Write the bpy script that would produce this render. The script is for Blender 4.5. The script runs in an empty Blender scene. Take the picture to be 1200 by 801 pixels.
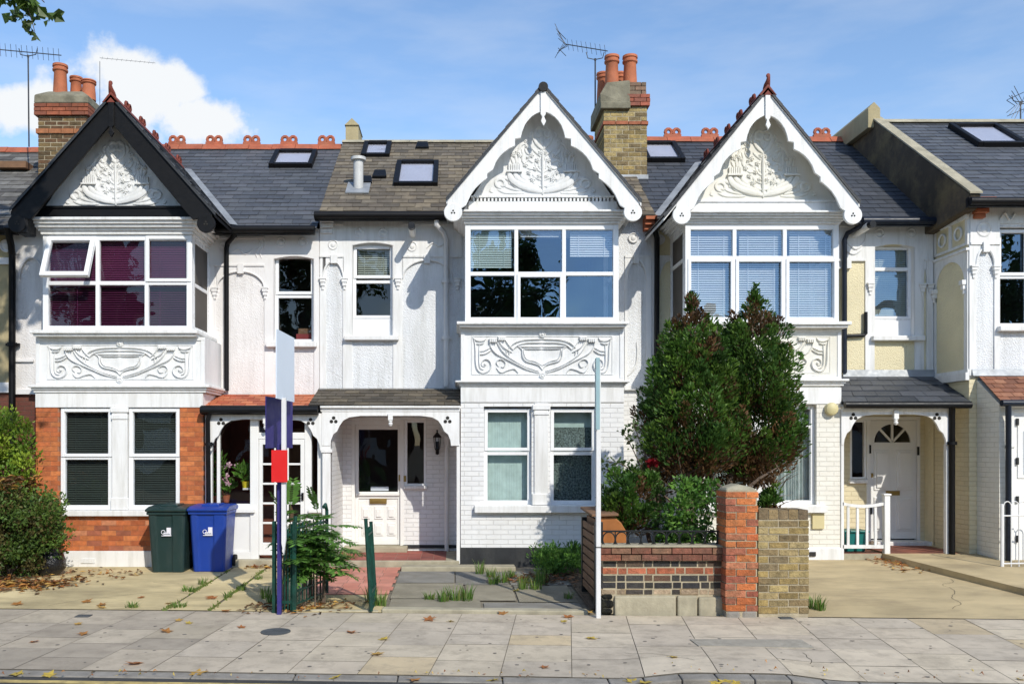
import bpy, bmesh, math, random
import numpy as np
from mathutils import Vector
R = random.Random(11)
NR = np.random.RandomState(5)
SC = bpy.context.scene
COL = SC.collection
# ---- survey of the place: metres from measured photograph positions at a known distance Y from the camera
F, U0, V0, H = 1064.0, 534.0, 522.0, 1.82
def X(u, Y=14.0): return (u - U0) * Y / F
def Z(v, Y=14.0): return H + (V0 - v) * Y / F
def yw(x): return 10.42 - .057 * x            # line of the front garden walls
def yk(x): return yw(x) - 2.55                # kerb line
def sst(t): t = max(0, min(1, t)); return t * t * (3 - 2 * t)
def gz(x, y):                                 # ground level
    w = yw(x)
    if y < w:
        z = -.105 - .025 * (w - y)
        return z + .055 * sst((.95 - abs(x - 2.38)) / .6) * sst((w - y - .9) / 1.4)
    zb = -.04 + .11 * sst((x - 2) / 2.5)
    t = min(1, (y - w) / (14 - w)); return -.105 + (zb + .105) * t

# ---------------------------------------------------------------- materials
def mat(name, col, rough=.6, spec=.4, metal=0, attr=False, var=.12, vs=2.5, bump=0, bs=40, bd=.01, dirt=0, dirtcol=(.12, .11, .08), ds=(1.2, 1.2, .35),
        brick=None, trans=0, coat=0, vor=False):
    m = bpy.data.materials.new(name); m.use_nodes = True
    n = m.node_tree.nodes; l = m.node_tree.links
    b = n['Principled BSDF']; out = n['Material Output']
    b.inputs['Roughness'].default_value = rough; b.inputs['Metallic'].default_value = metal
    b.inputs['Specular IOR Level'].default_value = spec; b.inputs['Coat Weight'].default_value = coat
    tc = n.new('ShaderNodeTexCoord'); co = tc.outputs['Object']
    def mixc(kind, fac, a, c):
        x = n.new('ShaderNodeMix'); x.data_type = 'RGBA'; x.blend_type = kind
        for s, v in ((0, fac), (6, a), (7, c)):
            if hasattr(v, 'is_output'): l.new(v, x.inputs[s])
            elif s == 0: x.inputs[0].default_value = v
            else: x.inputs[s].default_value = (*v, 1)
        return x.outputs[2]
    def noise(sc, det=4, ro=.55, vec=None):
        t = n.new('ShaderNodeTexNoise'); t.inputs['Scale'].default_value = sc; t.inputs['Detail'].default_value = det; t.inputs['Roughness'].default_value = ro
        l.new(vec or co, t.inputs['Vector']); return t.outputs['Fac']
    def rng(v, a, c, d, e):
        t = n.new('ShaderNodeMapRange'); l.new(v, t.inputs[0])
        for i, q in enumerate((a, c, d, e)): t.inputs[i + 1].default_value = q
        return t.outputs[0]
    cur = col
    if attr:
        at = n.new('ShaderNodeAttribute'); at.attribute_name = 'Col'
        cur = mixc('MULTIPLY', 1, at.outputs['Color'], col)
    bumpsrc = None
    if brick:
        bw, bh, mort, c2 = brick
        sp = n.new('ShaderNodeSeparateXYZ'); l.new(co, sp.inputs[0])
        ad = n.new('ShaderNodeMath'); l.new(sp.outputs[0], ad.inputs[0]); l.new(sp.outputs[1], ad.inputs[1])
        cb = n.new('ShaderNodeCombineXYZ'); l.new(ad.outputs[0], cb.inputs[0]); l.new(sp.outputs[2], cb.inputs[1])
        bt = n.new('ShaderNodeTexBrick'); l.new(cb.outputs[0], bt.inputs['Vector'])
        bt.inputs['Scale'].default_value = 1; bt.inputs['Brick Width'].default_value = bw; bt.inputs['Row Height'].default_value = bh
        bt.inputs['Mortar Size'].default_value = .006; bt.inputs['Mortar Smooth'].default_value = .5
        bt.inputs['Color1'].default_value = (*col, 1); bt.inputs['Color2'].default_value = (*c2, 1); bt.inputs['Mortar'].default_value = (*mort, 1)
        cur = bt.outputs['Color']; bumpsrc = bt.outputs['Fac']
    if var:
        f = rng(noise(vs), .3, .7, 1 - var, 1 + var * .6)
        g = n.new('ShaderNodeCombineXYZ')
        for i in range(3): l.new(f, g.inputs[i])
        cur = mixc('MULTIPLY', 1, cur, g.outputs[0])
    if dirt:
        mp = n.new('ShaderNodeMapping'); l.new(co, mp.inputs[0]); mp.inputs['Scale'].default_value = ds
        f = rng(noise(2.2, 8, .7, mp.outputs[0]), .46, .74, 0, dirt)
        cur = mixc('MIX', f, cur, dirtcol)
    if hasattr(cur, 'is_output'): l.new(cur, b.inputs['Base Color'])
    else: b.inputs['Base Color'].default_value = (*cur, 1)
    if rough < .95:
        l.new(rng(noise(vs * 4), .3, .7, max(0, rough - .08), min(1, rough + .1)), b.inputs['Roughness'])
    if bump or bumpsrc:
        prev = None
        if bumpsrc:
            bp = n.new('ShaderNodeBump'); bp.invert = True; bp.inputs['Strength'].default_value = .8; bp.inputs['Distance'].default_value = .008
            l.new(bumpsrc, bp.inputs['Height']); prev = bp.outputs[0]
        if bump:
            bp = n.new('ShaderNodeBump'); bp.inputs['Strength'].default_value = bump; bp.inputs['Distance'].default_value = bd
            if vor:
                t = n.new('ShaderNodeTexVoronoi'); t.inputs['Scale'].default_value = bs; l.new(co, t.inputs['Vector'])
                a = n.new('ShaderNodeMath'); a.operation = 'ADD'; l.new(t.outputs['Distance'], a.inputs[0]); l.new(noise(bs * .5), a.inputs[1]); l.new(a.outputs[0], bp.inputs['Height'])
            else: l.new(noise(bs, 5), bp.inputs['Height'])
            if prev: l.new(prev, bp.inputs['Normal'])
            prev = bp.outputs[0]
        l.new(prev, b.inputs['Normal'])
    if trans:
        tr = n.new('ShaderNodeBsdfTranslucent'); ms = n.new('ShaderNodeMixShader'); ms.inputs[0].default_value = trans
        l.new(cur, tr.inputs['Color']) if hasattr(cur, 'is_output') else None
        l.new(b.outputs[0], ms.inputs[1]); l.new(tr.outputs[0], ms.inputs[2]); l.new(ms.outputs[0], out.inputs[0])
    return m

def glass(name, tint, f0=.12, rt=(.95, .97, 1)):
    m = bpy.data.materials.new(name); m.use_nodes = True
    n = m.node_tree.nodes; l = m.node_tree.links; n.remove(n['Principled BSDF'])
    t = n.new('ShaderNodeBsdfTransparent'); t.inputs[0].default_value = (*tint, 1)
    g = n.new('ShaderNodeBsdfGlossy'); g.inputs['Roughness'].default_value = .0; g.inputs[0].default_value = (*rt, 1)
    lw = n.new('ShaderNodeLayerWeight'); lw.inputs[0].default_value = .5
    pw = n.new('ShaderNodeMath'); pw.operation = 'POWER'; l.new(lw.outputs['Facing'], pw.inputs[0]); pw.inputs[1].default_value = 5
    fr = n.new('ShaderNodeMapRange'); l.new(pw.outputs[0], fr.inputs[0]); fr.inputs[3].default_value = f0; fr.inputs[4].default_value = 1
    tc = n.new('ShaderNodeTexCoord'); ns = n.new('ShaderNodeTexNoise'); ns.inputs['Scale'].default_value = 1.6; ns.inputs['Detail'].default_value = 1
    l.new(tc.outputs['Object'], ns.inputs[0])
    bp = n.new('ShaderNodeBump'); bp.inputs['Strength'].default_value = .35; bp.inputs['Distance'].default_value = .03
    l.new(ns.outputs['Fac'], bp.inputs['Height']); l.new(bp.outputs[0], g.inputs['Normal'])
    mx = n.new('ShaderNodeMixShader'); l.new(fr.outputs[0], mx.inputs[0]); l.new(t.outputs[0], mx.inputs[1]); l.new(g.outputs[0], mx.inputs[2])
    l.new(mx.outputs[0], n['Material Output'].inputs[0]); return m

M = dict(
    white=mat('white_paint', (.80, .80, .79), .5, var=.05, vs=1.5, bump=.12, bs=60, dirt=.5, dirtcol=(.43, .42, .37), ds=(5, 5, .45)),
    relief=mat('white_relief_paint', (.78, .785, .78), .6, var=.06, vs=3, bump=.25, bs=45, dirt=.5, dirtcol=(.45, .46, .44), ds=(4, 4, .6)),
    relief_cream=mat('cream_relief_paint', (.78, .765, .70), .6, var=.08, vs=3, bump=.25, bs=45, dirt=.4, dirtcol=(.6, .52, .34)),
    upvc=mat('white_window_frame', (.83, .84, .85), .3, var=.02, dirt=.12, dirtcol=(.5, .5, .47)),
    rough_white=mat('white_roughcast', (.77, .785, .80), .8, var=.07, vs=2, bump=.7, bs=58, bd=.012, vor=True, dirt=.55, dirtcol=(.42, .42, .39), ds=(3, 3, .3)),
    rough_pink=mat('pale_pink_roughcast', (.775, .755, .745), .8, var=.06, vs=2, bump=.6, bs=58, bd=.010, vor=True, dirt=.5, dirtcol=(.46, .42, .39), ds=(3, 3, .3)),
    rough_pink_trim=mat('pale_pink_paint', (.775, .76, .75), .6, var=.05, vs=2, bump=.2, bs=50, dirt=.2, dirtcol=(.5, .46, .44)),
    frostblind=mat('pale_aqua_blind', (.55, .66, .63), .6, var=.05),
    rough_cream=mat('cream_roughcast', (.77, .69, .46), .8, var=.07, vs=2, bump=.7, bs=55, bd=.012, vor=True, dirt=.25, dirtcol=(.55, .5, .36)),
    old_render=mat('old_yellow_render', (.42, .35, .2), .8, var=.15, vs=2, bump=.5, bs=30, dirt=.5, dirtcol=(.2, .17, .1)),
    wbrick=mat('white_painted_brick', (.80, .80, .79), .6, var=.05, vs=2, brick=(.225, .075, (.69, .69, .68), (.76, .765, .765)), bump=.35, bs=50, dirt=.22, dirtcol=(.5, .5, .48)),
    cbrick=mat('cream_painted_brick', (.75, .67, .45), .6, var=.05, vs=2, brick=(.225, .075, (.68, .60, .39), (.72, .64, .43)), bump=.35, bs=50, dirt=.25, dirtcol=(.5, .46, .34)),
    cwbrick=mat('pale_painted_brick', (.785, .765, .69), .6, var=.05, vs=2, brick=(.225, .075, (.71, .69, .61), (.76, .735, .66)), bump=.35, bs=50, dirt=.25, dirtcol=(.5, .47, .4)),
    dkbrick=mat('dark_red_brick', (.16, .055, .035), .8, var=.2, vs=3, brick=(.225, .075, (.12, .07, .05), (.12, .04, .03)), bump=.3, bs=60),
    brick_side=mat('red_brick_side', (.42, .13, .06), .85, var=.1, brick=(.225, .075, (.36, .17, .10), (.36, .10, .05)), bump=.3, bs=60),
    brick=mat('brick', (1, 1, 1), .85, attr=True, var=.25, vs=14, bump=.6, bs=70, dirt=.25, dirtcol=(.16, .11, .07), ds=(3, 3, 3)),
    oldbrick=mat('weathered_brick', (1, 1, 1), .9, attr=True, var=.35, vs=18, bump=1, bs=50, bd=.015, dirt=.5, dirtcol=(.09, .085, .05), ds=(2.5, 2.5, 2.5)),
    mortar=mat('mortar', (.42, .36, .25), .95, var=.2, vs=10, bump=.6, bs=60),
    mortar_red=mat('red_mortar', (.36, .17, .10), .95, var=.15, vs=10, bump=.4, bs=60),
    slate=mat('slate', (1, 1, 1), .5, attr=True, var=.16, vs=9, bump=.2, bs=40, dirt=.18, dirtcol=(.12, .125, .13)),
    oldslate=mat('old_lichen_slate', (1, 1, 1), .8, attr=True, var=.25, vs=8, bump=.5, bs=40, dirt=.55, dirtcol=(.045, .042, .036), ds=(1.6, 1.6, 1.6)),
    tile=mat('clay_tile', (1, 1, 1), .7, attr=True, var=.2, vs=9, bump=.3, bs=50, dirt=.3, dirtcol=(.16, .05, .03)),
    ridge=mat('red_ridge_tile', (.40, .11, .055), .7, var=.25, vs=6, bump=.3, bs=50, dirt=.4, dirtcol=(.2, .15, .09), ds=(2, 2, 2)),
    ridge_dark=mat('dark_red_crest_tile', (.20, .045, .028), .7, var=.25, vs=6, bump=.3, bs=50),
    stone=mat('weathered_stone', (.40, .36, .26), .9, var=.25, vs=5, bump=.5, bs=40, dirt=.4, dirtcol=(.16, .15, .10), ds=(2, 2, 1)),
    cement=mat('grey_cement_cap', (.23, .21, .15), .9, var=.3, vs=5, bump=.6, bs=30, dirt=.6, dirtcol=(.08, .075, .05), ds=(2, 2, 2)),
    parapet=mat('brown_parapet_render', (.085, .066, .045), .9, var=.4, vs=1.3, bump=.4, bs=25, dirt=.8, dirtcol=(.25, .19, .09), ds=(.9, .9, .9)),
    terracotta=mat('terracotta', (.47, .15, .07), .75, var=.2, vs=5, bump=.2, bs=50, dirt=.35, dirtcol=(.16, .07, .04), ds=(2, 2, 1)),
    black=mat('black_paint', (.005, .005, .006), .5, spec=.25, var=.2, vs=6, bump=.1, bs=50),
    blackpipe=mat('black_plastic', (.006, .007, .009), .4, spec=.3, var=.2),
    navypipe=mat('dark_blue_paint', (.008, .014, .028), .4, var=.2),
    lead=mat('lead_flashing', (.32, .34, .36), .55, metal=.3, var=.25, vs=4, bump=.2, bs=30),
    zinc=mat('weathered_zinc', (.55, .55, .53), .5, var=.15, vs=5),
    metal=mat('grey_aerial_metal', (.08, .08, .085), .5, metal=.6, var=.2),
    glass=glass('window_glass', (.8, .83, .85), .06), glass_blue=glass('blue_reflection_glass', (.84, .87, .89), .17, (.5, .72, 1)), glass_roof=glass('rooflight_glass', (.85, .86, .9), .14), glass_dark=glass('dull_glass', (.85, .85, .85), .05),  # glass_blue: a bluer sky reflection is put into the gloss colour
    room=mat('dim_room', (.10, .09, .08), .9, var=.2), hallroom=mat('brown_hall', (.20, .13, .075), .8, var=.3), redroom=mat('brown_red_hall', (.22, .07, .04), .8, var=.3, vs=1.5),
    blind=mat('white_blind', (.72, .74, .73), .6, var=.04), blind_purple=mat('purple_blind', (.10, .012, .06), .6, var=.15),
    blind_dark=mat('grey_green_blind', (.04, .052, .042), .6, var=.1), blind_olive=mat('olive_blind', (.42, .45, .38), .6, var=.1),
    frost=mat('pale_aqua_curtain', (.50, .68, .65), .9, var=.16, vs=7, bump=.3, bs=20), frost_dark=mat('speckled_net_curtain', (.15, .21, .20), .9, var=.95, vs=38),
    lace=mat('lace_curtain', (.56, .64, .62), .9, var=.2, vs=9, trans=0),
    doorwhite=mat('white_door_paint', (.81, .81, .79), .4, var=.04, dirt=.15, dirtcol=(.5, .48, .42)),
    brass=mat('old_brass', (.35, .24, .08), .4, metal=.8, var=.2), steel=mat('steel', (.5, .5, .5), .35, metal=.8),
    plinthblack=mat('bitumen_plinth', (.022, .024, .027), .7, var=.3, vs=5, bump=.3, bs=30, dirt=.3, dirtcol=(.12, .12, .11)),
    concrete=mat('drive_concrete', (.60, .49, .27), .9, var=.3, vs=.9, bump=.4, bs=60, dirt=.75, dirtcol=(.22, .175, .10), ds=(.45, 1.1, 1)),
    concrete2=mat('drive_concrete_brown', (.53, .42, .24), .9, var=.3, vs=.8, bump=.4, bs=60, dirt=.7, dirtcol=(.23, .18, .11), ds=(.4, 1.1, 1)),
    flag=mat('paving_flags', (1, 1, 1), .85, attr=True, var=.14, vs=2.2, bump=.3, bs=80, dirt=.55, dirtcol=(.19, .16, .125), ds=(2.2, 2.2, 2.2)),
    oldflag=mat('old_garden_flags', (1, 1, 1), .9, attr=True, var=.2, vs=2.5, bump=.4, bs=60, dirt=.55, dirtcol=(.14, .12, .08), ds=(1.4, 1.4, 1)),
    joint=mat('dirt_joint', (.20, .175, .13), .95, var=.3, vs=8, bump=.5, bs=60),
    granite=mat('kerb_stone', (.27, .25, .22), .85, var=.25, vs=6, bump=.5, bs=70, dirt=.4, dirtcol=(.1, .09, .07), ds=(2, 2, 2)),
    asphalt=mat('asphalt', (.055, .054, .053), .9, var=.2, vs=5, bump=.7, bs=160), yellow=mat('yellow_road_paint', (.55, .42, .16), .8, var=.4, vs=8, dirt=.6, dirtcol=(.15, .13, .1), ds=(4, 4, 4)),
    redtile=mat('red_path_tile', (1, 1, 1), .75, attr=True, var=.15, vs=5, bump=.2, bs=60, dirt=.35, dirtcol=(.25, .17, .12), ds=(2, 2, 2)),
    earth=mat('garden_earth', (.10, .07, .045), .95, var=.4, vs=6, bump=1, bs=25, bd=.03), ground=mat('ground', (.16, .14, .10), .95, var=.2),
    bingreen=mat('dark_green_plastic', (.012, .035, .034), .4, var=.1, bump=.08, bs=120, dirt=.35, dirtcol=(.06, .07, .065), ds=(3, 3, .7)), binblue=mat('blue_plastic', (.008, .045, .30), .38, var=.1, bump=.08, bs=120, dirt=.3, dirtcol=(.05, .08, .2), ds=(3, 3, .7)),
    rubber=mat('rubber', (.015, .015, .015), .8), sticker=mat('white_sticker', (.75, .74, .80), .5, var=.05), sticker_ink=mat('sticker_print', (.05, .08, .12), .5),
    greeniron=mat('green_iron_paint', (.008, .055, .04), .4, var=.5, vs=9, dirt=.5, dirtcol=(.006, .01, .009), ds=(3, 3, 3)),
    blackiron=mat('black_iron', (.012, .014, .014), .5, var=.3), signwhite=mat('pale_sign_panel', (.72, .79, .88), .5, var=.02), signblue=mat('indigo_sign_panel', (.035, .028, .165), .5, var=.04),
    signred=mat('red_sign_panel', (.66, .012, .012), .5, var=.03), signteal=mat('grey_blue_board', (.30, .45, .48), .5, var=.08, vs=4), timberwhite=mat('white_timber', (.72, .72, .72), .6, var=.06, dirt=.2),
    wood=mat('orange_brown_wood', (.40, .145, .035), .55, var=.35, vs=3, bump=.2, bs=30, dirt=.3, dirtcol=(.2, .07, .02), ds=(6, 6, .6)),
    oldwood=mat('weathered_brown_wood', (.22, .12, .065), .8, var=.3, vs=5, bump=.4, bs=40, dirt=.4, dirtcol=(.09, .06, .04), ds=(1, .4, 6)),
    bark=mat('grey_brown_bark', (.16, .115, .085), .9, var=.35, vs=9, bump=1, bs=25, bd=.03), leaf=mat('leaves', (1, 1, 1), .5, attr=True, var=0, trans=.34),
    petal=mat('petals', (1, 1, 1), .6, attr=True, var=0, trans=.2), bag=mat('black_bin_bag', (.012, .012, .013), .3, var=.2, bump=.6, bs=14, bd=.05),
    teal=mat('teal_plastic', (.01, .16, .15), .4, var=.1), lampyellow=mat('faded_yellow_plastic', (.62, .55, .30), .5, var=.1), plate=mat('pale_yellow_plate', (.62, .54, .30), .6, var=.1),
    ink=mat('dark_gap', (.03, .028, .025), .9, var=0), iron=mat('cast_iron_cover', (.10, .11, .115), .6, metal=.3, var=.3, vs=8, bump=.6, bs=90),
    gum=mat('gum', (.16, .145, .125), .9), joint_dark=mat('crack_dirt', (.10, .085, .06), .95), roofplain=mat('plain_dark_roof', (.10, .09, .085), .8, var=.2),
    potyellow=mat('yellow_pot', (.65, .55, .03), .5, var=.1),
    oldcover=mat('worn_concrete_cover', (.36, .33, .27), .9, var=.25, vs=6, bump=.5, bs=60, dirt=.4, dirtcol=(.16, .14, .11), ds=(3, 3, 3)),
    books=mat('red_box', (.35, .05, .05), .6, var=.3), mask=mat('white_plastic', (.78, .78, .76), .4, var=.03),
)

# ---------------------------------------------------------------- mesh builder
class MB:
    def __init__(s, T=None): s.v = []; s.f = []; s.c = []; s.T = T; s.hascol = False
    def vert(s, p):
        s.v.append(tuple(s.T(*p)) if s.T else (p[0], p[1], p[2])); return len(s.v) - 1
    def addf(s, idx, c=None):
        s.f.append(tuple(idx)); s.c.append(c or (1, 1, 1)); s.hascol |= c is not None
    def face(s, pts, c=None): s.addf([s.vert(p) for p in pts], c)
    def box(s, x0, x1, y0, y1, z0, z1, c=None):
        i = [s.vert(p) for p in ((x0, y0, z0), (x1, y0, z0), (x1, y1, z0), (x0, y1, z0), (x0, y0, z1), (x1, y0, z1), (x1, y1, z1), (x0, y1, z1))]
        for q in ((0, 1, 5, 4), (1, 2, 6, 5), (2, 3, 7, 6), (3, 0, 4, 7), (4, 5, 6, 7), (3, 2, 1, 0)): s.addf([i[k] for k in q], c)
    def sheet(s, x0, x1, y, z0, z1): s.face([(x0, y, z0), (x1, y, z0), (x1, y, z1), (x0, y, z1)])
    def extrude(s, poly, vec, c=None):
        n = len(poly); a = [s.vert(p) for p in poly]; b = [s.vert((p[0] + vec[0], p[1] + vec[1], p[2] + vec[2])) for p in poly]
        s.addf(a, c); s.addf(b[::-1], c)
        for i in range(n): s.addf((a[i], b[i], b[(i + 1) % n], a[(i + 1) % n]), c)
    def prism(s, poly, y0, y1, c=None): s.extrude([(x, y0, z) for x, z in poly], (0, y1 - y0, 0), c)
    def slabpoly(s, poly, z0, z1, c=None): s.extrude([(x, y, z0) for x, y in poly], (0, 0, z1 - z0), c)
    def tube(s, pts, r, n=8, c=None, flat=None):
        pts = [Vector(p) for p in pts]; m = len(pts)
        rs = r if isinstance(r, (list, tuple)) else [r] * m
        up = None; rings = []
        for i, p in enumerate(pts):
            t = (pts[min(i + 1, m - 1)] - pts[max(i - 1, 0)])
            if t.length < 1e-9: t = Vector((0, 0, 1))
            t.normalize()
            if up is None: up = t.orthogonal().normalized()
            up = (up - t * up.dot(t)); up = up.normalized() if up.length > 1e-6 else t.orthogonal().normalized()
            w = t.cross(up)
            rings.append([s.vert(p + (up * math.cos(2 * math.pi * k / n) + w * math.sin(2 * math.pi * k / n)) * rs[i]) for k in range(n)])
        for a, b in zip(rings, rings[1:]):
            for k in range(n): s.addf((a[k], a[(k + 1) % n], b[(k + 1) % n], b[k]), c)
        s.addf(rings[0][::-1], c); s.addf(rings[-1], c)
    def lathe(s, cx, cy, prof, n=20, c=None):
        rings = [[s.vert((cx + r * math.cos(2 * math.pi * k / n), cy + r * math.sin(2 * math.pi * k / n), z)) for k in range(n)] for r, z in prof]
        for a, b in zip(rings, rings[1:]):
            for k in range(n): s.addf((a[k], a[(k + 1) % n], b[(k + 1) % n], b[k]), c)
        s.addf(rings[0][::-1], c); s.addf(rings[-1], c)
    def boss(s, x, z, y, prof, n=16, c=None):        # turned boss standing off a wall that faces the street
        rings = [[s.vert((x + r * math.cos(2 * math.pi * k / n), y - d, z + r * math.sin(2 * math.pi * k / n))) for k in range(n)] for r, d in prof]
        for a, b in zip(rings, rings[1:]):
            for k in range(n): s.addf((a[k], b[k], b[(k + 1) % n], a[(k + 1) % n]), c)
        s.addf(rings[-1], c)
    def ribbon(s, pts, y, w, d):                     # raised strapwork on a wall at depth y; pts are (x, z)
        pts = smooth(pts); n = len(pts); rows = []
        for i, (x, z) in enumerate(pts):
            a = pts[max(i - 1, 0)]; b = pts[min(i + 1, n - 1)]
            tx, tz = b[0] - a[0], b[1] - a[1]; L = math.hypot(tx, tz) or 1; nx, nz = -tz / L, tx / L
            k = .45 + .55 * min(1, 4 * min(i, n - 1 - i) / n + .2)
            rows.append([s.vert((x + nx * w * k * o, y - d * k * h, z + nz * w * k * o)) for o, h in ((-.5, -.1), (-.36, .75), (0, 1), (.36, .75), (.5, -.1))])
        for a, b in zip(rows, rows[1:]):
            for k in range(4): s.addf((a[k], a[k + 1], b[k + 1], b[k]))
    def wall(s, x0, x1, z0, z1, y, holes=(), rev=.12, c=None):
        xs = sorted({x0, x1, *[q for h in holes for q in h[:2]]}); zs = sorted({z0, z1, *[q for h in holes for q in h[2:4]]})
        for a, b in zip(xs, xs[1:]):
            for e, g in zip(zs, zs[1:]):
                mx, mz = (a + b) / 2, (e + g) / 2
                if any(h[0] < mx < h[1] and h[2] < mz < h[3] for h in holes): continue
                s.face([(a, y, e), (b, y, e), (b, y, g), (a, y, g)], c)
        for h in holes:
            a, b, e, g = h[:4]
            for p, q in (((a, e), (a, g)), ((b, g), (b, e)), ((a, g), (b, g)), ((b, e), (a, e))):
                s.face([(p[0], y, p[1]), (q[0], y, q[1]), (q[0], y + rev, q[1]), (p[0], y + rev, p[1])], c)
    def build(s, name, m, parent=None, smooth=False, bevel=0, label=None, recalc=True, loc=None):
        o = (0, 0, 0)
        q = parent; ox = Vector((0, 0, 0))
        while q: ox += q.location; q = q.parent
        if loc: ox += Vector(loc)
        me = bpy.data.meshes.new(name)
        me.from_pydata([(a - ox.x, b - ox.y, c - ox.z) for a, b, c in s.v], [], s.f)
        if s.hascol:
            at = me.attributes.new('Col', 'FLOAT_COLOR', 'FACE')
            at.data.foreach_set('color', [k for c in s.c for k in (*c, 1)])
        if recalc:
            bm = bmesh.new(); bm.from_mesh(me); bmesh.ops.recalc_face_normals(bm, faces=bm.faces); bm.to_mesh(me); bm.free()
        me.materials.append(M[m] if isinstance(m, str) else m)
        if smooth:
            me.polygons.foreach_set('use_smooth', [True] * len(me.polygons))
            if smooth == 'auto': me.set_sharp_from_angle(angle=math.radians(40))
        ob = bpy.data.objects.new(name, me); COL.objects.link(ob); ob.parent = parent
        if loc: ob.location = loc
        if bevel:
            b = ob.modifiers.new('bevel', 'BEVEL'); b.width = bevel; b.segments = 2; b.limit_method = 'ANGLE'; b.angle_limit = .6
        if label: ob['label'] = label
        return ob

def smooth(p, n=5):
    if len(p) < 3: return [(p[0][0] + (p[1][0] - p[0][0]) * t / 4, p[0][1] + (p[1][1] - p[0][1]) * t / 4) for t in range(5)]
    out = []
    for i in range(len(p) - 1):
        p0, p1, p2, p3 = p[max(i - 1, 0)], p[i], p[i + 1], p[min(i + 2, len(p) - 1)]
        for k in range(n):
            t = k / n
            out.append(tuple(.5 * (2 * p1[j] + (p2[j] - p0[j]) * t + (2 * p0[j] - 5 * p1[j] + 4 * p2[j] - p3[j]) * t * t + (3 * p1[j] - p0[j] - 3 * p2[j] + p3[j]) * t ** 3) for j in range(len(p1))))
    return out + [tuple(p[-1])]
def spiral(cx, cz, r0, r1, a0, turns, n=18):
    return [(cx + (r0 + (r1 - r0) * i / n) * math.cos(a0 + turns * 2 * math.pi * i / n), cz + (r0 + (r1 - r0) * i / n) * math.sin(a0 + turns * 2 * math.pi * i / n)) for i in range(n + 1)]

def thing(name, label, cat, loc, group=None):
    o = bpy.data.objects.new(name, None); COL.objects.link(o); o.empty_display_size = .2
    o.location = loc; o['label'] = label; o['category'] = cat
    if group: o['group'] = group
    return o
def tag(o, label, cat, group=None, kind=None):
    o['label'] = label; o['category'] = cat
    if group: o['group'] = group
    if kind: o['kind'] = kind
    return o
def struct(o): o['kind'] = 'structure'; return o
def copy_tree(o, parent=None):
    c = o.copy(); COL.objects.link(c); c.parent = parent
    for ch in list(o.children): copy_tree(ch, c)
    return c
def shade(c, k): return tuple(max(0, q * k) for q in c)
def pick(pal, j=.18):
    return shade(R.choice(pal), 1 + R.uniform(-j, j))

def slates(mb, A, B, C, D, n, w, pal, lip=.012, gap=.004, j=.2):
    A, B, C, D = map(Vector, (A, B, C, D)); nor = (B - A).cross(D - A).normalized()
    if nor.z < 0: nor = -nor
    W = (B - A).length; k = max(1, round(W / w))
    mb.face([A, B, C, D], shade(pal[0], .35))
    for i in range(n):
        t0, t1 = i / n, min(1, (i + 1.15) / n); off = .5 * (i % 2) + R.uniform(-.06, .06)
        for q in range(-1, k + 1):
            a, b = (q + off) / k + gap / W, (q + 1 + off) / k - gap / W
            a, b = max(0, a), min(1, b)
            if b - a < .02 / W: continue
            lf = lip + R.uniform(-.002, .005); dr = R.uniform(-.0025, .0025) - (.02 if R.random() < .012 else 0)
            P = lambda s, t: A.lerp(B, s).lerp(D.lerp(C, s), t)
            p = [P(a, t0 + dr) + nor * lf, P(b, t0 + dr) + nor * (lf + R.uniform(-.002, .002)), P(b, t1) + nor * .002, P(a, t1) + nor * .002]
            c = pick(pal, j); i0 = [mb.vert(v) for v in p] + [mb.vert(p[0] - nor * lf), mb.vert(p[1] - nor * lf)]
            mb.addf(i0[:4], c); mb.addf((i0[4], i0[5], i0[1], i0[0]), shade(c, .8))
            mb.addf((i0[0], i0[3], i0[4]), c); mb.addf((i0[1], i0[5], i0[2]), c)

def bricks(mb, x0, x1, z0, z1, y0, y1, pal, L=.225, h=.075, jt=.011, rough=.003, flemish=False, skip=0):
    nr = max(1, round((z1 - z0) / h)); h = (z1 - z0) / nr
    for r in range(nr):
        za, zb = z0 + r * h + jt / 2, z0 + (r + 1) * h - jt / 2
        if flemish:
            x = x0 - (0 if r % 2 else L * .75); q = r
        else: x = x0 - (L / 2 if r % 2 else 0); q = 0
        while x < x1 - .01:
            l = L if not flemish or q % 2 else L / 2
            a, b = max(x, x0), min(x + l, x1)
            if b - a > .03 and R.random() >= skip:
                k = R.uniform(0, rough) if rough else 0
                mb.box(a + jt / 2 if a > x0 + .001 else a - R.uniform(0, rough), b - jt / 2 if b < x1 - .001 else b + R.uniform(0, rough), y0 - k, y1 + R.uniform(0, rough), za + R.uniform(-rough, rough) * .5, zb + R.uniform(-rough, rough) * .5, pick(pal))
            x += l; q += 1
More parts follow.
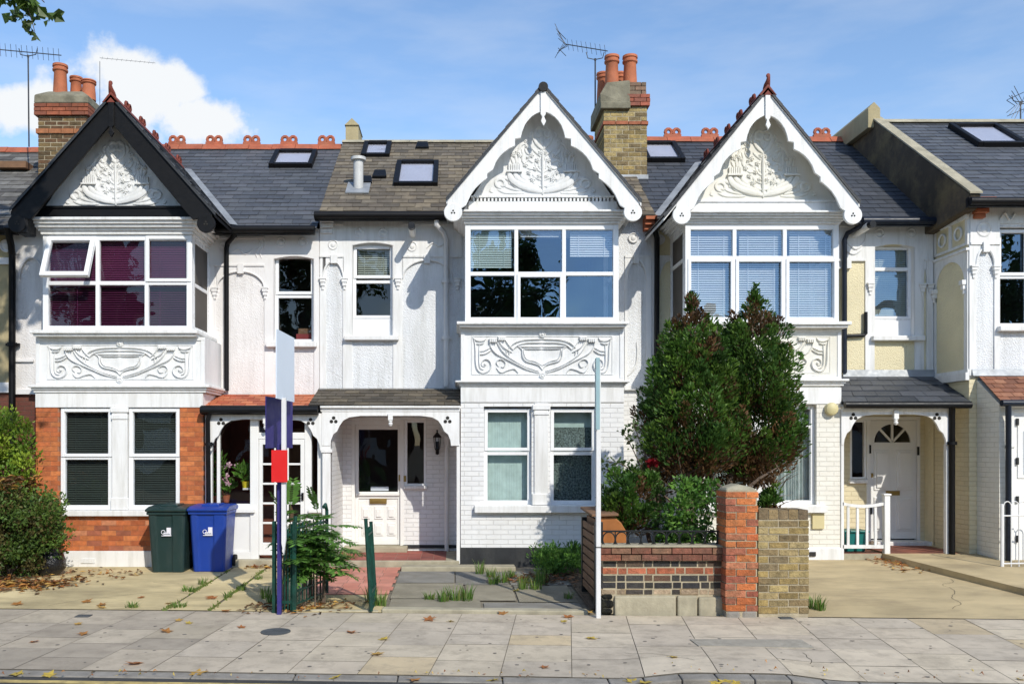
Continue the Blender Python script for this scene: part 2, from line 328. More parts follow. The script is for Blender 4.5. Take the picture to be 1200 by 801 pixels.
# ---------------------------------------------------------------- foliage
def leaf_cloud(clumps, per, size, pal, aspect=2.0, up=.3, shell=.55, jit=.3, fold=True, cols=None):
    """clumps: (x, y, z, r); returns MB with small pointed leaves, colour varied by clump and by leaf"""
    mb = MB(); mb.hascol = True
    for ci, (x, y, z, r) in enumerate(clumps):
        base = cols[ci] if cols else R.choice(pal)
        base = shade(base, R.uniform(1 - jit, 1 + jit))
        for _ in range(per):
            d = Vector((R.gauss(0, 1), R.gauss(0, 1), R.gauss(0, 1))).normalized()
            p = Vector((x, y, z)) + d * r * (shell + (1 - shell) * R.random())
            t = (d * .7 + Vector((R.uniform(-1, 1), R.uniform(-1, 1), R.uniform(-1, 1))) * .8 + Vector((0, 0, up * 2))).normalized()
            s = t.cross(Vector((R.uniform(-1, 1), R.uniform(-1, 1), R.uniform(-1, 1))))
            if s.length < .05: continue
            s.normalize(); L = size * R.uniform(.6, 1.35); W = L / aspect; nn = s.cross(t) * (W * .3)
            c = shade(base, R.uniform(.75, 1.25)); n = len(mb.v)
            mb.v += [tuple(p), tuple(p + t * L * .5 + s * W * .5 + nn), tuple(p + t * L), tuple(p + t * L * .5 - s * W * .5 + nn)]
            mb.f += [(n, n + 1, n + 2), (n, n + 2, n + 3)]; mb.c += [c, c]
    return mb

def frond(mb, base, direc, length, droop, pairs, ll, pal):
    p = Vector(base); d = Vector(direc).normalized(); pts = [p.copy()]; n = pairs
    for i in range(n):
        d = (d + Vector((0, 0, -droop / n))).normalized(); p = p + d * (length / n); pts.append(p.copy())
    mb.tube(pts, [.005 * (1 - .8 * i / n) for i in range(n + 1)], 4, shade(R.choice(pal), .8))
    for i in range(2, n + 1):
        t = (pts[i] - pts[i - 1]).normalized(); s = t.cross(Vector((0, 0, 1)))
        if s.length < .05: s = Vector((1, 0, 0))
        s.normalize(); k = ll * (.6 + .4 * math.sin(math.pi * i / n)) * R.uniform(.85, 1.1); c = pick(pal, .2)
        for sg in (-1, 1):
            dd = (s * sg * .9 + t * .45 + Vector((0, 0, -.15 + R.uniform(-.15, .15)))).normalized(); w = t * (k * .21)
            q = pts[i]; m = q + dd * k * .45
            mb.face([q, m + w, q + dd * k, m - w], c)

def grass_tuft(name, h, n, pal, spread=.08):
    mb = MB()
    for _ in range(n):
        a = R.uniform(0, 6.28); r = spread * math.sqrt(R.random()); x, y = r * math.cos(a), r * math.sin(a); L = h * R.uniform(.45, 1.1); b = a + R.uniform(-.8, .8); k = R.uniform(.15, .6) * L; w = .004 + .004 * R.random()
        c = pick(pal, .25); sx, sy = -math.sin(b) * w, math.cos(b) * w
        mx, my = x + math.cos(b) * k * .35, y + math.sin(b) * k * .35
        mb.face([(x - sx, y - sy, -.01), (x + sx, y + sy, -.01), (mx + sx * .8, my + sy * .8, L * .6), (mx - sx * .8, my - sy * .8, L * .6)], c)
        mb.face([(mx - sx * .8, my - sy * .8, L * .6), (mx + sx * .8, my + sy * .8, L * .6), (x + math.cos(b) * k, y + math.sin(b) * k, L)], c)
    return mb

# ---------------------------------------------------------------- building parts
def win(house, x0, x1, z0, z1, y, mull=(), trans=(), fw=.055, mw=.05, sashes=(), blind=None, sill=None, T=None, glassm='glass', label=None, by=.10, panel=0, fmat='upvc', name='window', curtain=None, full=False):
    mb = MB(T); d = .075
    mb.box(x0, x0 + fw, y, y + d, z0, z1); mb.box(x1 - fw, x1, y, y + d, z0, z1)
    mb.box(x0 + fw, x1 - fw, y + .002, y + d, z1 - fw, z1); mb.box(x0 + fw, x1 - fw, y + .002, y + d, z0, z0 + fw)
    xs = [x0 + fw - mw / 2, *mull, x1 - fw + mw / 2]
    for m in mull: mb.box(m - mw / 2, m + mw / 2, y + .003, y + d, z0 + fw, z1 - fw)
    for t in trans:
        for a, b in zip(xs, xs[1:]): mb.box(a + mw / 2, b - mw / 2, y + .005, y + d - .005, t - mw / 2, t + mw / 2)
    for a, b, e, g in sashes:
        s = .05
        mb.box(a, a + s, y - .018, y + .03, e, g); mb.box(b - s, b, y - .018, y + .03, e, g)
        mb.box(a + s, b - s, y - .018, y + .03, g - s, g); mb.box(a + s, b - s, y - .018, y + .03, e, e + s)
    if panel: mb.box(x0 + fw, x1 - fw, y + .02, y + .05, z0 + fw, z0 + fw + panel)
    w = mb.build(name, fmat, house, bevel=.006, label=label)
    g = MB(T); g.sheet(x0 + fw * .6, x1 - fw * .6, y + .045, z0 + fw * .6, z1 - fw * .6); g.build('pane', glassm, w)
    if blind:
        for (a, b, e, f, bm, gap) in blind:
            k = MB(T); n = max(2, round((f - e) / .035))
            for i in range(n):
                z = e + (f - e) * (i + .5) / n; hh = .0175 * gap
                k.face([(a, y + by - .008, z - hh), (b, y + by - .008, z - hh), (b, y + by + .012, z + hh), (a, y + by + .012, z + hh)])
            k.box(a, b, y + by - .02, y + by + .02, f - .01, f + .03)
            for q in (.2, .8): k.box(a + (b - a) * q - .004, a + (b - a) * q + .004, y + by - .012, y + by - .009, e, f)
            k.build('blind', bm, w)
    if curtain:
        a, b, e, f, cm, amp = curtain; k = MB(T); n = 90
        col = []
        for i in range(n + 1):
            xx = a + (b - a) * i / n; yy = y + .16 + amp * math.sin(i * 1.1 + 2 * math.sin(i * .23)); col.append((k.vert((xx, yy, e)), k.vert((xx, yy, f))))
        for p, q in zip(col, col[1:]): k.addf((p[0], q[0], q[1], p[1]))
        k.build('curtain', cm, w, smooth=True, recalc=False)
    if sill:
        k = MB(T); a, b, e, f, pr = sill; k.box(a, b, y - pr, y + .05, e, f); k.build('sill', 'white', w, bevel=.012)
    return w

def room(mb, x0, x1, z0, z1, y0, y1):
    for p in ([(x0, y1, z0), (x1, y1, z0), (x1, y1, z1), (x0, y1, z1)], [(x0, y0, z0), (x0, y1, z0), (x0, y1, z1), (x0, y0, z1)], [(x1, y0, z0), (x1, y1, z0), (x1, y1, z1), (x1, y0, z1)],
              [(x0, y0, z0), (x1, y0, z0), (x1, y1, z0), (x0, y1, z0)], [(x0, y0, z1), (x1, y0, z1), (x1, y1, z1), (x0, y1, z1)]): mb.face(p)

def moulding(mb, x0, x1, z0, z1, y, steps, yb=15.0, sides=True):
    """stack of stepped fillets, each (fraction of height, projection), also returning along the sides of the bay"""
    z = z0
    for fr, pr in steps:
        zz = z + (z1 - z0) * fr; mb.box(x0 - pr, x1 + pr, y - pr, yb, z, zz - .001); z = zz

def panel_relief(house, u0, u1, v0, v1, m, Y=14.012):
    c = (u0 + u1) / 2; kx = (u1 - u0) / 2 / 572; ky = (v1 - v0) / 363
    mb = MB()
    P = lambda x, y, s: (X(c + s * (588 - x) * -kx, Y), Z(v0 + (y - 58) * ky, Y))
    W = .026; D = .036
    strokes = [
        ([(70, 108), (82, 150), (88, 210), (90, 290), (102, 345), (135, 374), (170, 368), (198, 345), (205, 312), (190, 282), (162, 272), (138, 290), (136, 318), (158, 328)], 1),
        ([(118, 160), (116, 230), (116, 300), (126, 338), (150, 350)], .8), ([(66, 112), (105, 136), (150, 134), (168, 112)], .9), ([(95, 158), (130, 160), (152, 150)], .8),
        ([(112, 212), (150, 210), (196, 188)], .8), ([(112, 236), (160, 232), (205, 206)], .8),
        ([(245, 338), (280, 372), (335, 352), (380, 345), (408, 376)], .8), ([(262, 328), (246, 300), (262, 276), (292, 278), (312, 302), (300, 330), (280, 330)], .8),
        ([(195, 140), (205, 185), (240, 228), (300, 262), (400, 312), (480, 350), (575, 378)], 1), ([(245, 140), (290, 212), (360, 272), (460, 328), (565, 362)], 1),
        ([(262, 135), (300, 185), (362, 222)], 1), ([(312, 130), (340, 170), (372, 205)], .8), ([(318, 205), (322, 240)], .6), ([(338, 205), (342, 245)], .6),
        ([(338, 190), (380, 152), (450, 130), (545, 124), (588, 124)], 1), ([(366, 204), (410, 167), (470, 152), (550, 150), (588, 152)], .9),
        ([(405, 176), (436, 202), (441, 252), (466, 286), (520, 302), (562, 318), (588, 352)], 1), ([(448, 196), (456, 244), (480, 276), (530, 288), (588, 318)], .7), ([(405, 178), (500, 180), (588, 180)], .9), ([(450, 196), (520, 197), (588, 197)], .6)]
    for s in (1, -1):
        for pts, w in strokes: mb.ribbon([P(x, y, s) for x, y in pts], Y, W * w, D * (.6 + .4 * w))
        mb.boss(*P(160, 310, s), Y, [(.022, 0), (.02, .02), (.01, .032), (.001, .034)], 10)
        for x, y in ((190, 118), (255, 104)):
            a = P(x, y, s); b = P(x + 56, y + 26, s); mb.box(min(a[0], b[0]), max(a[0], b[0]), Y - .045, Y + .01, b[1], a[1])
            for q in range(4):
                xx = a[0] + (b[0] - a[0]) * (q + .5) / 4; mb.box(xx - .006, xx + .006, Y - .06, Y - .03, b[1] - .01, a[1] - .01)
    for y, r in ((90, .05), (398, .045)):
        x, z = P(588, y, 1); mb.boss(x, z, Y, [(r, 0), (r, .03), (r * .75, .04), (r * .7, .025), (r * .45, .03), (r * .2, .05), (.001, .052)], 16)
    a = P(60, 98, 1); b = P(1116, 388, 1); t = .012
    for q in ((a[0], b[0], a[1] - t, a[1]), (a[0], b[0], b[1], b[1] + t), (a[0], a[0] + t, b[1] + t, a[1] - t), (b[0] - t, b[0], b[1] + t, a[1] - t)): mb.box(q[0], q[1], Y - .012, Y + .01, q[2], q[3])
    mb.build('relief_panel', m, house, smooth='auto')

def gable_relief(house, uc, vb, k, m, Y=14.02):
    """moulded plaster in the gable: tree between two horns of plenty; offsets in photograph pixels from base centre"""
    mb = MB()
    def P(x, y, s): return (X(uc + s * (x - 490) / 4.33 * k, Y), Z(vb + (y - 640) / 4.33 * k, Y))
    px = .0132 * k / 4.33
    st = [([(492, 300), (470, 290), (450, 310), (462, 336), (480, 330), (478, 312)], 1.1), ([(448, 312), (446, 345), (462, 376), (492, 404)], 1.2), ([(476, 340), (482, 365), (492, 380)], .7),
          ([(282, 600), (258, 588), (252, 566), (272, 552), (294, 562), (296, 584), (278, 588)], 1.1), ([(262, 556), (300, 548), (330, 566), (352, 590), (385, 606)], 1.1), ([(300, 590), (335, 602), (385, 612)], .8),
          ([(318, 518), (330, 552), (366, 582), (420, 600), (488, 616)], 2.2), ([(345, 522), (370, 556), (410, 580), (470, 600)], 1.8), ([(385, 518), (390, 545), (420, 570)], 1.3),
          ([(400, 395), (412, 420), (436, 432)], .9), ([(396, 350), (410, 385), (425, 402)], .9), ([(440, 470), (420, 455), (398, 470)], .8), ([(470, 480), (440, 500), (412, 496)], .7), ([(486, 440), (460, 420), (440, 400)], .8),
          ([(488, 560), (450, 540), (430, 510)], .8), ([(488, 590), (455, 580), (425, 545)], .8), ([(330, 440), (338, 462), (345, 476)], .9), ([(352, 425), (356, 455), (358, 476)], .9), ([(372, 440), (368, 462), (366, 476)], .9), ([(488, 520), (462, 500), (452, 470)], .7),
          ([(404, 512), (392, 540), (410, 556), (430, 540), (424, 520), (410, 522)], .9), ([(300, 540), (318, 556), (322, 580)], .8), ([(262, 606), (300, 620), (350, 622), (400, 622)], .9), ([(384, 400), (392, 430), (388, 455), (400, 478)], .9), ([(366, 410), (380, 380), (402, 372)], .9), ([(430, 350), (420, 330), (432, 310)], .8), ([(236, 598), (226, 612), (240, 620)], .8), ([(480, 440), (470, 470), (476, 500)], .7)]
    for s in (1, -1):
        for pts, w in st: mb.ribbon([P(x, y, s) for x, y in pts], Y, .05 * w * k, .022 * w * k)
        for q in range(6):
            a = P(316 + q * 11, 478, s); b = P(316 + q * 11 + 8, 514, s); mb.box(min(a[0], b[0]), max(a[0], b[0]), Y - .04, Y + .01, b[1], a[1])
        a = P(308, 512, s); b = P(386, 520, s); mb.box(min(a[0], b[0]), max(a[0], b[0]), Y - .055, Y + .01, b[1], a[1])
        for x, y, r in ((408, 362, 12), (432, 432, 13), (402, 480, 13), (440, 556, 13), (452, 500, 12), (420, 520, 11), (462, 458, 12), (410, 330 + 60, 10), (446, 590, 10), (416, 446, 10), (470, 540, 11), (478, 420, 12), (340, 430, 13), (362, 420, 13), (374, 436, 11)):
            xx, zz = P(x, y, s); rr = r * px * 1.05
            for q in range(5):
                an = q * 1.2566; mb.boss(xx + rr * .62 * math.cos(an), zz + rr * .62 * math.sin(an), Y, [(rr * .45, 0), (rr * .4, .015), (rr * .2, .026), (.001, .028)], 7)
            mb.boss(xx, zz, Y, [(rr * .4, 0), (rr * .36, .025), (.001, .036)], 7)
    mb.ribbon([P(490, y, 1) for y in (405, 460, 520, 580, 630)], Y, .045 * k, .04)
    mb.build('relief_plaster', m, house, smooth='auto')

SCALLOP = [(95.5, 142.8), (90, 139.4), (84.3, 127), (79.5, 120), (74.2, 114.7), (69.8, 111), (65.2, 107.9), (65.2, 102.3), (58.5, 97.8), (55, 88.8), (51, 82.8), (46, 77.6), (39.5, 73), (32.6, 69.7), (32.6, 61.8), (25.9, 60.7), (24.3, 53.5), (21.4, 46), (17.8, 40.6), (13.5, 36), (8.8, 32.8), (3.0, 30.2)]
STRAIGHT = [(96, 143), (3.0, 31)]
def gable_front(house, uc, vap, k, ky, m, profile, vbase, Y=13.7, discs=True):
    """bargeboards with a pendant at the apex; proportions measured on the middle gable"""
    def P(dx, dy, s): return (X(uc + s * dx * k, Y), Z(vap + dy * ky, Y))
    for s in (1, -1):
        mb = MB(); poly = [P(dx, dy, s) for dx, dy in [(2.6, 3), (111, 131.5), (112, 140)] + profile]
        mb.prism(poly, Y - .045, Y); 
        if discs:
            x, z = P(105, 147.5, s); mb.boss(x, z, Y - .003, [(.138, 0), (.138, .046), (.132, .05), (.001, .05)], 28)
        b = mb.build('barge_board', m, house, bevel=.005)
        if discs:
            k2 = MB()
            for dx, dz in ((0, .022), (-.02, -.012), (.02, -.012)): k2.boss(x + dx, z + dz, Y - .045, [(.014, 0), (.014, .012), (.001, .012)], 8)
            k2.build('trefoil', 'ink', b)
        # roof edge trim
    mb = MB(); q = [(-3, -1), (3, -1), (3, 31), (1, 33.5), (3.4, 39), (.6, 44.5), (-2.6, 39), (-1, 33.5), (-3, 31)]
    mb.prism([P(dx, dy + 3, 1) for dx, dy in q], Y - .075, Y - .04); mb.build('pendant', m, house, bevel=.004)
    xa, za = P(0, 0, 1); s = 1.185 * ky / k
    return xa, za, s

def gable_roof(house, xa, za, s, xl, xr, pal, m, yf=13.62, yb=17.7, mm='white', ridge='black', crests=False, ze=None, base=(5.58, .695), lead=True):
    mb = MB()
    for xe, sg in ((xl, -1), (xr, 1)):
        zb = za - s * abs(xe - xa)
        slates(mb, (xe, yf, zb + .03), (xe, yb, zb + .03), (xa, yb, za + .03), (xa, yf, za + .03), 13, .3, pal)
        mb.face([(xe, yf, zb + .025), (xe, yf, zb - .02), (xa, yf, za - .02), (xa, yf, za + .025)], shade(pal[0], .4))
    mb.build('gable_roof', m, house, recalc=False)
    k = MB()
    for xe in (xl, xr):
        zb = za - s * abs(xe - xa); sg = 1 if xe > xa else -1
        xi = xe - sg * .05
        k.extrude([(xa, yf + .04, za - .005), (xe, yf + .04, zb - .005), (xe, yf + .04, zb - .05), (xa, yf + .04, za - .05)], (0, 1.5, 0))
    k.build('soffit', mm, house)
    r = MB()
    if crests:
        n = int((yb - yf) / .68)
        r.extrude([(xa - .13, yf, za - .09), (xa, yf, za + .075), (xa + .13, yf, za - .09)], (0, yb - yf, 0))
        for i in range(1, n + 1):
            for o in (0, .13):
                y = yf + .66 * i + o; pts = [(xa, y + .05 * math.cos(t), za + .11 + .05 * math.sin(t)) for t in [j * .7 for j in range(10)]]
                r.tube(pts, .022, 6)
        r.tube([(xa, yf + .1, za + .03), (xa, yf + .05, za + .07), (xa, yf + .0, za + .12), (xa, yf - .02, za + .16), (xa, yf + .0, za + .2), (xa, yf + .04, za + .195)], [.05, .05, .034, .026, .032, .016], 8)
    else: r.tube([(xa, yf - .02, za - .03), (xa, yb, za - .03)], .072, 14)
    r.build('ridge_tiles', ridge, house, smooth='auto')
    if lead:
        b = MB(); ze0, sl = base
        for sg in (-1, 1):
            b = MB(); pts = []
            for i in range(13):
                y = 14.75 + (17.3 - 14.75) * i / 12; z = ze0 + sl * (y - 14.75); d = (za - z) / s
                if d < .02: break
                pts.append((xa + sg * d, y, z))
            for p, q in zip(pts, pts[1:]):
                b.face([(p[0] + sg * .0, p[1], p[2] + .06), (p[0] + sg * .13, p[1], p[2] + .045), (q[0] + sg * .13, q[1], q[2] + .045), (q[0], q[1], q[2] + .06)])
            b.build('valley_lining', 'lead', house)

def main_roof(house, x0, x1, ye, ze, yr, zr, pal, m, n=19, w=.3, ridge=None, crest=True, j=.2, skip=()):
    mb = MB(); slates(mb, (x0, ye, ze), (x1, ye, ze), (x1, yr, zr), (x0, yr, zr), n, w, pal, j=j)
    mb.face([(x0, yr, zr), (x1, yr, zr), (x1, yr + 4, zr - 2.6), (x0, yr + 4, zr - 2.6)], shade(pal[0], .6))
    mb.build('roof', m, house, recalc=False)
    if ridge:
        r = MB(); x = x0; L = .46
        while x < x1 - .05:
            b = min(x + L, x1); r.extrude([(x + .004, yr - .15, zr - .07), (x + .004, yr - .02, zr + .07), (x + .004, yr + .02, zr + .07), (x + .004, yr + .15, zr - .07)], (b - x - .008, 0, R.uniform(-.006, .006))); x = b
        if crest:
            x = x0 + .3
            while x < x1 - .2:
                r.box(x - .17, x + .17, yr - .035, yr + .035, zr + .05, zr + .11)
                for o in (-.08, .08):
                    r.tube([(x + o + .062 * math.cos(t), yr, zr + .16 + .062 * math.sin(t)) for t in [q * .628 for q in range(11)]], .033, 6)
                x += .74
        r.build('ridge_tiles', ridge, house)

def gutter(house, x0, x1, y, z, m='black'):
    mb = MB(); mb.tube([(x0, y, z), (x1, y, z)], .06, 10); mb.box(x0, x1, y + .03, y + .12, z - .07, z + .07); mb.build('gutter', m, house, smooth='auto')
def pipe(house, pts, r=.038, m='blackpipe', name='downpipe', clips=()):
    mb = MB(); mb.tube(pts, r, 10)
    for z in clips: mb.tube([(pts[-1][0], pts[-1][1], z - .03), (pts[-1][0], pts[-1][1], z + .03)], r * 1.45, 10); mb.box(pts[-1][0] - r * 2, pts[-1][0] + r * 2, pts[-1][1], pts[-1][1] + .05, z - .02, z + .02)
    return mb.build(name, m, house, smooth='auto')

def roundel(mb, u, v, Y, r=.085):
    x, z = X(u, Y), Z(v, Y); mb.boss(x, z, Y, [(r, 0), (r, .025), (r * .85, .032), (r * .75, .015), (r * .5, .012), (r * .42, .028), (r * .2, .034), (.001, .036)], 18)
def bracket(mb, u, v, Y):
    x, z = X(u, Y), Z(v, Y)
    for a, b, w in ((.05, .075, .11), (.0, .05, .09), (-.06, 0, .065), (-.12, -.06, .035)): mb.box(x - w / 2, x + w / 2, Y - .02 - w * .5, Y + .01, z + a, z + b - .001)
def arch(mb, ua, ub, vt, vs, v0, Y, half=None, rim=True):
    """raised spandrel between the string course (v0) and an arch springing at vs with crown at vt; half = 'l' or 'r' draws only one haunch"""
    xa, xb = X(ua, Y), X(ub, Y); zt, zs, z0 = Z(vt, Y), Z(vs, Y), Z(v0, Y); xc = (xa + xb) / 2; rx = (xb - xa) / 2
    a0, a1 = 0, math.pi
    if half == 'l': a0 = math.pi / 2
    if half == 'r': a1 = math.pi / 2
    arc = [(xc + rx * math.cos(a0 + (a1 - a0) * i / 20), zs + (zt - zs) * math.sin(a0 + (a1 - a0) * i / 20)) for i in range(21)]
    for p, q in zip(arc, arc[1:]): mb.prism([p, q, (q[0], z0), (p[0], z0)], Y - .02, Y + .01)
    if rim: mb.ribbon([arc[i] for i in range(0, 21, 2)], Y - .018, .035, .025)

def hall_trim(house, m, ul, ur, w0, w1, v_eave, v_str, v_sill, v_bot, left=True, right=True, lsp=None, rsp=None, Y=15.0, roundels=(), keyl=None, keyr=None, sprl=350, sprr=350, half_r='r', half_l=None, extra=()):
    mb = MB(); x = lambda u: X(u, Y); z = lambda v: Z(v, Y)
    wv = v_eave + 29; p = 11
    for a, b, e, g in ((ul, w0 - p, v_eave, v_str), (w0 - p, min(w1 + p, ur), v_eave, wv - 4), (w1 + p, ur, v_eave, v_str)):
        if b > a: mb.box(x(a), x(b), Y - .018, Y + .02, z(g), z(e))
    for a, b in ((ul, w0 - p), (w1 + p, ur)):
        if b > a: mb.box(x(a), x(b), Y - .04, Y + .02, z(v_str + 1.2), z(v_str - 1.2)); mb.box(x(a), x(b), Y - .035, Y + .02, z(v_eave + 7), z(v_eave + 4.5))
    mb.box(x(w0 - p), x(w0 - .2), Y - .02, Y + .02, z(v_bot), z(wv - 4)); mb.box(x(w1 + .2), x(min(w1 + p, ur)), Y - .02, Y + .02, z(v_bot), z(wv - 4))
    mb.box(x(w0) + .001, x(w0) + .006, Y - .015, Y + .12, z(v_sill), z(wv)); mb.box(x(w1) - .006, x(w1) - .001, Y - .015, Y + .12, z(v_sill), z(wv))
    # shallow arch over the window
    n = 12; xa, xb = x(w0 - .2), x(w1 + .2)
    arc = [(xa + (xb - xa) * i / n, z(wv + 1.5) + .045 * math.sin(math.pi * i / n)) for i in range(n + 1)]
    for a, b in zip(arc, arc[1:]): mb.prism([a, b, (b[0], z(wv - 4)), (a[0], z(wv - 4))], Y - .019, Y + .12)
    mb.box(x(ul), x(ul + 7), Y - .02, Y + .02, z(v_bot), z(v_str))
    for u, v in roundels: roundel(mb, u, v, Y)
    for f in extra: f(mb)
    return mb.build('wall_moulding', m, house, bevel=.004)

def skylight(house, u0, u1, v0, v1, ze, ye=14.75, sl=.695, glassm='glass_blue'):
    def onroof(u, v):   # intersect the sight line with the roof slope
        k = (522 - v) / F; y = (ze - sl * ye - H) / (k - sl) ; return y
    yb, yt = onroof(u0, v1), onroof(u0, v0); x0, x1 = X(u0, yb) , X(u1, yb); L = math.hypot(1, sl); nz, ny = 1 / L, -sl / L
    def T(a, t, h): return (a, yb + (yt - yb) * t + ny * h, ze + sl * (yb + (yt - yb) * t - ye) + nz * h)
    mb = MB(T); t = .09; tt = .09 / ((yt - yb) * L)
    mb.box(x0, x0 + t, 0, 1, .0, .1); mb.box(x1 - t, x1, 0, 1, .0, .1); mb.box(x0 + t, x1 - t, 0, tt, .0, .095); mb.box(x0 + t, x1 - t, 1 - tt, 1, .0, .105)
    s = mb.build('skylight', 'black', house, bevel=.01)
    g = MB(T); g.face([(x0 + t * .8, tt * .8, .06), (x1 - t * .8, tt * .8, .06), (x1 - t * .8, 1 - tt * .8, .06), (x0 + t * .8, 1 - tt * .8, .06)]); g.build('pane', 'glass_roof', s)
    b = MB(T); b.box(x0 + t * .8, x1 - t * .8, tt * .8, 1 - tt * .8, .032, .04); b.build('sky_reflection_sheet', 'sky_reflection', s)  # pale sheet added under the pane, its colour painting the reflected sky

def porch_arch(house, ul, ur, vt, vcrown, vs, Y, m='white', inset=10):
    """timber beam with curved brackets; opening crown at vcrown, brackets end at vs"""
    mb = MB(); x = lambda u: X(u, Y); z = lambda v: Z(v, Y)
    low = []
    prof = [(0, 1), (.02, .82), (.10, .62), (.22, .52), (.30, .34), (.42, .16), (.62, .05), (1, 0)]
    half = 36
    L = [(ul + inset + half * a, vcrown + (vs - vcrown) * b) for a, b in prof]; Rr = [(ur - (u - ul), v) for u, v in L][::-1]
    low = L + Rr
    poly = [(x(ul), z(vt)), (x(ul), z(vs))] + [(x(u), z(v)) for u, v in low] + [(x(ur), z(vs)), (x(ur), z(vt))]
    mb.prism(poly, Y, Y + .05); a = mb.build('porch_arch', m, house, bevel=.004)
    for uc in (ul + 14, ur - 14):
        k = MB()
        for du, dv in ((0, -2.6), (-2.6, 1.6), (2.6, 1.6)): k.boss(x(uc + du), z(vt + 10 + dv), Y, [(.028, -.01), (.028, .003), (.001, .003)], 10)
        k.build('trefoil', 'ink', a)
    k = MB(); xc = x((ul + ur) / 2); k.box(xc - .035, xc + .035, Y - .05, Y + .01, z(vcrown + 5), z(vt + 2)); k.lathe(xc, Y - .02, [(.02, z(vcrown + 5)), (.035, z(vcrown + 6.5)), (.02, z(vcrown + 7.5)), (.036, z(vcrown + 9)), (.03, z(vcrown + 11)), (.008, z(vcrown + 12.5))], 12)
    k.build('pendant', m, a, smooth='auto')
    return a
M['sky_reflection'] = mat('pale_sky_reflection', (.62, .62, .66), .6, var=.05)  # painted tone of the sky reflected in the skylights
def chimney(house, x0, x1, y0, y1, z0, zc, ztop, pal, m, pots, bands=(), cap='cement', slope=.12):
    c = MB(); bricks(c, x0, x1, z0, zc, y0, y1, pal, L=.22, h=.078, jt=.015, rough=.006); ch = c.build('chimney', m, house)
    k = MB(); k.box(x0 + .003, x1 - .003, y0 + .003, y1 - .003, z0, zc); k.build('mortar', 'mortar', ch)
    b = MB()
    for za, zb, pr, pl in bands: bricks(b, x0 - pr, x1 + pr, za, zb, y0 - pr, y1 + pr, pl, h=.075, rough=.004)
    if bands: b.build('brick_band', 'brick', ch)
    if cap:
        q = MB(); pr = .06
        q.v = []
        lo = [q.vert(p) for p in ((x0 - pr, y0 - pr, zc), (x1 + pr, y0 - pr, zc), (x1 + pr, y1 + pr, zc), (x0 - pr, y1 + pr, zc))]
        mi = [q.vert(p) for p in ((x0 - pr * .9, y0 - pr * .9, zc + (ztop - zc) * .55), (x1 + pr * .9, y0 - pr * .9, zc + (ztop - zc) * .5), (x1 + pr * .9, y1 + pr, zc + (ztop - zc) * .55), (x0 - pr, y1 + pr, zc + (ztop - zc) * .5))]
        hi = [q.vert(p) for p in ((x0 + slope, y0 + slope, ztop), (x1 - slope, y0 + slope, ztop), (x1 - slope, y1 - slope, ztop), (x0 + slope, y1 - slope, ztop))]
        q.addf(lo[::-1]); q.addf(hi)
        for A, B in ((lo, mi), (mi, hi)):
            for i in range(4): q.addf((A[i], A[(i + 1) % 4], B[(i + 1) % 4], B[i]))
        q.build('cap', cap, ch, bevel=.02)
    for x, y, r, h in pots:
        p = MB(); p.lathe(x, y, [(r * 1.02, ztop - .1), (r * .98, ztop + h * .1), (r * .86, ztop + h * .72), (r * .9, ztop + h * .74), (r * 1.06, ztop + h * .77), (r * 1.08, ztop + h * .82), (r * .95, ztop + h * .84), (r * .95, ztop + h * .9), (r * 1.08, ztop + h * .92), (r * 1.05, ztop + h), (r * .8, ztop + h), (r * .75, ztop + h * .6)], 22)
        p.build('chimney_pot', 'terracotta', ch, smooth='auto')
    return ch
def house_shell(mb, x0, x1, y0=15.0, y1=22.0, z1=5.4):
    mb.face([(x0, y1, -.3), (x1, y1, -.3), (x1, y1, z1), (x0, y1, z1)])
    for x in (x0, x1):
        mb.face([(x, y0, -.3), (x, y1, -.3), (x, y1, z1), (x, (y0 + y1) / 2 - .5, 7.8), (x, y0, z1)])
SLATE = [(.085, .092, .105), (.10, .105, .118), (.072, .078, .09), (.092, .098, .108)]
SLATE2 = [(.06, .066, .078), (.07, .075, .087), (.052, .057, .067)]
OLDSL = [(.17, .14, .10), (.15, .125, .095), (.20, .165, .115), (.13, .11, .085), (.165, .14, .105)]
REDT = [(.46, .13, .06), (.40, .10, .05), (.52, .17, .08)]
BROWNT = [(.26, .11, .06), (.20, .085, .05), (.30, .14, .08)]
RED = [(.52, .155, .05), (.46, .125, .045), (.55, .18, .06), (.49, .14, .048)]
YEL = [(.36, .26, .10), (.28, .20, .08), (.42, .32, .14), (.22, .16, .08), (.33, .25, .12)]
DRK = [(.045, .042, .042), (.06, .055, .05), (.035, .034, .036)]

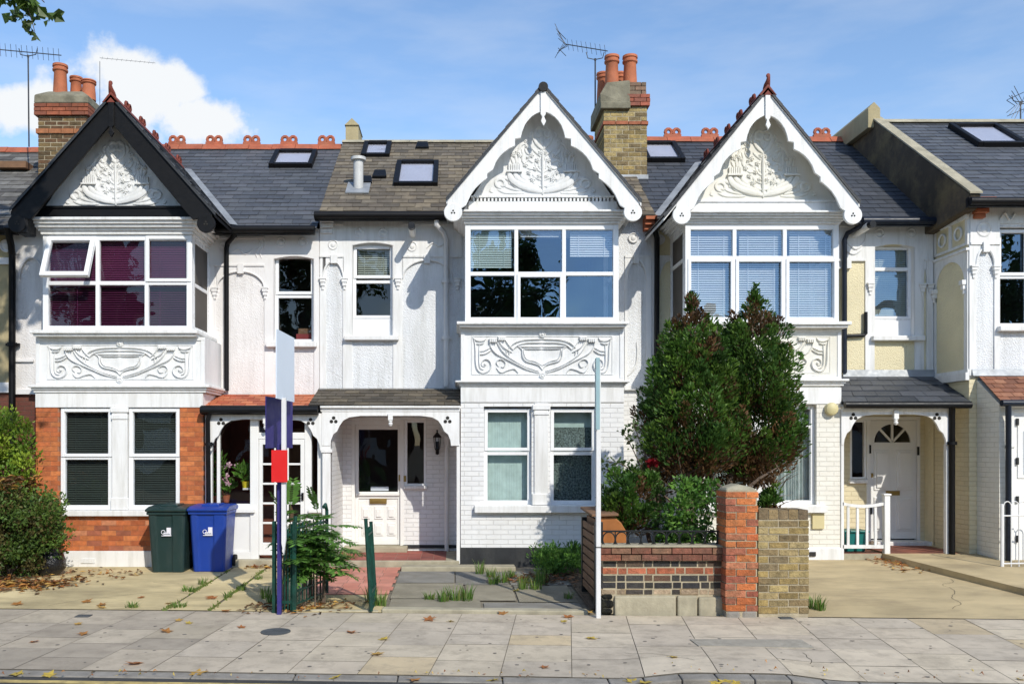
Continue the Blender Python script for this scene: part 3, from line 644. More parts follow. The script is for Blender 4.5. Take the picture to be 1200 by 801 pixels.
def bay(h, pu0, pu1, wu0, wu1, vct, vwt, vsl, vs2, vp0, vp1, vm, mull, trans, m, mrel, sashes=(), blinds=None, glassm='glass_blue', sideblind=None, wname='large white bay window', overh=(5, 5)):
    x = X; z = Z; b = MB()
    x0, x1 = x(pu0), x(pu1); zb, zt = z(vm), z(vs2)
    b.box(x0, x1, 14.012, 15, zb, zt)
    f = .0
    for a, c, e, g in ((x0, x1, z(vp0), zt), (x0, x1, zb, z(vp1)), (x0, x0 + .06, z(vp1), z(vp0)), (x1 - .06, x1, z(vp1), z(vp0))): b.box(a, c, 13.995, 14.02, e + .001, g - .001)
    b.build('bay_panel', m, h, bevel=.004)
    b = MB()
    moulding(b, x0, x1, z(vm), z(vp1 + 3), 13.99, [(.35, .025), (.3, .05), (.35, .085)]); b.build('bay_moulding', 'white', h, bevel=.008); b = MB()
    moulding(b, x(wu0), x(wu1), z(vs2), z(vsl), 13.96, [(.45, .09), (.55, .13)]); b.build('bay_sill', 'white', h, bevel=.008); b = MB()
    moulding(b, x(wu0), x(wu1), z(vwt), z(vct), 13.985, [(.22, .02), (.18, .05), (.2, .10), (.2, .14), (.2, .18)])
    b.build('bay_cornice', 'white' if m != 'relief_cream' else 'white', h, bevel=.008)
    panel_relief(h, pu0 + 6, pu1 - 6, vp0 - 1, vp1 + 1, mrel)
    a, c = x(wu0), x(wu1); zs, zh = z(vsl), z(vwt)
    w = win(h, a, c, zs, zh, 14.0, [x(u) for u in mull], [z(v) for v in trans], fw=.085, mw=.06, sashes=[(x(s[0]), x(s[1]), z(s[3]), z(s[2])) for s in sashes], blind=[(x(q[0], 14.1), x(q[1], 14.1), z(q[3], 14.1), z(q[2], 14.1), q[4], q[5]) for q in (blinds or [])], glassm=glassm, label=wname)
    for T in ((lambda p, d, zz, c=c: (c - (d - 14), 14.076 + p, zz)), (lambda p, d, zz, a=a: (a + (d - 14), 14.076 + p, zz))):
        win(h, 0, .92, zs, zh, 14.0, [], [z(v) for v in trans][:1], fw=.09, mw=.06, T=T, glassm='glass')
    return w

# ================================================================ MIDDLE HOUSE
C = thing('terraced_house', 'middle white house with roughcast upper wall, white scalloped gable and mottled brown slate roof', 'house', (X(500, 15), 14.5, 0), 'terraced houses')
x5 = lambda u: X(u, 15); z5 = lambda v: Z(v, 15)
rm = MB()
w = MB(); xl, xr = x5(375), x5(764)
w.wall(xl, X(547), z5(462), 5.62, 15, [(x5(413), x5(460.5), z5(394), z5(283.5))], rev=.13)
w.wall(X(723), xr, Z(452), 5.62, 15)
house_shell(w, xl, xr); w.build('wall', 'rough_white', C)
room(rm, x5(405), x5(475), z5(420), z5(265), 15.14, 17)
win(C, x5(413), x5(460.5), z5(372), z5(284), 15.09, [], [z5(329)], fw=.05, mw=.05, sashes=[(x5(414), x5(460), z5(325), z5(287))], blind=[(x5(418), x5(456), z5(321), z5(290), 'blind_olive', .8)], glassm='glass', sill=(x5(404), x5(467.5), z5(399), z5(393.6), .20), name='window')
k = MB(); k.box(x5(413), x5(460.5), 15.10, 15.16, z5(393.6), z5(372.2)); k.box(x5(456), x5(460.5), 15.085, 15.10, z5(393.6), z5(372.2)); k.build('window_apron', 'upvc', C, bevel=.006)
def exC(mb):
    arch(mb, 378, 403, 306, 331, 301, 15); mb.box(x5(388), x5(396), 14.94, 15.0, z5(309), z5(299))
    bracket(mb, 378.5, 331, 15); bracket(mb, 404, 331, 15); bracket(mb, 466.5, 331, 15); bracket(mb, 536, 331, 15)
    arch(mb, 472, 530, 305, 326, 301, 15); mb.box(x5(497), x5(504), 14.94, 15.0, z5(309), z5(299))
    for i, (a, b, v) in enumerate(((376, 392, 257), (376, 391, 263), (376, 390, 269))): mb.box(x5(a), x5(b), 14.86 + .04 * i, 15, z5(v + 5), z5(v))
    for v in ((287, 283),): mb.ribbon([(x5(500), z5(291)), (x5(507), z5(285)), (x5(515), z5(289)), (x5(522), z5(284))], 14.985, .03, .025)
    mb.box(x5(375), x5(540), 14.9, 15, z5(460), z5(456))
hall_trim(C, 'white', 375, 541, 413, 460.5, 257, 300.5, 394, 456, roundels=[(390.5, 287), (421, 273.5), (449, 273.5), (483, 289)], extra=[exC])
def exC2(mb):
    arch(mb, 735, 757, 305, 328, 301, 15); mb.box(x5(732), x5(764), 14.97, 15.02, z5(302), z5(299.5)); mb.box(x5(742), x5(748), 14.94, 15.0, z5(309), z5(299)); roundel(mb, 742, 279, 15)
    mb.box(x5(732), x5(735), 14.98, 15.02, z5(452), z5(301)); mb.box(x5(757), x5(763), 14.98, 15.02, z5(452), z5(301)); mb.box(x5(731), x5(764), 14.93, 15.02, z5(457), z5(452))
    mb.ribbon([(x5(736), z5(440)), (x5(745), z5(428)), (x5(747), z5(412)), (x5(746), z5(400))], 14.99, .03, .02)
k = MB(); exC2(k); k.build('wall_moulding', 'white', C, bevel=.004)
bay(C, 540, 731, 545, 725, 249, 262.5, 378, 384, 388, 443, 452, [605, 661], [320.5], 'relief', 'relief', sashes=[(606, 660, 321, 377)],
    blinds=[(552, 600, 266, 314, 'frostblind', .95), (610, 656, 266, 278, 'blind', .7), (668, 718, 266, 301, 'blind', .8)], wname='white bay window with six large panes, blinds half drawn')
room(rm, X(546), X(724), z5(385), z5(255), 14.13, 17.5)
# ground floor of the bay
w = MB(); holes = [(X(567), X(623), Z(591), Z(476)), (X(645), X(699), Z(591), Z(476))]
w.wall(X(540), X(731), Z(641), Z(452), 14, holes, rev=.12)
for xx, sg in ((X(540), -1), (X(731), 1)): w.face([(xx, 14, 0), (xx, 15.4, 0), (xx, 15.4, Z(452)), (xx, 14, Z(452))])
w.face([(X(731), 15, 0), (xr, 15, 0), (xr, 15, Z(452)), (X(731), 15, Z(452))])
w.build('ground_floor_wall', 'wbrick', C)
k = MB(); k.box(X(539), X(732), 13.985, 15, -.1, Z(641)); k.build('plinth', 'plinthblack', C, bevel=.01)
k = MB(); k.box(X(626), X(642.5), 13.97, 14.02, Z(591), Z(472)); k.box(X(624), X(644.5), 13.95, 14.02, Z(480), Z(474)); k.box(X(625), X(643.5), 13.955, 14.02, Z(486), Z(482)); k.box(X(623.5), X(645), 13.95, 14.02, Z(591), Z(578)); k.build('window_pier', 'white', C, bevel=.008)
k = MB(); k.box(X(540), X(731), 13.985, 14.02, Z(471), Z(454)); k.build('wall_band', 'white', C); k = MB(); k.box(X(556), X(709), 13.9, 14.02, Z(600), Z(591.5)); k.build('ground_floor_sill', 'white', C, bevel=.008)
win(C, X(567), X(623), Z(591), Z(478), 14.08, [], [Z(531)], fw=.06, mw=.055, sashes=[(X(568), X(622), Z(528), Z(479))], curtain=(X(568), X(622), Z(590), Z(479), 'frost', .0015), glassm='glass_dark', label='ground floor window with pale aqua curtain')
win(C, X(645), X(699), Z(591), Z(478), 14.08, [], [Z(531)], fw=.06, mw=.055, sashes=[(X(646), X(698), Z(528), Z(479))], curtain=(X(646), X(698), Z(590), Z(500), 'frost_dark', .0015), glassm='glass_dark', label='ground floor window with dark speckled net below a pale top')
k = MB(); k.box(X(647), X(697), 14.26, 14.27, Z(502), Z(478)); k.build('curtain_top', 'frost', C)
room(rm, X(560), X(706), Z(600), Z(468), 14.35, 16)
# gable and roofs
gb = MB(); gb.prism([(X(541), Z(249)), (X(730), Z(249)), (X(636), Z(107))], 14.02, 14.2); gb.build('gable', 'relief', C)
k = MB(); k.box(X(549), X(722), 13.95, 14.03, Z(249), Z(237)); k.box(X(552), X(719), 13.93, 14.03, Z(232.5), Z(230.5))
for i in range(38):
    u = 554 + i * 4.35; k.box(X(u), X(u + 2.3), 13.945, 14.03, Z(237), Z(232.6))
k.build('dentil_band', 'white', C)
gable_relief(C, 636, 230, 1.0, 'relief')
xa, za, s = gable_front(C, 636, 102, 1.0, 1.0, 'white', SCALLOP, 246)
gable_roof(C, xa, za, s, X(523, 13.7), X(751, 13.7), SLATE2, 'slate', base=(5.58, .695))
main_roof(C, xl + .01, x5(764), 14.72, 5.55, 18, 7.84, OLDSL, 'oldslate', n=22, w=.26, j=.24)
k = MB(); xx = xl
while xx < x5(764) - .1:
    k.extrude([(xx, 17.86, 7.79), (xx, 17.97, 7.87), (xx, 18.03, 7.87), (xx, 18.14, 7.79)], (.44, 0, 0)); xx += .445
k.build('ridge_tiles', 'stone', C)
gutter(C, x5(372), x5(524), 14.66, Z(252, 14.66))
skylight(C, 423, 456.5, 170.5, 186, 5.55); skylight(C, 461, 513, 193, 220, 5.55)
def onroof(u, v, ze=5.55, ye=14.72, sl=.6982):
    y = (ze - sl * ye - H) / ((522 - v) / F - sl); return X(u, y), y, H + (522 - v) * y / F
for u, v in ((495, 174), (445, 208), (428, 215)):
    px, py, pz = onroof(u, v); k = MB(); k.extrude([(px - .13, py - .08, pz - .03), (px + .13, py - .08, pz - .03), (px + .1, py + .08, pz + .13), (px - .1, py + .08, pz + .13)], (0, -.02, .035)); k.build('roof_vent', 'blackpipe', C, bevel=.01)
px, py, pz = onroof(420, 222); pt = Z(184, py)
k = MB(); k.lathe(px, py, [(.085, pz - .1), (.085, pt - .06), (.13, pt - .06), (.13, pt - .01), (.05, pt)], 18); f = k.build('flue_pipe', 'zinc', C, smooth='auto')
k = MB(); k.extrude([(px - .2, py - .22, pz - .13), (px + .2, py - .22, pz - .13), (px + .2, py + .2, pz + .165), (px - .2, py + .2, pz + .165)], (0, -.01, .02)); k.build('flashing', 'lead', f)
# pipes
pipe(C, [(x5(512), 14.72, z5(254)), (x5(512), 14.74, z5(268)), (x5(520), 14.88, z5(274)), (x5(523), 14.93, z5(282)), (x5(523), 14.93, z5(453))], .042, 'timberwhite', clips=(z5(396), z5(330)))
k = MB(); k.tube([(x5(484), 15.02, z5(275)), (x5(484), 14.55, z5(275) + .02)], .055, 14); e = k.build('boiler_flue', 'white', C, smooth='auto')
k = MB(); k.tube([(x5(484), 14.56, z5(275) + .02), (x5(484), 14.45, z5(275) + .025)], .056, 14); k.build('flue_terminal', 'blackpipe', e, smooth='auto')
k = MB(); k.tube([(x5(766), 14.78, z5(258)), (x5(766), 14.9, z5(272)), (x5(769), 14.94, z5(280)), (x5(768), 14.94, z5(640))], .045, 10); k.build('downpipe', 'blackpipe', C, smooth='auto')
k = MB()
for i, v in enumerate((257, 262, 267)): k.box(x5(753), x5(766 - i * 1.5), 14.72 + .06 * i, 15, z5(v + 4.5), z5(v))
k.build('eaves_corbel', 'terracotta', C)
# porch
mb = MB(); slates(mb, (x5(375.5) - .02, 13.9, Z(474.5, 13.9)), (X(540) - .01, 13.9, Z(474.5, 13.9)), (X(540) - .01, 14.98, z5(455)), (x5(375.5) - .02, 14.98, z5(455)), 6, .24, [shade(c, .62) for c in OLDSL], j=.35); mb.build('porch_roof', 'oldslate', C, recalc=False)
k = MB(); k.box(X(376), X(539), 13.95, 14.0, Z(482), Z(475.5)); k.box(X(376), X(539), 13.91, 13.98, Z(478), Z(475)); k.build('porch_fascia', 'white', C, bevel=.005)
porch_arch(C, 377, 538.5, 482, 487, 522, 13.96)
k = MB(); k.box(X(378), X(387.5), 13.97, 14.08, 0, Z(518)); k.box(X(376.5), X(389.5), 13.95, 14.1, Z(530), Z(526)); k.build('porch_post', 'white', C, bevel=.006); k = MB(); k.box(X(535), X(539), 13.98, 14.06, 0, Z(520)); k.build('porch_post', 'white', C, bevel=.006)
DY = 15.3; xd = lambda u: X(u, DY); zd = lambda v: Z(v, DY)
w = MB(); w.wall(X(378), X(540), 0, Z(480), DY, [(xd(412), xd(473), zd(640), zd(490)), (xd(474.5), xd(499.5), zd(570), zd(490))], rev=.12)
w.face([(X(378), 14.05, 0), (X(378), DY, 0), (X(378), DY, Z(480)), (X(378), 14.05, Z(480))]); w.face([(X(388), 14.08, 0), (X(388) + .02, DY, 0), (X(388) + .02, DY, Z(480)), (X(388), 14.08, Z(480))]); w.build('porch_wall', 'wbrick', C)
k = MB(); k.box(X(378), X(540), 14.0, DY, Z(478), Z(475.5)); k.build('porch_ceiling', 'white', C)
k = MB(); k.box(xd(472), X(540), DY - .02, DY + .02, .1, zd(638)); k.build('porch_skirting', 'plinthblack', C)
mb = MB(); mb.box(xd(412), xd(416), DY + .0, DY + .1, zd(640), zd(492)); mb.box(xd(469), xd(473.5), DY - .01, DY + .1, zd(640), zd(492)); mb.box(xd(416), xd(469), DY + .002, DY + .1, zd(497), zd(492)); mb.box(xd(412), xd(500), DY - .03, DY + .1, zd(492), zd(489)); mb.build('door_frame', 'doorwhite', C, bevel=.006)
mb = MB(); y0, y1 = DY + .04, DY + .085
for a, b, e, g in ((416, 420, 638, 497), (466, 469, 638, 497), (420, 466, 503, 497), (420, 466, 584, 576), (420, 466, 638, 632)): mb.box(xd(a), xd(b), y0, y1, zd(e), zd(g))
mb.box(xd(420), xd(466), y0 + .02, y1, zd(632), zd(584)); mb.box(xd(417), xd(468), y0 - .035, y0, zd(580.5), zd(577))
for c_ in range(3):
    for r_ in range(2):
        a = 421 + c_ * 15; e = 593 + r_ * 19.5; mb.box(xd(a + 2.5), xd(a + 12.5), y0 + .004, y0 + .03, zd(e + 15), zd(e)); mb.box(xd(a + 4.5), xd(a + 10.5), y0 - .014, y0 + .01, zd(e + 12.5), zd(e + 3))
door = mb.build('door', 'doorwhite', C, bevel=.006, label='white front door with one large dark pane')
g = MB(); g.sheet(xd(419), xd(467), y0 + .015, zd(577), zd(502)); g.build('pane', 'glass_dark', door)
k = MB(); k.box(xd(433), xd(453), y0 - .012, y0 + .01, zd(590), zd(584)); k.box(xd(435), xd(451), y0 - .018, y0 - .01, zd(588.5), zd(585.5)); k.build('letter_flap', 'brass', door, bevel=.003)
k = MB(); k.box(xd(467), xd(471), y0 - .03, y0, zd(563.5), zd(556)); k.build('lock', 'brass', door, bevel=.003); k = MB(); k.box(xd(473), xd(476), DY - .02, DY, zd(564), zd(557)); k.build('lock', 'brass', door, bevel=.003)
k = MB(); k.box(xd(434), xd(455), y0 + .03, y0 + .035, zd(575), zd(570)); k.build('notice', 'signwhite', door)
win(C, xd(474.5), xd(499.5), zd(569), zd(492), DY - .005, fw=.04, glassm='glass_dark', sill=(xd(473.5), xd(501), zd(572.5), zd(568.5), .06))
room(rm, xd(410), xd(504), zd(642), zd(480), DY + .12, 17)
k = MB(); k.tube([(xd(523.5), DY - .06, zd(648)), (xd(523.5), DY - .06, zd(512))], .036, 10); k.tube([(xd(523.5), DY - .06, zd(516)), (xd(523.5), DY - .06, zd(511))], .05, 10); k.build('downpipe', 'timberwhite', C, smooth='auto')
k = MB(); k.box(xd(404), xd(478), 15.0, DY + .12, .05, zd(638.5)); k.build('door_step', 'stone', C, bevel=.015)
k = MB(); k.box(X(377.5), X(538), 13.93, 15.35, -.1, .055); k.build('porch_floor', 'stone', C, bevel=.012)
k = MB(); a = X(386); n = 0
for i in range(10):
    for j in range(6):
        xx = a + i * .2; yy = 14.02 + j * .205
        if xx + .2 < X(537): k.box(xx, xx + .195, yy, yy + .2, .05, .06, pick([(.36, .10, .075), (.30, .085, .065)] if i < 7 else [(.20, .06, .05), (.24, .07, .055)], .15))
k.build('porch_tiles', 'redtile', C)
rm.build('interior', 'room', C)
# wall lantern
L = thing('wall_lantern', 'black coach lantern on the white brick wall beside the door', 'lantern', (xd(512.5), DY - .04, zd(532)))
k = MB(); k.box(xd(510.5), xd(514.5), DY - .03, DY, zd(532), zd(517)); k.tube([(xd(512.5), DY - .02, zd(530)), (xd(512.5), DY - .1, zd(532)), (xd(512.5), DY - .13, zd(527))], .012, 8); k.build('bracket', 'black', L, bevel=.004)
lx, ly = xd(512.5), DY - .13
k = MB(); k.lathe(lx, ly, [(.012, zd(503.5)), (.016, zd(505)), (.01, zd(506)), (.03, zd(508)), (.068, zd(511)), (.072, zd(512.5)), (.05, zd(512.5))], 8); k.lathe(lx, ly, [(.028, zd(527.5)), (.04, zd(526)), (.045, zd(525)), (.03, zd(525))], 8)
for q in range(6):
    t = q * 1.047; k.tube([(lx + .042 * math.cos(t), ly + .042 * math.sin(t), zd(525)), (lx + .06 * math.cos(t), ly + .06 * math.sin(t), zd(512.5))], .005, 5)
k.build('lamp_cage', 'black', L)
k = MB(); k.lathe(lx, ly, [(.036, zd(525)), (.052, zd(513))], 6); k.build('lamp_glass', 'glass_dark', L)

# ================================================================ LEFT HOUSE
A = thing('terraced_house', 'left house with black gable boards, purple blinds upstairs and red brick ground floor', 'house', (X(200, 15), 14.5, 0), 'terraced houses')
rm = MB(); xl, xr = x5(16), x5(374.5)
w = MB(); w.wall(X(222), xr, z5(470), 5.4, 15, [(x5(321), x5(368), z5(401), z5(294.5))], rev=.13)
w.wall(xl, X(52), z5(462), 5.4, 15); house_shell(w, xl, xr); w.build('wall', 'rough_pink', A)
win(A, x5(321), x5(368), z5(400.5), z5(295), 15.09, [], [z5(346)], fw=.055, mw=.055, sashes=[(x5(322), x5(367), z5(344), z5(298))], glassm='glass', sill=(x5(313), x5(372), z5(407), z5(400.5), .20))
room(rm, x5(313), x5(372), z5(420), z5(280), 15.14, 17)
k = MB(); k.box(x5(344), x5(366), 15.25, 15.45, z5(398), z5(389)); k.build('shelf_box', 'books', A); k = MB(); k.box(x5(346), x5(362), 15.3, 15.42, z5(389), z5(382)); k.build('shelf_basket', 'oldwood', A)
def exA(mb):
    arch(mb, 254, 310, 318, 338, 311, 15); mb.box(x5(279), x5(286), 14.94, 15, z5(321), z5(309.5)); bracket(mb, 252, 342, 15); bracket(mb, 311, 342, 15)
    for a in (302, 307): mb.ribbon([(x5(a), z5(303)), (x5(a - 2), z5(295)), (x5(a + 3), z5(288)), (x5(a), z5(280))], 14.985, .025, .02)
    mb.ribbon([(x5(272), z5(296)), (x5(280), z5(292)), (x5(288), z5(298)), (x5(296), z5(292))], 14.985, .03, .02)
hall_trim(A, 'rough_pink_trim', 245, 374, 321, 368, 273, 311, 401, 462, roundels=[(329.5, 284), (355, 284), (262, 290)], extra=[exA])
k = MB(); arch(k, 23, 52, 302, 330, 298, 15); k.box(x5(16), x5(54), 14.98, 15.02, z5(298), z5(268)); k.build('wall_moulding', 'rough_pink_trim', A, bevel=.004); k = MB(); k.box(x5(16), x5(40), 14.96, 15.02, z5(424), z5(421)); k.build('wall_moulding', 'rough_pink_trim', A, bevel=.004); k = MB(); k.box(x5(16), x5(60), 14.94, 15.02, z5(462), z5(456)); k.build('wall_moulding', 'rough_pink_trim', A, bevel=.004)
bay(A, 42, 240, 50, 225, 257.5, 275, 388, 395, 399, 448, 460, [114, 171.5], [331.5], 'relief', 'relief', sashes=[(171, 224, 276.5, 330)],
    blinds=[(59, 220, 277, 333, 'blind_purple', 1.02), (59, 220, 336, 384, 'blind_purple', .45)], wname='white bay window with purple blinds and a propped open top pane', glassm='glass_dark')
room(rm, X(51), X(224), z5(395), z5(262), 14.13, 17.5)
ax, bx, zt_, zb_ = X(56), X(112), Z(277), Z(331); ang = math.radians(24)
T = lambda a, d, q: (a, 13.985 + (d - 14) * math.cos(ang) - (zt_ - q) * math.sin(ang), zt_ - (zt_ - q) * math.cos(ang) - (d - 14) * math.sin(ang))
win(A, ax, bx, zb_, zt_, 14.0, fw=.07, T=T, glassm='glass_dark', name='open_casement', label='top hung pane propped open')
# ground floor: red brick piers and apron
br = MB(); cr = MB()
for a, b, v0, v1 in ((42, 69.5, 603, 477), (211, 238, 603, 477), (42, 238, 645, 603.5)):
    bricks(br, X(a), X(b), Z(v0), Z(v1), 14.0, 14.1, RED if v1 < 600 else RED + [(.34, .11, .06), (.50, .20, .10)], h=.074, jt=.007, rough=.0015); cr.box(X(a) + .004, X(b) - .004, 14.004, 14.12, Z(v0) + .001, Z(v1) - .001)
bb = br.build('bay_brickwork', 'brick', A); cr.build('mortar', 'mortar_red', bb)
k = MB(); k.box(X(42), X(238), 13.985, 15, Z(477), Z(460.3)); k.build('wall_band', 'white', A); k = MB(); k.box(X(67), X(213), 13.92, 14.05, Z(604), Z(597.3)); k.build('ground_floor_sill', 'white', A, bevel=.008); k = MB(); k.box(X(131.5), X(149.5), 13.98, 14.06, Z(597), Z(474)); k.box(X(130), X(151), 13.96, 14.03, Z(483), Z(477.5)); k.box(X(131), X(150), 13.965, 14.03, Z(491), Z(486)); k.box(X(130.5), X(150.5), 13.965, 14.03, Z(597), Z(583)); k.build('window_pier', 'white', A, bevel=.008)
for a, b in ((135, 138.5), (142.5, 146)):
    pass
k = MB(); k.box(X(42), X(238), 13.975, 14.3, Z(664), Z(645)); k.build('plinth', 'white', A, bevel=.01)
k = MB(); k.box(X(96), X(112), 13.96, 14, Z(659), Z(654)); k.build('air_brick', 'relief', A)
w = MB()
for xx in (X(42) + .004, X(238) - .004): w.face([(xx, 14.05, -.1), (xx, 15.4, -.1), (xx, 15.4, Z(460)), (xx, 14.05, Z(460))])
w.build('ground_floor_wall', 'brick_side', A); w = MB(); w.face([(xl, 15, -.1), (X(42), 15, -.1), (X(42), 15, z5(462)), (xl, 15, z5(462))]); w.build('ground_floor_wall', 'dkbrick', A)
for a, b, lab in ((70, 131, 'ground floor window left of the white pier'), (150, 210.5, 'ground floor window right of the white pier')):
    win(A, X(a), X(b), Z(597), Z(477.5), 14.03, [], [Z(536)], fw=.07, mw=.06, sashes=[(X(a + 1), X(b - .5), Z(535), Z(478.5))], blind=[(X(a + 5), X(b - 5), Z(592, 14.2), Z(481, 14.2), 'blind_dark', .75)], glassm='glass', label=lab)
room(rm, X(60), X(222), Z(605), Z(470), 14.22, 16)
gb = MB(); gb.prism([(X(42), Z(257)), (X(236), Z(257)), (X(134), Z(122))], 14.02, 14.2); gb.build('gable', 'relief', A)
k = MB(); k.box(X(34), X(236), 13.9, 14.03, Z(257.3), Z(243)); k.box(X(40), X(232), 13.88, 14.0, Z(246), Z(243.5)); k.build('gable_beam', 'black', A)
k = MB(); k.box(X(42), X(232), 13.86, 14.0, Z(261), Z(257.6)); k.build('beam_fillet', 'white', A)
gable_relief(A, 136, 243, .95, 'relief', Y=14.02)
xa, za, s = gable_front(A, 132, 115, 1.05, 1.0, 'black', [(90, 143), (2.6, 33)], 246)
k = MB(); k.box(X(20, 13.7), X(34, 13.7), 13.66, 13.95, Z(274, 13.7), Z(252, 13.7)); k.build('eaves_bracket', 'black', A, bevel=.02)
gable_roof(A, xa, za, s, X(14, 13.7), X(254, 13.7), SLATE, 'slate', mm='black', ridge='ridge_dark', crests=True, base=(5.36, .73))
main_roof(A, xl, xr - .005, 14.72, 5.34, 18, 7.72, SLATE, 'slate', n=22, w=.3, ridge='ridge', j=.12)
gutter(A, x5(246), x5(372), 14.66, Z(268.5, 14.66)); gutter(A, x5(4), x5(30), 14.66, Z(268.5, 14.66))
skylight(A, 315, 366, 180, 197.5, 5.34, sl=.7256, ye=14.72)
pipe(A, [(x5(281), 14.72, z5(272)), (x5(278), 14.78, z5(280)), (x5(268), 14.92, z5(286)), (x5(266.5), 14.94, z5(292)), (x5(266.5), 14.94, z5(458))], .04, 'black')
pipe(A, [(x5(22), 14.6, z5(272)), (x5(20), 14.8, z5(290)), (x5(17), 14.92, z5(300)), (x5(17), 14.92, 0)], .055, 'black', clips=(z5(404),))
# glazed porch
mb = MB(); slates(mb, (X(237, 13.9), 13.9, Z(479, 13.9)), (x5(375) - .025, 13.9, Z(479, 13.9)), (x5(375) - .025, 14.98, z5(462)), (x5(243), 14.98, z5(462)), 6, .17, REDT, j=.12); mb.build('porch_roof', 'tile', A, recalc=False)
gutter(A, X(238), X(374), 13.86, Z(480, 13.86), 'blackpipe')
porch_arch(A, 245, 378, 484, 491, 528, 13.97, inset=3)
PY = 14.06; xp = lambda u: X(u, PY); zp = lambda v: Z(v, PY)
w = MB(); T0 = PY
for a, b, e, g in ((240, 248.5, 655, 486), (293, 303, 655, 486), (357, 365, 655, 486), (372, 378, 655, 486), (303, 357, 492, 486), (303, 357, 514, 506.5), (248.5, 293, 600, 590), (365, 372, 600, 590), (248.5, 293, 655, 646), (254, 257.5, 590, 500)): w.box(xp(a), xp(b), T0, T0 + .08, zp(e), zp(g))
for a, b in ((248.5, 293), (365, 372)): w.box(xp(a), xp(b), T0 + .03, T0 + .06, zp(646), zp(600))
w.box(xp(246), xp(299), T0 - .06, T0, zp(600), zp(596)); w.box(xp(362), xp(377), T0 - .06, T0, zp(600), zp(596))
fr = w.build('porch_screen', 'doorwhite', A, bevel=.006)
g = MB()
for a, b, e, g_ in ((248.5, 293, 590, 486), (365, 372, 590, 486), (303, 357, 506.5, 492)): g.sheet(xp(a), xp(b), T0 + .03, zp(e), zp(g_))
g.build('pane', 'glass_dark', fr)
d = MB()
for a, b, e, g_ in ((303.3, 307.5, 650, 514), (352, 356.7, 650, 514), (307.5, 352, 520.5, 514), (307.5, 352, 650, 635.5)): d.box(xp(a), xp(b), T0 + .01, T0 + .06, zp(e), zp(g_))
for u in (322, 337): d.box(xp(u - 1), xp(u + 1), T0 + .015, T0 + .05, zp(635.5), zp(520.5))
for i in range(1, 5):
    v = 520.5 + 23 * i; d.box(xp(307.5), xp(352), T0 + .018, T0 + .048, zp(v + 1.2), zp(v - 1.2))
dr = d.build('door', 'doorwhite', A, bevel=.004, label='white glazed porch door of small panes')
g = MB(); g.sheet(xp(307), xp(352.5), T0 + .03, zp(636), zp(520)); g.build('pane', 'glass_dark', dr)
k = MB(); k.box(xp(353.2), xp(355.8), T0 - .01, T0 + .01, zp(586), zp(577)); k.tube([(xp(354.5), T0 - .01, zp(580)), (xp(354.5), T0 - .05, zp(580)), (xp(349), T0 - .05, zp(580))], .008, 6); k.build('handle', 'black', dr)
k = MB(); room(k, X(240), X(378), 0, Z(484), 14.15, 15.6); k.build('porch_interior', 'redroom', A)
k = MB(); k.box(X(285), X(293), 14.6, 14.9, Z(589), Z(493)); k.box(X(320), X(352), 15.3, 15.4, 0, Z(500)); k.build('inner_door', 'hallroom', A)
k = MB(); k.box(xp(282), xp(293), 14.2, 14.5, zp(574), zp(572)); k.build('porch_shelf', 'white', A)
k = MB(); k.box(X(238), X(378), 13.93, 14.2, -.1, Z(655)); k.build('door_step', 'stone', A, bevel=.012)
pipe(A, [(X(246, 13.87), 13.87, Z(482, 13.87)), (X(245), 13.93, Z(492)), (X(246), 13.95, 0)], .036, 'blackpipe', clips=(Z(520),))
rm.build('interior', 'room', A)
# chimneys of the left house
yc = 16.3; xc = lambda u: X(u, yc); zc = lambda v: Z(v, yc)
chimney(A, xc(45), xc(101), yc, 16.95, 5.8, zc(122), zc(104), [(.17, .11, .05), (.12, .075, .035), (.21, .14, .06), (.15, .08, .04)], 'oldbrick',
        [(xc(65), yc + .2, .125, zc(71) - zc(104)), (xc(77), yc + .45, .11, zc(79) - zc(104)), (xc(96), yc + .3, .125, zc(87) - zc(104))], bands=[(zc(136), zc(122), .055, [(.30, .09, .045), (.22, .07, .04)]), (zc(157), zc(151), .03, [(.36, .14, .06)])])
k = MB(); k.box(X(405, 18.1), X(420, 18.1), 18.1, 18.8, 7.3, Z(146, 18.1)); k.extrude([(X(404, 18.1), 18.07, Z(147, 18.1)), (X(421, 18.1), 18.07, Z(147, 18.1)), (X(412.5, 18.1), 18.07, Z(139, 18.1))], (0, .75, 0)); k.build('party_wall_stub', 'old_render', A)
# ================================================================ RIGHT-HAND BAY HOUSE
Tt = thing('terraced_house', 'house right of the conifers with cream walls, white bay and panelled door with fanlight', 'house', (X(1000, 15), 14.5, 0), 'terraced houses')
rm = MB(); xl, xr = x5(764.3), 7.9
XB = X(980)
w = MB(); w.wall(XB, xr, z5(455), 5.5, 15, [(x5(1024.5), x5(1071), z5(394), z5(287))], rev=.13)
w.wall(xl, X(806), z5(460), 5.5, 15); house_shell(w, xl, xr); w.build('wall', 'rough_cream', Tt)
room(rm, x5(1016), x5(1080), z5(420), z5(270), 15.14, 17)
win(Tt, x5(1024.5), x5(1071), z5(373), z5(287.5), 15.09, [], [z5(314)], fw=.05, mw=.06, blind=[(x5(1028), x5(1068), z5(370), z5(290), 'blind_olive', .95)], glassm='glass_blue', sill=(x5(1020), x5(1080.5), z5(399.5), z5(393.8), .20))
k = MB(); k.box(x5(1024.5), x5(1071), 15.10, 15.16, z5(393.8), z5(373.2)); k.build('window_apron', 'upvc', Tt, bevel=.006)
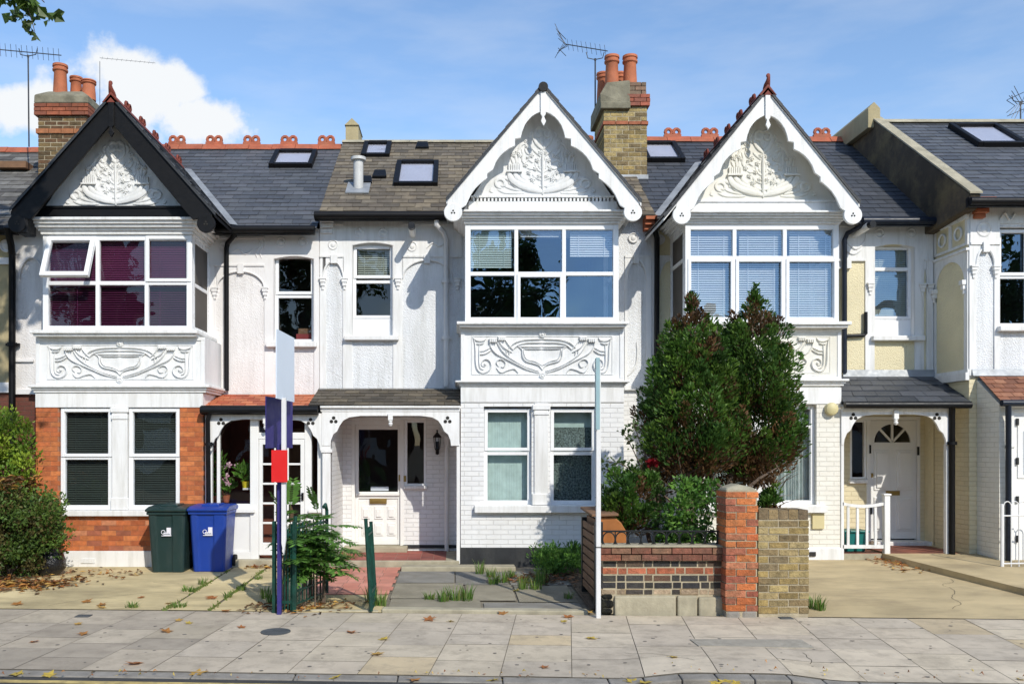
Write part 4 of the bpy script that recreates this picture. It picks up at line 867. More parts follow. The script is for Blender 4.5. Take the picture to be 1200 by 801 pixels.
def exT(mb):
    arch(mb, 968, 1020, 312, 336, 305, 15, half='l'); mb.box(x5(990), x5(996), 14.94, 15, z5(315), z5(303)); bracket(mb, 1019, 337, 15)
    arch(mb, 1082.3, 1084.8, 315, 328, 305, 15, rim=False); bracket(mb, 1080, 338, 15); bracket(mb, 1089, 338, 15)
    mb.box(x5(1085), x5(1092.5), 14.97, 15.02, z5(435), z5(262)); mb.ribbon([(x5(992), z5(284)), (x5(1002), z5(292)), (x5(1012), z5(284)), (x5(1014), z5(274))], 14.985, .035, .025); mb.ribbon([(x5(990), z5(294)), (x5(1000), z5(298)), (x5(1010), z5(292))], 14.985, .03, .025)
hall_trim(Tt, 'white', 975, 1093, 1024.5, 1071, 259, 305, 394, 436, roundels=[(1030, 273.5), (1067, 273.5)], extra=[exT])
k = MB(); arch(k, 772, 798, 305, 330, 301, 15); k.box(xl, x5(800), 14.97, 15.02, z5(302), z5(299.5)); k.box(xl, x5(772), 14.98, 15.02, z5(452), z5(270)); roundel(k, 773, 281, 15); k.build('wall_moulding', 'white', Tt, bevel=.004)
bay(Tt, 798, 986, 803, 983, 250, 262.5, 378, 385, 389, 441, 452, [861, 920], [302], 'white', 'relief_cream', sashes=[(862, 919, 303, 377), (921, 981, 303, 377), (806, 860, 303, 377)],
    blinds=[(808, 858, 266, 372, 'blind', .62), (866, 917, 266, 372, 'blind', .62), (925, 978, 266, 372, 'blind', .62)], wname='white bay window with slatted blinds behind every pane')
room(rm, X(805), X(982), z5(390), z5(255), 14.13, 17.5)
k = MB(); k.box(X(800), X(984), 14.0085, 14.02, Z(440), Z(390)); k.build('bay_panel_field', 'relief_cream', Tt)
w = MB(); w.wall(X(798), X(985), -.1, Z(452), 14, [(X(826), X(880), Z(591), Z(474)), (X(903), X(957), Z(591), Z(474))], rev=.12)
for xx in (X(798), X(985)): w.face([(xx, 14, 0), (xx, 15.4, 0), (xx, 15.4, Z(452)), (xx, 14, Z(452))])
w.face([(xl, 15, 0), (X(798), 15, 0), (X(798), 15, z5(460)), (xl, 15, z5(460))]); w.build('ground_floor_wall', 'cwbrick', Tt)
k = MB(); k.box(X(797.5), X(985.5), 13.985, 14.02, Z(473), Z(454)); k.build('wall_band', 'white', Tt); k = MB(); k.box(X(816), X(967), 13.9, 14.02, Z(600), Z(591.5)); k.build('ground_floor_sill', 'white', Tt, bevel=.008); k = MB(); k.box(X(883), X(900), 13.97, 14.02, Z(591), Z(473)); k.build('window_pier', 'white', Tt, bevel=.008)
k = MB(); k.box(X(797.5), X(986), 13.982, 14.02, -.1, Z(641)); k.build('plinth', 'white', Tt, bevel=.02)
k = MB(); k.box(X(951), X(965), 13.96, 14, Z(619), Z(601)); k.build('wall_plate', 'plate', Tt, bevel=.006)
k = MB(); k.box(X(948), X(955), 13.96, 13.985, Z(651), Z(646)); k.build('air_vent', 'ink', Tt)
for a, b in ((826, 880), (903, 957)):
    win(Tt, X(a), X(b), Z(591), Z(474.5), 14.08, [], [Z(500)], fw=.06, mw=.05, curtain=(X(a + 1), X(b - 1), Z(590), Z(476), 'lace', .03), glassm='glass_dark')
room(rm, X(818), X(965), Z(600), Z(468), 14.42, 16)
k = MB(); k.boss(X(973), Z(479), 14.0, [(.095, 0), (.1, .05), (.09, .09), (.06, .11), (.001, .115)], 20); k.build('alarm_box', 'lampyellow', Tt, smooth='auto')
gb = MB(); gb.prism([(X(800), Z(250)), (X(990), Z(250)), (X(897), Z(112))], 14.02, 14.2); gb.build('gable', 'relief_cream', Tt)
k = MB(); k.box(X(810), X(982), 13.95, 14.03, Z(250), Z(238)); k.box(X(813), X(979), 13.93, 14.03, Z(238), Z(235.5)); k.build('gable_fascia', 'white', Tt, bevel=.006)
gable_relief(Tt, 894, 234, 1.0, 'relief_cream')
xa, za, s = gable_front(Tt, 898, 106.5, .953, .992, 'white', SCALLOP, 246)
gable_roof(Tt, xa, za, s, X(777, 13.7), X(1006, 13.7), SLATE2, 'slate', ridge='ridge_dark', crests=True, base=(5.47, .738))
main_roof(Tt, xl + .01, 7.9, 14.72, 5.45, 18, 7.87, SLATE2, 'slate', n=22, w=.3, ridge='ridge', j=.12)
gutter(Tt, x5(1000), x5(1093), 14.66, Z(258.5, 14.66), 'navypipe'); gutter(Tt, x5(764), x5(782), 14.66, Z(257, 14.66))
skylight(Tt, 757, 803, 170.5, 191, 5.45, sl=.7378, ye=14.72)
pipe(Tt, [(x5(1001), 14.66, z5(262)), (x5(1000), 14.7, z5(270)), (x5(990), 14.9, z5(275)), (x5(987.5), 14.93, z5(282)), (x5(987.5), 14.93, z5(437))], .04, 'navypipe')
k = MB(); k.tube([(x5(1000), 15.02, z5(276)), (x5(1005), 14.55, z5(272) + .01)], .055, 14); e = k.build('boiler_flue', 'white', Tt, smooth='auto')
k = MB(); k.tube([(x5(1005), 14.56, z5(272) + .01), (x5(1006), 14.47, z5(272) + .01)], .057, 14); k.build('flue_terminal', 'blackpipe', e, smooth='auto')
k = MB(); k.tube([(x5(988), 14.95, z5(394)), (x5(1011), 14.95, z5(393)), (x5(1013), 14.95, z5(391)), (x5(1013), 14.95, z5(366))], .03, 10); k.build('overflow_pipe', 'blackpipe', Tt, smooth='auto')
# chimney at the party line
yc = 16.27; xc = lambda u: X(u, yc); zc = lambda v: Z(v, yc)
ch = chimney(Tt, xc(708), xc(758), yc, 17.35, 6.2, zc(121), zc(95), YEL, 'oldbrick', [(xc(719.5), yc + .22, .128, zc(60) - zc(95)), (xc(741), yc + .22, .128, zc(60) - zc(95)), (xc(714.5), yc + .75, .115, zc(66) - zc(95)), (xc(735), yc + .75, .115, zc(66) - zc(95))],
             bands=[(zc(146.5), zc(142), .02, [(.36, .12, .06)])], cap=None)
k = MB(); bricks(k, xc(737), xc(757), zc(121), zc(96), yc - .0, 17.3, [(.24, .15, .10), (.18, .13, .09)], h=.078, rough=.006); bricks(k, xc(735), xc(761), zc(125), zc(111), yc - .05, 17.4, [(.34, .10, .06), (.26, .09, .06)], h=.075, rough=.006); k.build('brick_cap', 'brick', ch)
k = MB(); k.extrude([(xc(702.5), yc - .07, zc(125)), (xc(702.5), yc - .09, zc(112)), (xc(711), yc - .03, zc(97)), (xc(738), yc - .03, zc(94.5)), (xc(738), yc - .07, zc(125))], (0, 1.15, 0)); k.build('cap', 'cement', ch, bevel=.02)
k = MB(); k.box(xc(703), xc(738), yc - .085, 17.42, zc(125) - .06, zc(121)); k.build('cap_moulding', 'cement', ch, bevel=.015)
k = MB(); k.box(xc(706.5), xc(759.5), yc - .02, 17.37, 6.3, zc(205)); k.build('flashing', 'lead', ch)
k = MB(); k.lathe(X(687.5, 18.6), 18.6, [(.13, 7.2), (.125, 7.95), (.15, 7.97), (.15, 8.04), (.12, 8.06), (.14, 8.09), (.14, 8.13), (.09, 8.15)], 20); p = k.build('chimney_pot', 'terracotta', C, smooth='auto', label='small red chimney pot behind the gable')
# porch
FZ = .16
mb = MB(); slates(mb, (X(984.5), 13.9, Z(471, 13.9)), (7.9, 13.9, Z(471, 13.9)), (7.9, 14.98, z5(440)), (x5(986) - .1, 14.98, z5(440)), 5, .42, SLATE2, j=.12); mb.build('porch_roof', 'slate', Tt, recalc=False)
k = MB(); k.extrude([(x5(986), 14.93, z5(443)), (7.9, 14.93, z5(443)), (7.9, 14.97, z5(434)), (x5(986), 14.97, z5(434))], (0, -.012, .01)); k.build('porch_flashing', 'lead', Tt)
k = MB(); k.tube([(X(985), 13.85, Z(474, 13.85)), (7.86, 13.85, Z(474, 13.85))], .055, 10); k.build('porch_gutter', 'blackpipe', Tt, smooth='auto')
k = MB(); k.tube([(X(1116, 13.87), 13.87, Z(475, 13.87)), (X(1113.5), 13.95, Z(486)), (X(1113.5), 13.95, .08)], .045, 10); k.tube([(X(1113.5), 13.95, Z(521)), (X(1113.5), 13.95, Z(517))], .07, 10); k.build('porch_downpipe', 'black', Tt, smooth='auto')
porch_arch(Tt, 986, 1112, 478, 485.5, 521, 13.97, inset=3)
k = MB(); k.box(X(986), X(1112), 13.93, 13.97, Z(481), Z(476.5)); k.build('porch_fascia', 'white', Tt, bevel=.005); k = MB(); k.box(X(985), X(988.5), 13.98, 14.06, 0, Z(520)); k.build('porch_post', 'white', Tt, bevel=.005); k = MB(); k.box(X(1108), X(1111), 13.98, 14.06, 0, Z(520)); k.build('porch_post', 'white', Tt, bevel=.005)
w = MB(); w.wall(X(985), 7.9, 0, Z(474), DY, [(xd(1016.5), xd(1078), zd(634), zd(488)), (xd(996), xd(1015), zd(561), zd(492))], rev=.12)
w.build('porch_wall', 'cbrick', Tt)
k = MB(); k.box(X(985), 7.9, 14.0, DY, Z(476), Z(473.5)); k.build('porch_ceiling', 'white', Tt)
mb = MB(); mb.box(xd(1015.2), xd(1020), DY - .02, DY + .1, zd(634), zd(492)); mb.box(xd(1074.8), xd(1078), DY - .02, DY + .1, zd(634), zd(492)); mb.box(xd(996), xd(1078), DY - .025, DY + .1, zd(492), zd(488)); mb.build('door_frame', 'doorwhite', Tt, bevel=.006)
mb = MB(); y0, y1 = DY + .03, DY + .075; a, b, e, g = xd(1020.2), xd(1074.6), zd(631), zd(492.3)
cx, cz, rr = xd(1047), zd(518), 21.3 * DY / F
arc = [(cx + rr * math.cos(t), cz + rr * math.sin(t)) for t in [math.pi * i / 24 for i in range(25)]]
mb.prism([(a, cz), (cx - rr, cz)] + [(a, g)] if False else [(a, e), (b, e), (b, cz), (a, cz)], y0, y1)
mb.prism([(b, cz), (b, g), (cx, g)] + arc[12::-1], y0, y1); mb.prism([(cx, g), (a, g), (a, cz)] + arc[24:11:-1], y0, y1)
for t in (math.pi / 2, math.pi * .26, math.pi * .74):
    dx, dz = math.cos(t), math.sin(t); n = (-dz * .018, dx * .018); mb.prism([(cx - n[0], cz - n[1] - .0), (cx + dx * rr - n[0], cz + dz * rr - n[1]), (cx + dx * rr + n[0], cz + dz * rr + n[1]), (cx + n[0], cz + n[1])], y0 + .004, y1 - .004)
for p, q, r_, s_ in ((1025, 1043, 574, 527), (1051, 1070, 574, 527), (1025, 1043, 622, 582), (1051, 1070, 622, 582)):
    mb.box(xd(p), xd(q), y0 - .018, y0 + .005, zd(r_), zd(s_)); mb.box(xd(p + 2.5), xd(q - 2.5), y0 - .040, y0, zd(r_ - 3), zd(s_ + 3))
door = mb.build('door', 'doorwhite', Tt, bevel=.005, label='white panelled door with semicircular fanlight')
g = MB(); g.sheet(cx - rr, cx + rr, y0 + .02, cz - .01, cz + rr); g.build('pane', 'glass_dark', door)
k = MB(); k.box(xd(1039), xd(1055), y0 - .02, y0, zd(580), zd(574.8)); k.build('letter_flap', 'brass', door, bevel=.003)
k = MB(); k.box(xd(1021), xd(1023.5), y0 - .03, y0, zd(559), zd(554)); k.build('lock', 'brass', door, bevel=.003)
for u, v in ((1019, 526), (1075.5, 528), (1020, 597)): k = MB(); k.box(xd(u - 1), xd(u + 1), DY - .03, DY, zd(v + 5), zd(v - 5)); k.build('hinge', 'blackiron', door)
win(Tt, xd(996), xd(1015), zd(561), zd(492), DY - .005, fw=.035, glassm='glass_dark', sill=(xd(994), xd(1016), zd(566), zd(561.3), .06))
room(rm, xd(994), xd(1080), zd(636), zd(486), DY + .12, 17)
k = MB(); k.box(xd(1020), xd(1090), 15.05, DY + .1, FZ, zd(632.5)); k.build('door_step', 'white', Tt, bevel=.01)
rm.build('interior', 'room', Tt)

# ================================================================ FAR RIGHT HOUSE
Rr = thing('terraced_house', 'house at the right edge with brown tiled porch and dark rendered parapet', 'house', (X(1170), 14, 0), 'terraced houses')
rm = MB(); xl, xr = 7.91, 13.2
w = MB(); w.wall(xl, xr, Z(442), 5.5, 14, [(X(1171.5), X(1246), Z(382), Z(266))], rev=.12); house_shell(w, xl + .01, xr, 14)
w.build('wall', 'rough_white', Rr)
w = MB(); w.face([(xl, 14.0, Z(442)), (xl, 15.02, Z(442)), (xl, 15.02, 5.7), (xl, 14.0, 5.7)]); w.build('side_wall', 'rough_cream', Rr, recalc=False)
S = lambda a, d, z: (xl + d, 15 - a, z)
k = MB(S)
k.box(.0, 1.0, -.02, .0, 4.92, 4.96); k.box(.0, 1.02, -.05, .0, 4.83, 4.87); k.box(0, 1.02, -.05, 0, 5.32, 5.42); k.box(0, 1.02, -.08, 0, 5.42, 5.5); k.box(0, 1.02, -.06, 0, 2.83, 2.95); k.box(0, 1.02, -.03, 0, 2.95, 3.0)
for a, b in ((0, .07), (.46, .54), (.93, 1.0)): k.box(a, b, -.02, 0, 4.96, 5.32)
for a, b in ((0, .07), (.9, 1.0)): k.box(a, b, -.022, 0, 3.0, 4.83)
arc = [(.485 + .415 * math.cos(t), 4.38 + .36 * math.sin(t)) for t in [math.pi * i / 20 for i in range(21)]]
for p, q in zip(arc, arc[1:]): k.prism([p, q, (q[0], 4.83), (p[0], 4.83)], -.02, 0)
for a in (.05, .93):
    for i in range(3): k.box(a - .05 + .015 * i, a + .05 - .015 * i, -.09 + .02 * i, 0, 4.38 - .07 * i - .07, 4.38 - .07 * i)
for a in (.27, .74):
    rings = [(a + .1 * math.cos(t), -.02 - .0, 5.14 + .1 * math.sin(t)) for t in [i * .5236 for i in range(13)]]; k.tube(rings, .018, 6)
k.build('side_moulding', 'white', Rr, bevel=.004)
w = MB(); w.face([(xl, 13.99, 0), (xl, 15.3, 0), (xl, 15.3, Z(442)), (xl, 13.99, Z(442))]); w.face([(xl, 14, 0), (X(1146), 14, 0), (X(1146), 14, Z(442)), (xl, 14, Z(442))]); w.build('ground_floor_wall', 'cbrick', Rr, recalc=False)
mb = MB(); x = X; z = Z
mb.box(x(1136.5), x(1171), 13.982, 14.01, z(285), z(241)); mb.box(x(1171), x(1250), 13.982, 14.01, z(262), z(241)); mb.box(x(1136.5), x(1171), 13.96, 14.01, z(287), z(284.5)); mb.box(x(1135.3), x(1143), 13.98, 14.01, z(440), z(287)); mb.box(x(1164.5), x(1171), 13.98, 14.02, z(440), z(287)); mb.box(x(1136.5), x(1250), 13.95, 14.01, z(241), z(237))
arch(mb, 1143, 1164.5, 291, 312, 287, 14); roundel(mb, 1152.6, 268.7, 14, .12); bracket(mb, 1140, 317, 14); bracket(mb, 1166, 317, 14); mb.box(x(1150), x(1157), 13.93, 14, z(296), z(284)); mb.ribbon([(x(1170), z(258)), (x(1176), z(250)), (x(1182), z(258)), (x(1188), z(250))], 13.98, .03, .03)
mb.build('wall_moulding', 'white', Rr, bevel=.004)
win(Rr, X(1171.5), X(1246), Z(382), Z(267), 14.08, [X(1209)], [Z(323)], fw=.055, mw=.06, sashes=[(X(1172.5), X(1208), Z(322), Z(268))], glassm='glass_blue', sill=(X(1167.5), X(1250), Z(388.5), Z(382.5), .19))
room(rm, X(1165), X(1250), Z(400), Z(255), 14.12, 16.5); rm.build('interior', 'room', Rr)
k = MB()
for i, v in enumerate((236, 241.5, 247, 252)): k.box(X(1137 + i * .8), X(1156 - i * 1.6), 13.72 + .06 * i, 14, Z(v + 4.8), Z(v))
k.build('eaves_corbel', 'terracotta', Rr, bevel=.01)
main_roof(Rr, 7.86, xr, 13.68, 5.53, 17.0, 7.87, SLATE, 'slate', n=22, w=.3, j=.12)
k = MB(); k.extrude([(7.87, 16.86, 7.83), (7.87, 16.97, 7.92), (7.87, 17.03, 7.92), (7.87, 17.14, 7.83)], (5.28, 0, 0)); k.build('ridge_tiles', 'stone', Rr)
gutter(Rr, X(1137, 13.62), xr, 13.62, Z(235.5, 13.62))
k = MB(); k.extrude([(7.74, 13.78, 5.4), (7.74, 13.66, 5.6), (7.74, 16.9, 7.9), (7.74, 19.2, 7.95), (7.74, 19.6, 7.2), (7.74, 19, 6), (7.74, 15, 5.3)], (.17, 0, 0)); k.build('parapet', 'parapet', Rr, bevel=.02)
k = MB(); k.extrude([(7.63, 16.8, 7.7), (7.63, 16.8, 8.06), (7.745, 16.8, 8.18), (7.86, 16.8, 8.06), (7.86, 16.8, 7.7)], (0, 2.3, 0)); k.build('parapet_stub', 'old_render', Rr, bevel=.01)
k = MB(); k.extrude([(7.73, 13.64, 5.61), (7.73, 16.9, 7.91), (7.73, 16.9, 7.94), (7.73, 13.64, 5.64)], (.19, 0, 0)); k.build('parapet_coping', 'stone', Rr)
skylight(Rr, 1145, 1205, 150, 173, 5.53, ye=13.68, sl=.7048)
# tiled porch projecting to the street
PX = X(1172, 13.4); mb = MB(); slates(mb, (PX - .03, 13.33, Z(470, 13.33)), (xr, 13.33, Z(470, 13.33)), (xr, 13.98, Z(440)), (X(1145), 13.98, Z(440)), 6, .17, BROWNT, j=.15); mb.build('porch_roof', 'tile', Rr, recalc=False)
k = MB(); k.extrude([(X(1138), 13.95, Z(441)), (xr, 13.95, Z(441)), (xr, 13.985, Z(433)), (X(1138), 13.985, Z(433))], (0, -.012, .008)); k.build('porch_flashing', 'lead', Rr)
w = MB(); w.extrude([(PX, 13.42, 0), (PX, 14, 0), (PX, 14, Z(445)), (PX, 13.42, Z(473, 13.42))], (.1, 0, 0)); w.build('porch_side_wall', 'cwbrick', Rr)
k = MB(); k.tube([(PX - .05, 13.28, Z(472, 13.3)), (xr, 13.28, Z(472, 13.3))], .05, 10); k.tube([(PX + .05, 13.28, Z(474, 13.3)), (PX + .08, 13.33, Z(490, 13.3)), (PX + .1, 13.36, 0)], .04, 10); k.build('porch_gutter', 'navypipe', Rr, smooth='auto')
k = MB()
P4 = 13.42; q4 = lambda u: X(u, P4); r4 = lambda v: Z(v, P4)
k.box(PX + .1, q4(1188.5), P4, P4 + .08, 0, r4(474)); k.box(q4(1188.5), xr, P4, P4 + .08, r4(482), r4(474)); k.box(q4(1178), q4(1189), P4 - .02, P4, r4(524), r4(521)); k.build('porch_screen', 'doorwhite', Rr, bevel=.005)
k = MB(); k.box(q4(1250), xr, P4 + .01, P4 + .12, -.1, r4(482)); k.build('porch_wall', 'cwbrick', Rr); k = MB(); k.box(q4(1189), q4(1250), P4 + .02, P4 + .07, .05, r4(482)); k.box(q4(1193), q4(1246), P4 + .005, P4 + .03, r4(560), r4(490)); dr = k.build('door', 'doorwhite', Rr, bevel=.005)
g = MB(); g.sheet(q4(1199), q4(1240), P4 - .002, r4(556), r4(505)); g.build('pane', 'glass_blue', dr)
for v in (494, 540, 585, 631): k = MB(); k.box(q4(1191), q4(1193.5), P4 - .015, P4 + .01, r4(v + 4), r4(v - 4)); k.build('hinge', 'blackiron', dr)
# ================================================================ FAR LEFT HOUSE
N = thing('terraced_house', 'shaded house at the left edge with brown walls and worn grey slates', 'house', (X(-60, 15), 14.5, 0), 'terraced houses')
xl, xr = -13.0, x5(15.6)
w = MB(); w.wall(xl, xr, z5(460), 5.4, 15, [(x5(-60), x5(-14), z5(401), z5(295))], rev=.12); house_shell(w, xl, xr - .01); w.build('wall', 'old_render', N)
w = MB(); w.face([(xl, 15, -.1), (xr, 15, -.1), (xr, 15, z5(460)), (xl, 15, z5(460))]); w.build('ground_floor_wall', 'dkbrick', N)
win(N, x5(-60), x5(-14), z5(401), z5(295), 15.05, [], [z5(346)], fw=.055)
rm = MB(); room(rm, x5(-64), x5(-10), z5(410), z5(285), 15.12, 17); rm.build('interior', 'room', N)
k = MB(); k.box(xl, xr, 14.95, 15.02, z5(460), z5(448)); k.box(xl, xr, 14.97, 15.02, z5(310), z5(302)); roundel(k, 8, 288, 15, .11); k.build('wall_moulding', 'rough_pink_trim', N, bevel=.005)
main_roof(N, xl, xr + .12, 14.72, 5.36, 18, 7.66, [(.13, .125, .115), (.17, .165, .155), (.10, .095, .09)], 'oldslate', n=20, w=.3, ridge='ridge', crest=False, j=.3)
gutter(N, xl, x5(14), 14.66, Z(268, 14.66))
k = MB(); px, py, pz = X(16, 16.9), 16.9, 6.98; k.box(px - .3, px + .25, py - .05, py + .5, pz, pz + .12); k.build('roof_hatch', 'oldwood', N)

# ================================================================ AERIALS
def yagi(name, label, base, top, boom0, boom1, n, el, grid=False, thin=1):
    t = thing(name, label, 'aerial', base, 'television aerials'); k = MB(); k.tube([base, top], .014 * thin, 6); k.build('mast', 'metal', t)
    a, b = Vector(boom0), Vector(boom1); k = MB(); k.tube([a, b], .009 * thin, 6); d = (b - a).normalized(); s = d.cross(Vector((0, 0, 1))).normalized()
    for i in range(n):
        p = a.lerp(b, (i + .5) / n); k.tube([p - s * el * .25 - Vector((0, 0, el * .45)), p + s * el * .25 + Vector((0, 0, el * .45))], .0042 * thin, 4)
    if grid:
        for o in (-1, 1):
            for i in range(4):
                q = a + s * .12 * (i - 1.5) * .5; k.tube([q, q - d * .2 + Vector((0, 0, o * (.12 + .07 * i)))], .006, 4)
            k.tube([a - d * .08 + Vector((0, 0, o * .16)) - s * .2, a - d * .08 + Vector((0, 0, o * .16)) + s * .2], .006, 4)
    k.build('boom', 'metal', t)
    k = MB(); m = Vector(top); k.tube([m - Vector((0, 0, .02)), m + Vector((0, 0, .02))], .02 * thin, 6)
    if thin == 1: k.tube([m, m + Vector((-.14, 0, .03)), m + Vector((-.17, 0, .14))], .009, 5); k.tube([m, m + Vector((.14, 0, .03)), m + Vector((.17, 0, .14))], .009, 5); k.build('clamp', 'metal', t)
    return t
g6 = lambda u, v, y: (X(u, y), y, Z(v, y))
yagi('television_aerial', 'long spiky aerial on a mast clamped to the left chimney', g6(34, 172, 16.6), g6(33, 66, 16.6), g6(-3, 58, 16.6), g6(72, 65, 16.9), 12, .22)
yagi('television_aerial', 'thin faint aerial behind the black gable', g6(117, 160, 18.4), g6(117, 72, 18.4), g6(117, 68, 18.4), g6(182, 74, 20), 12, .06, thin=.45)
yagi('television_aerial', 'slanting aerial with a fan reflector beside the tall middle chimney', g6(697.5, 150, 17.2), g6(697.5, 70, 17.2), g6(663, 52, 17.4), g6(712, 60, 17.0), 9, .2, True)
yagi('television_aerial', 'aerial cut off by the right edge of the picture above the slate roof', g6(1196, 146, 17.6), g6(1196, 120, 17.6), g6(1194, 122, 17.6), g6(1240, 118, 17.8), 8, .35, True)
# ================================================================ GROUND
k = MB(); k.face([(-300, -300, -.4), (300, -300, -.4), (300, 300, -.4), (-300, 300, -.4)]); struct(k.build('ground', 'ground'))
k = MB(); n = 40
for i in range(n):
    a, b = -40 + 2 * i, -38 + 2 * i; k.face([(a, yk(a) - 9, -.2), (b, yk(b) - 9, -.2), (b, yk(b) - .1, -.195), (a, yk(a) - .1, -.195)])
struct(k.build('road', 'asphalt'))
k = MB()
for i in range(n):
    a, b = -40 + 2 * i, -38 + 2 * i; k.face([(a, yk(a) - .36, -.1925), (b, yk(b) - .36, -.1925), (b, yk(b) - .27, -.191), (a, yk(a) - .27, -.191)])
struct(k.build('yellow_line', 'yellow'))
k = MB(); xx = -14.0
while xx < 14:
    L = .3 if 1.1 < xx < 3.6 else .9; a, b = xx + .004, xx + L - .004
    p = [(a, yk(a) - .15, -.35), (b, yk(b) - .15, -.35), (b, yk(b) - .006, -.35), (a, yk(a) - .006, -.35)]
    za, zb = gz(a, yk(a) + .01) - .004, gz(b, yk(b) + .01) - .004; i = [k.vert(q) for q in p] + [k.vert((p[0][0], p[0][1], za - .012)), k.vert((p[1][0], p[1][1], zb - .012)), k.vert((p[2][0], p[2][1], zb)), k.vert((p[3][0], p[3][1], za))]
    for q in ((0, 1, 5, 4), (1, 2, 6, 5), (2, 3, 7, 6), (3, 0, 4, 7), (4, 5, 6, 7)): k.addf([i[j] for j in q])
    xx += L
struct(k.build('kerb', 'granite', bevel=.012))
def sheet(name, m, x0, x1, y0, y1, lift, nx=40, ny=14, struc=True, fy0=None, fy1=None, fx=None):
    k = MB(); g = {}
    for i in range(nx + 1):
        for j in range(ny + 1):
            x = x0 + (x1 - x0) * i / nx; a = fy0(x) if fy0 else y0; b = fy1(x) if fy1 else y1; y = a + (b - a) * j / ny
            if fx: x = fx(x, y)
            g[i, j] = k.vert((x, y, gz(x, y) + lift))
    for i in range(nx):
        for j in range(ny): k.addf((g[i, j], g[i + 1, j], g[i + 1, j + 1], g[i, j + 1]))
    o = k.build(name, m)
    return struct(o) if struc else o
sheet('pavement_bed', 'joint', -14, 14, 0, 0, -.006, nx=140, fy0=lambda x: yk(x) - .01, fy1=lambda x: yw(x) + .02)
FL = [(.52, .445, .34), (.48, .415, .325), (.54, .465, .355), (.50, .43, .335), (.53, .455, .34)]
k = MB(); sk = .123; cw = .62; rowsets = [[.42, .55, .62, .46, .5], [.6, .46, .62, .42, .45], [.5, .62, .42, .6, .41], [.75, .45, .6, .75]]
for i in range(-2, 46):
    xa = -14.5 + cw * i; xb = xa + cw; rows = R.choice(rowsets); t = 0
    if xa < -4: rows = R.choice(rowsets + [[.9, .45, .5, .7]])
    for r in rows:
        t1 = t + r; q = .0035; c = pick(FL, .045)
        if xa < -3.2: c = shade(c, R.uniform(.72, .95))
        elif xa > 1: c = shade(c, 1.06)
        if R.random() < .025: c = tuple(p * s for p, s in zip(c, (1.03, .96, .80)))
        P = []
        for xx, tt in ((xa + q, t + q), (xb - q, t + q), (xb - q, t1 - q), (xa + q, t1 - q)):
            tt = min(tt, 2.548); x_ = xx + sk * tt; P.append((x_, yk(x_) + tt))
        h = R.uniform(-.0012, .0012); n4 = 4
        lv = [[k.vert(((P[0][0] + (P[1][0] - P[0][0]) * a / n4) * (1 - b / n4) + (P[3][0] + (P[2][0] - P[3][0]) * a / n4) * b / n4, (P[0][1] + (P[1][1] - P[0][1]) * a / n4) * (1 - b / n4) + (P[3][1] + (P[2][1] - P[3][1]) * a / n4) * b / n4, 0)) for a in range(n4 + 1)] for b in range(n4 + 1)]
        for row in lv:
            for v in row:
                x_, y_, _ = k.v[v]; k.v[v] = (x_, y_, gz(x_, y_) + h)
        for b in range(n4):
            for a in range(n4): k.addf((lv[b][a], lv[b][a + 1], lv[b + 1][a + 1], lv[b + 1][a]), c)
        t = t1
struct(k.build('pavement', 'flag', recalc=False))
sheet('front_garden_earth', 'joint', -14, 14, 0, 15.4, -.012, fy0=lambda x: yw(x), fy1=lambda x: 15.4, nx=60)
def drive(name, m, x0, x1, yb, lift=.0, front=.03, nx=12):
    return sheet(name, m, x0, x1, 0, 0, lift, nx=nx, fy0=lambda x: yw(x) + front, fy1=lambda x: yb)
drive('driveway', 'concrete', -9.5, -3.415, 14.0, nx=24); drive('driveway', 'concrete', -3.385, -2.895, 14.0, .003); drive('driveway', 'concrete', -2.865, -2.02, 14.0, -.002)
sheet('path_apron', 'concrete', -2.0, -.86, 10.5, 11.6, .001, nx=10, ny=6)
k = MB()
for j in range(8):
    for i in range(5):
        a = -1.98 + i * .225 + .03 * (j % 2); y = 11.63 + j * .285
        P = [(a, y), (a + .219, y), (a + .219, y + .279), (a, y + .279)]; k.face([(p, q, gz(p, q) + .004) for p, q in P], pick([(.60, .25, .18), (.55, .21, .15), (.64, .28, .21)], .1))
struct(k.build('red_tile_path', 'redtile', recalc=False))
k = MB()
for (a, b, c, d) in ((-.82, -.02, 12.5, 13.5), (-.0, .72, 12.35, 13.45), (.75, 1.6, 12.3, 13.5), (-.82, .1, 11.35, 12.47), (.13, .75, 11.2, 12.32), (.78, 1.5, 11.1, 12.27), (-.8, .3, 10.72, 11.32), (.34, 1.5, 10.7, 11.06)):
    n3 = 3; col = pick([(.27, .255, .215), (.22, .21, .185), (.30, .27, .20)], .1)
    for i in range(n3):
        for j in range(n3):
            P = [(a + (b - a) * s / n3, c + (d - c) * t / n3) for s, t in ((i, j), (i + 1, j), (i + 1, j + 1), (i, j + 1))]; k.face([(p, q, gz(p, q) + .004) for p, q in P], col)
struct(k.build('garden_paving', 'oldflag', recalc=False))
k = MB()
for a, b, y0, y1, h in ((-.86, 1.52, 10.46, 10.62, .035), (-2.0, -.9, 10.45, 10.52, .02), (-.82, .9, 13.6, 13.9, .055)):
    yy = (lambda x: y0 - 10.4 + yw(x)) if y0 < 11 else (lambda x: y0)
    k.slabpoly([(a, yy(a)), (b, yy(b)), (b, yy(b) + y1 - y0), (a, yy(a) + y1 - y0)], -.2, gz((a + b) / 2, y0) + h)
struct(k.build('stone_edging', 'stone', bevel=.015))
drive('driveway', 'concrete2', 3.0, 7.2, 15.3, nx=14)
sheet('garden_bed', 'earth', 1.56, 3.9, 10.6, 13.99, .02, nx=20)
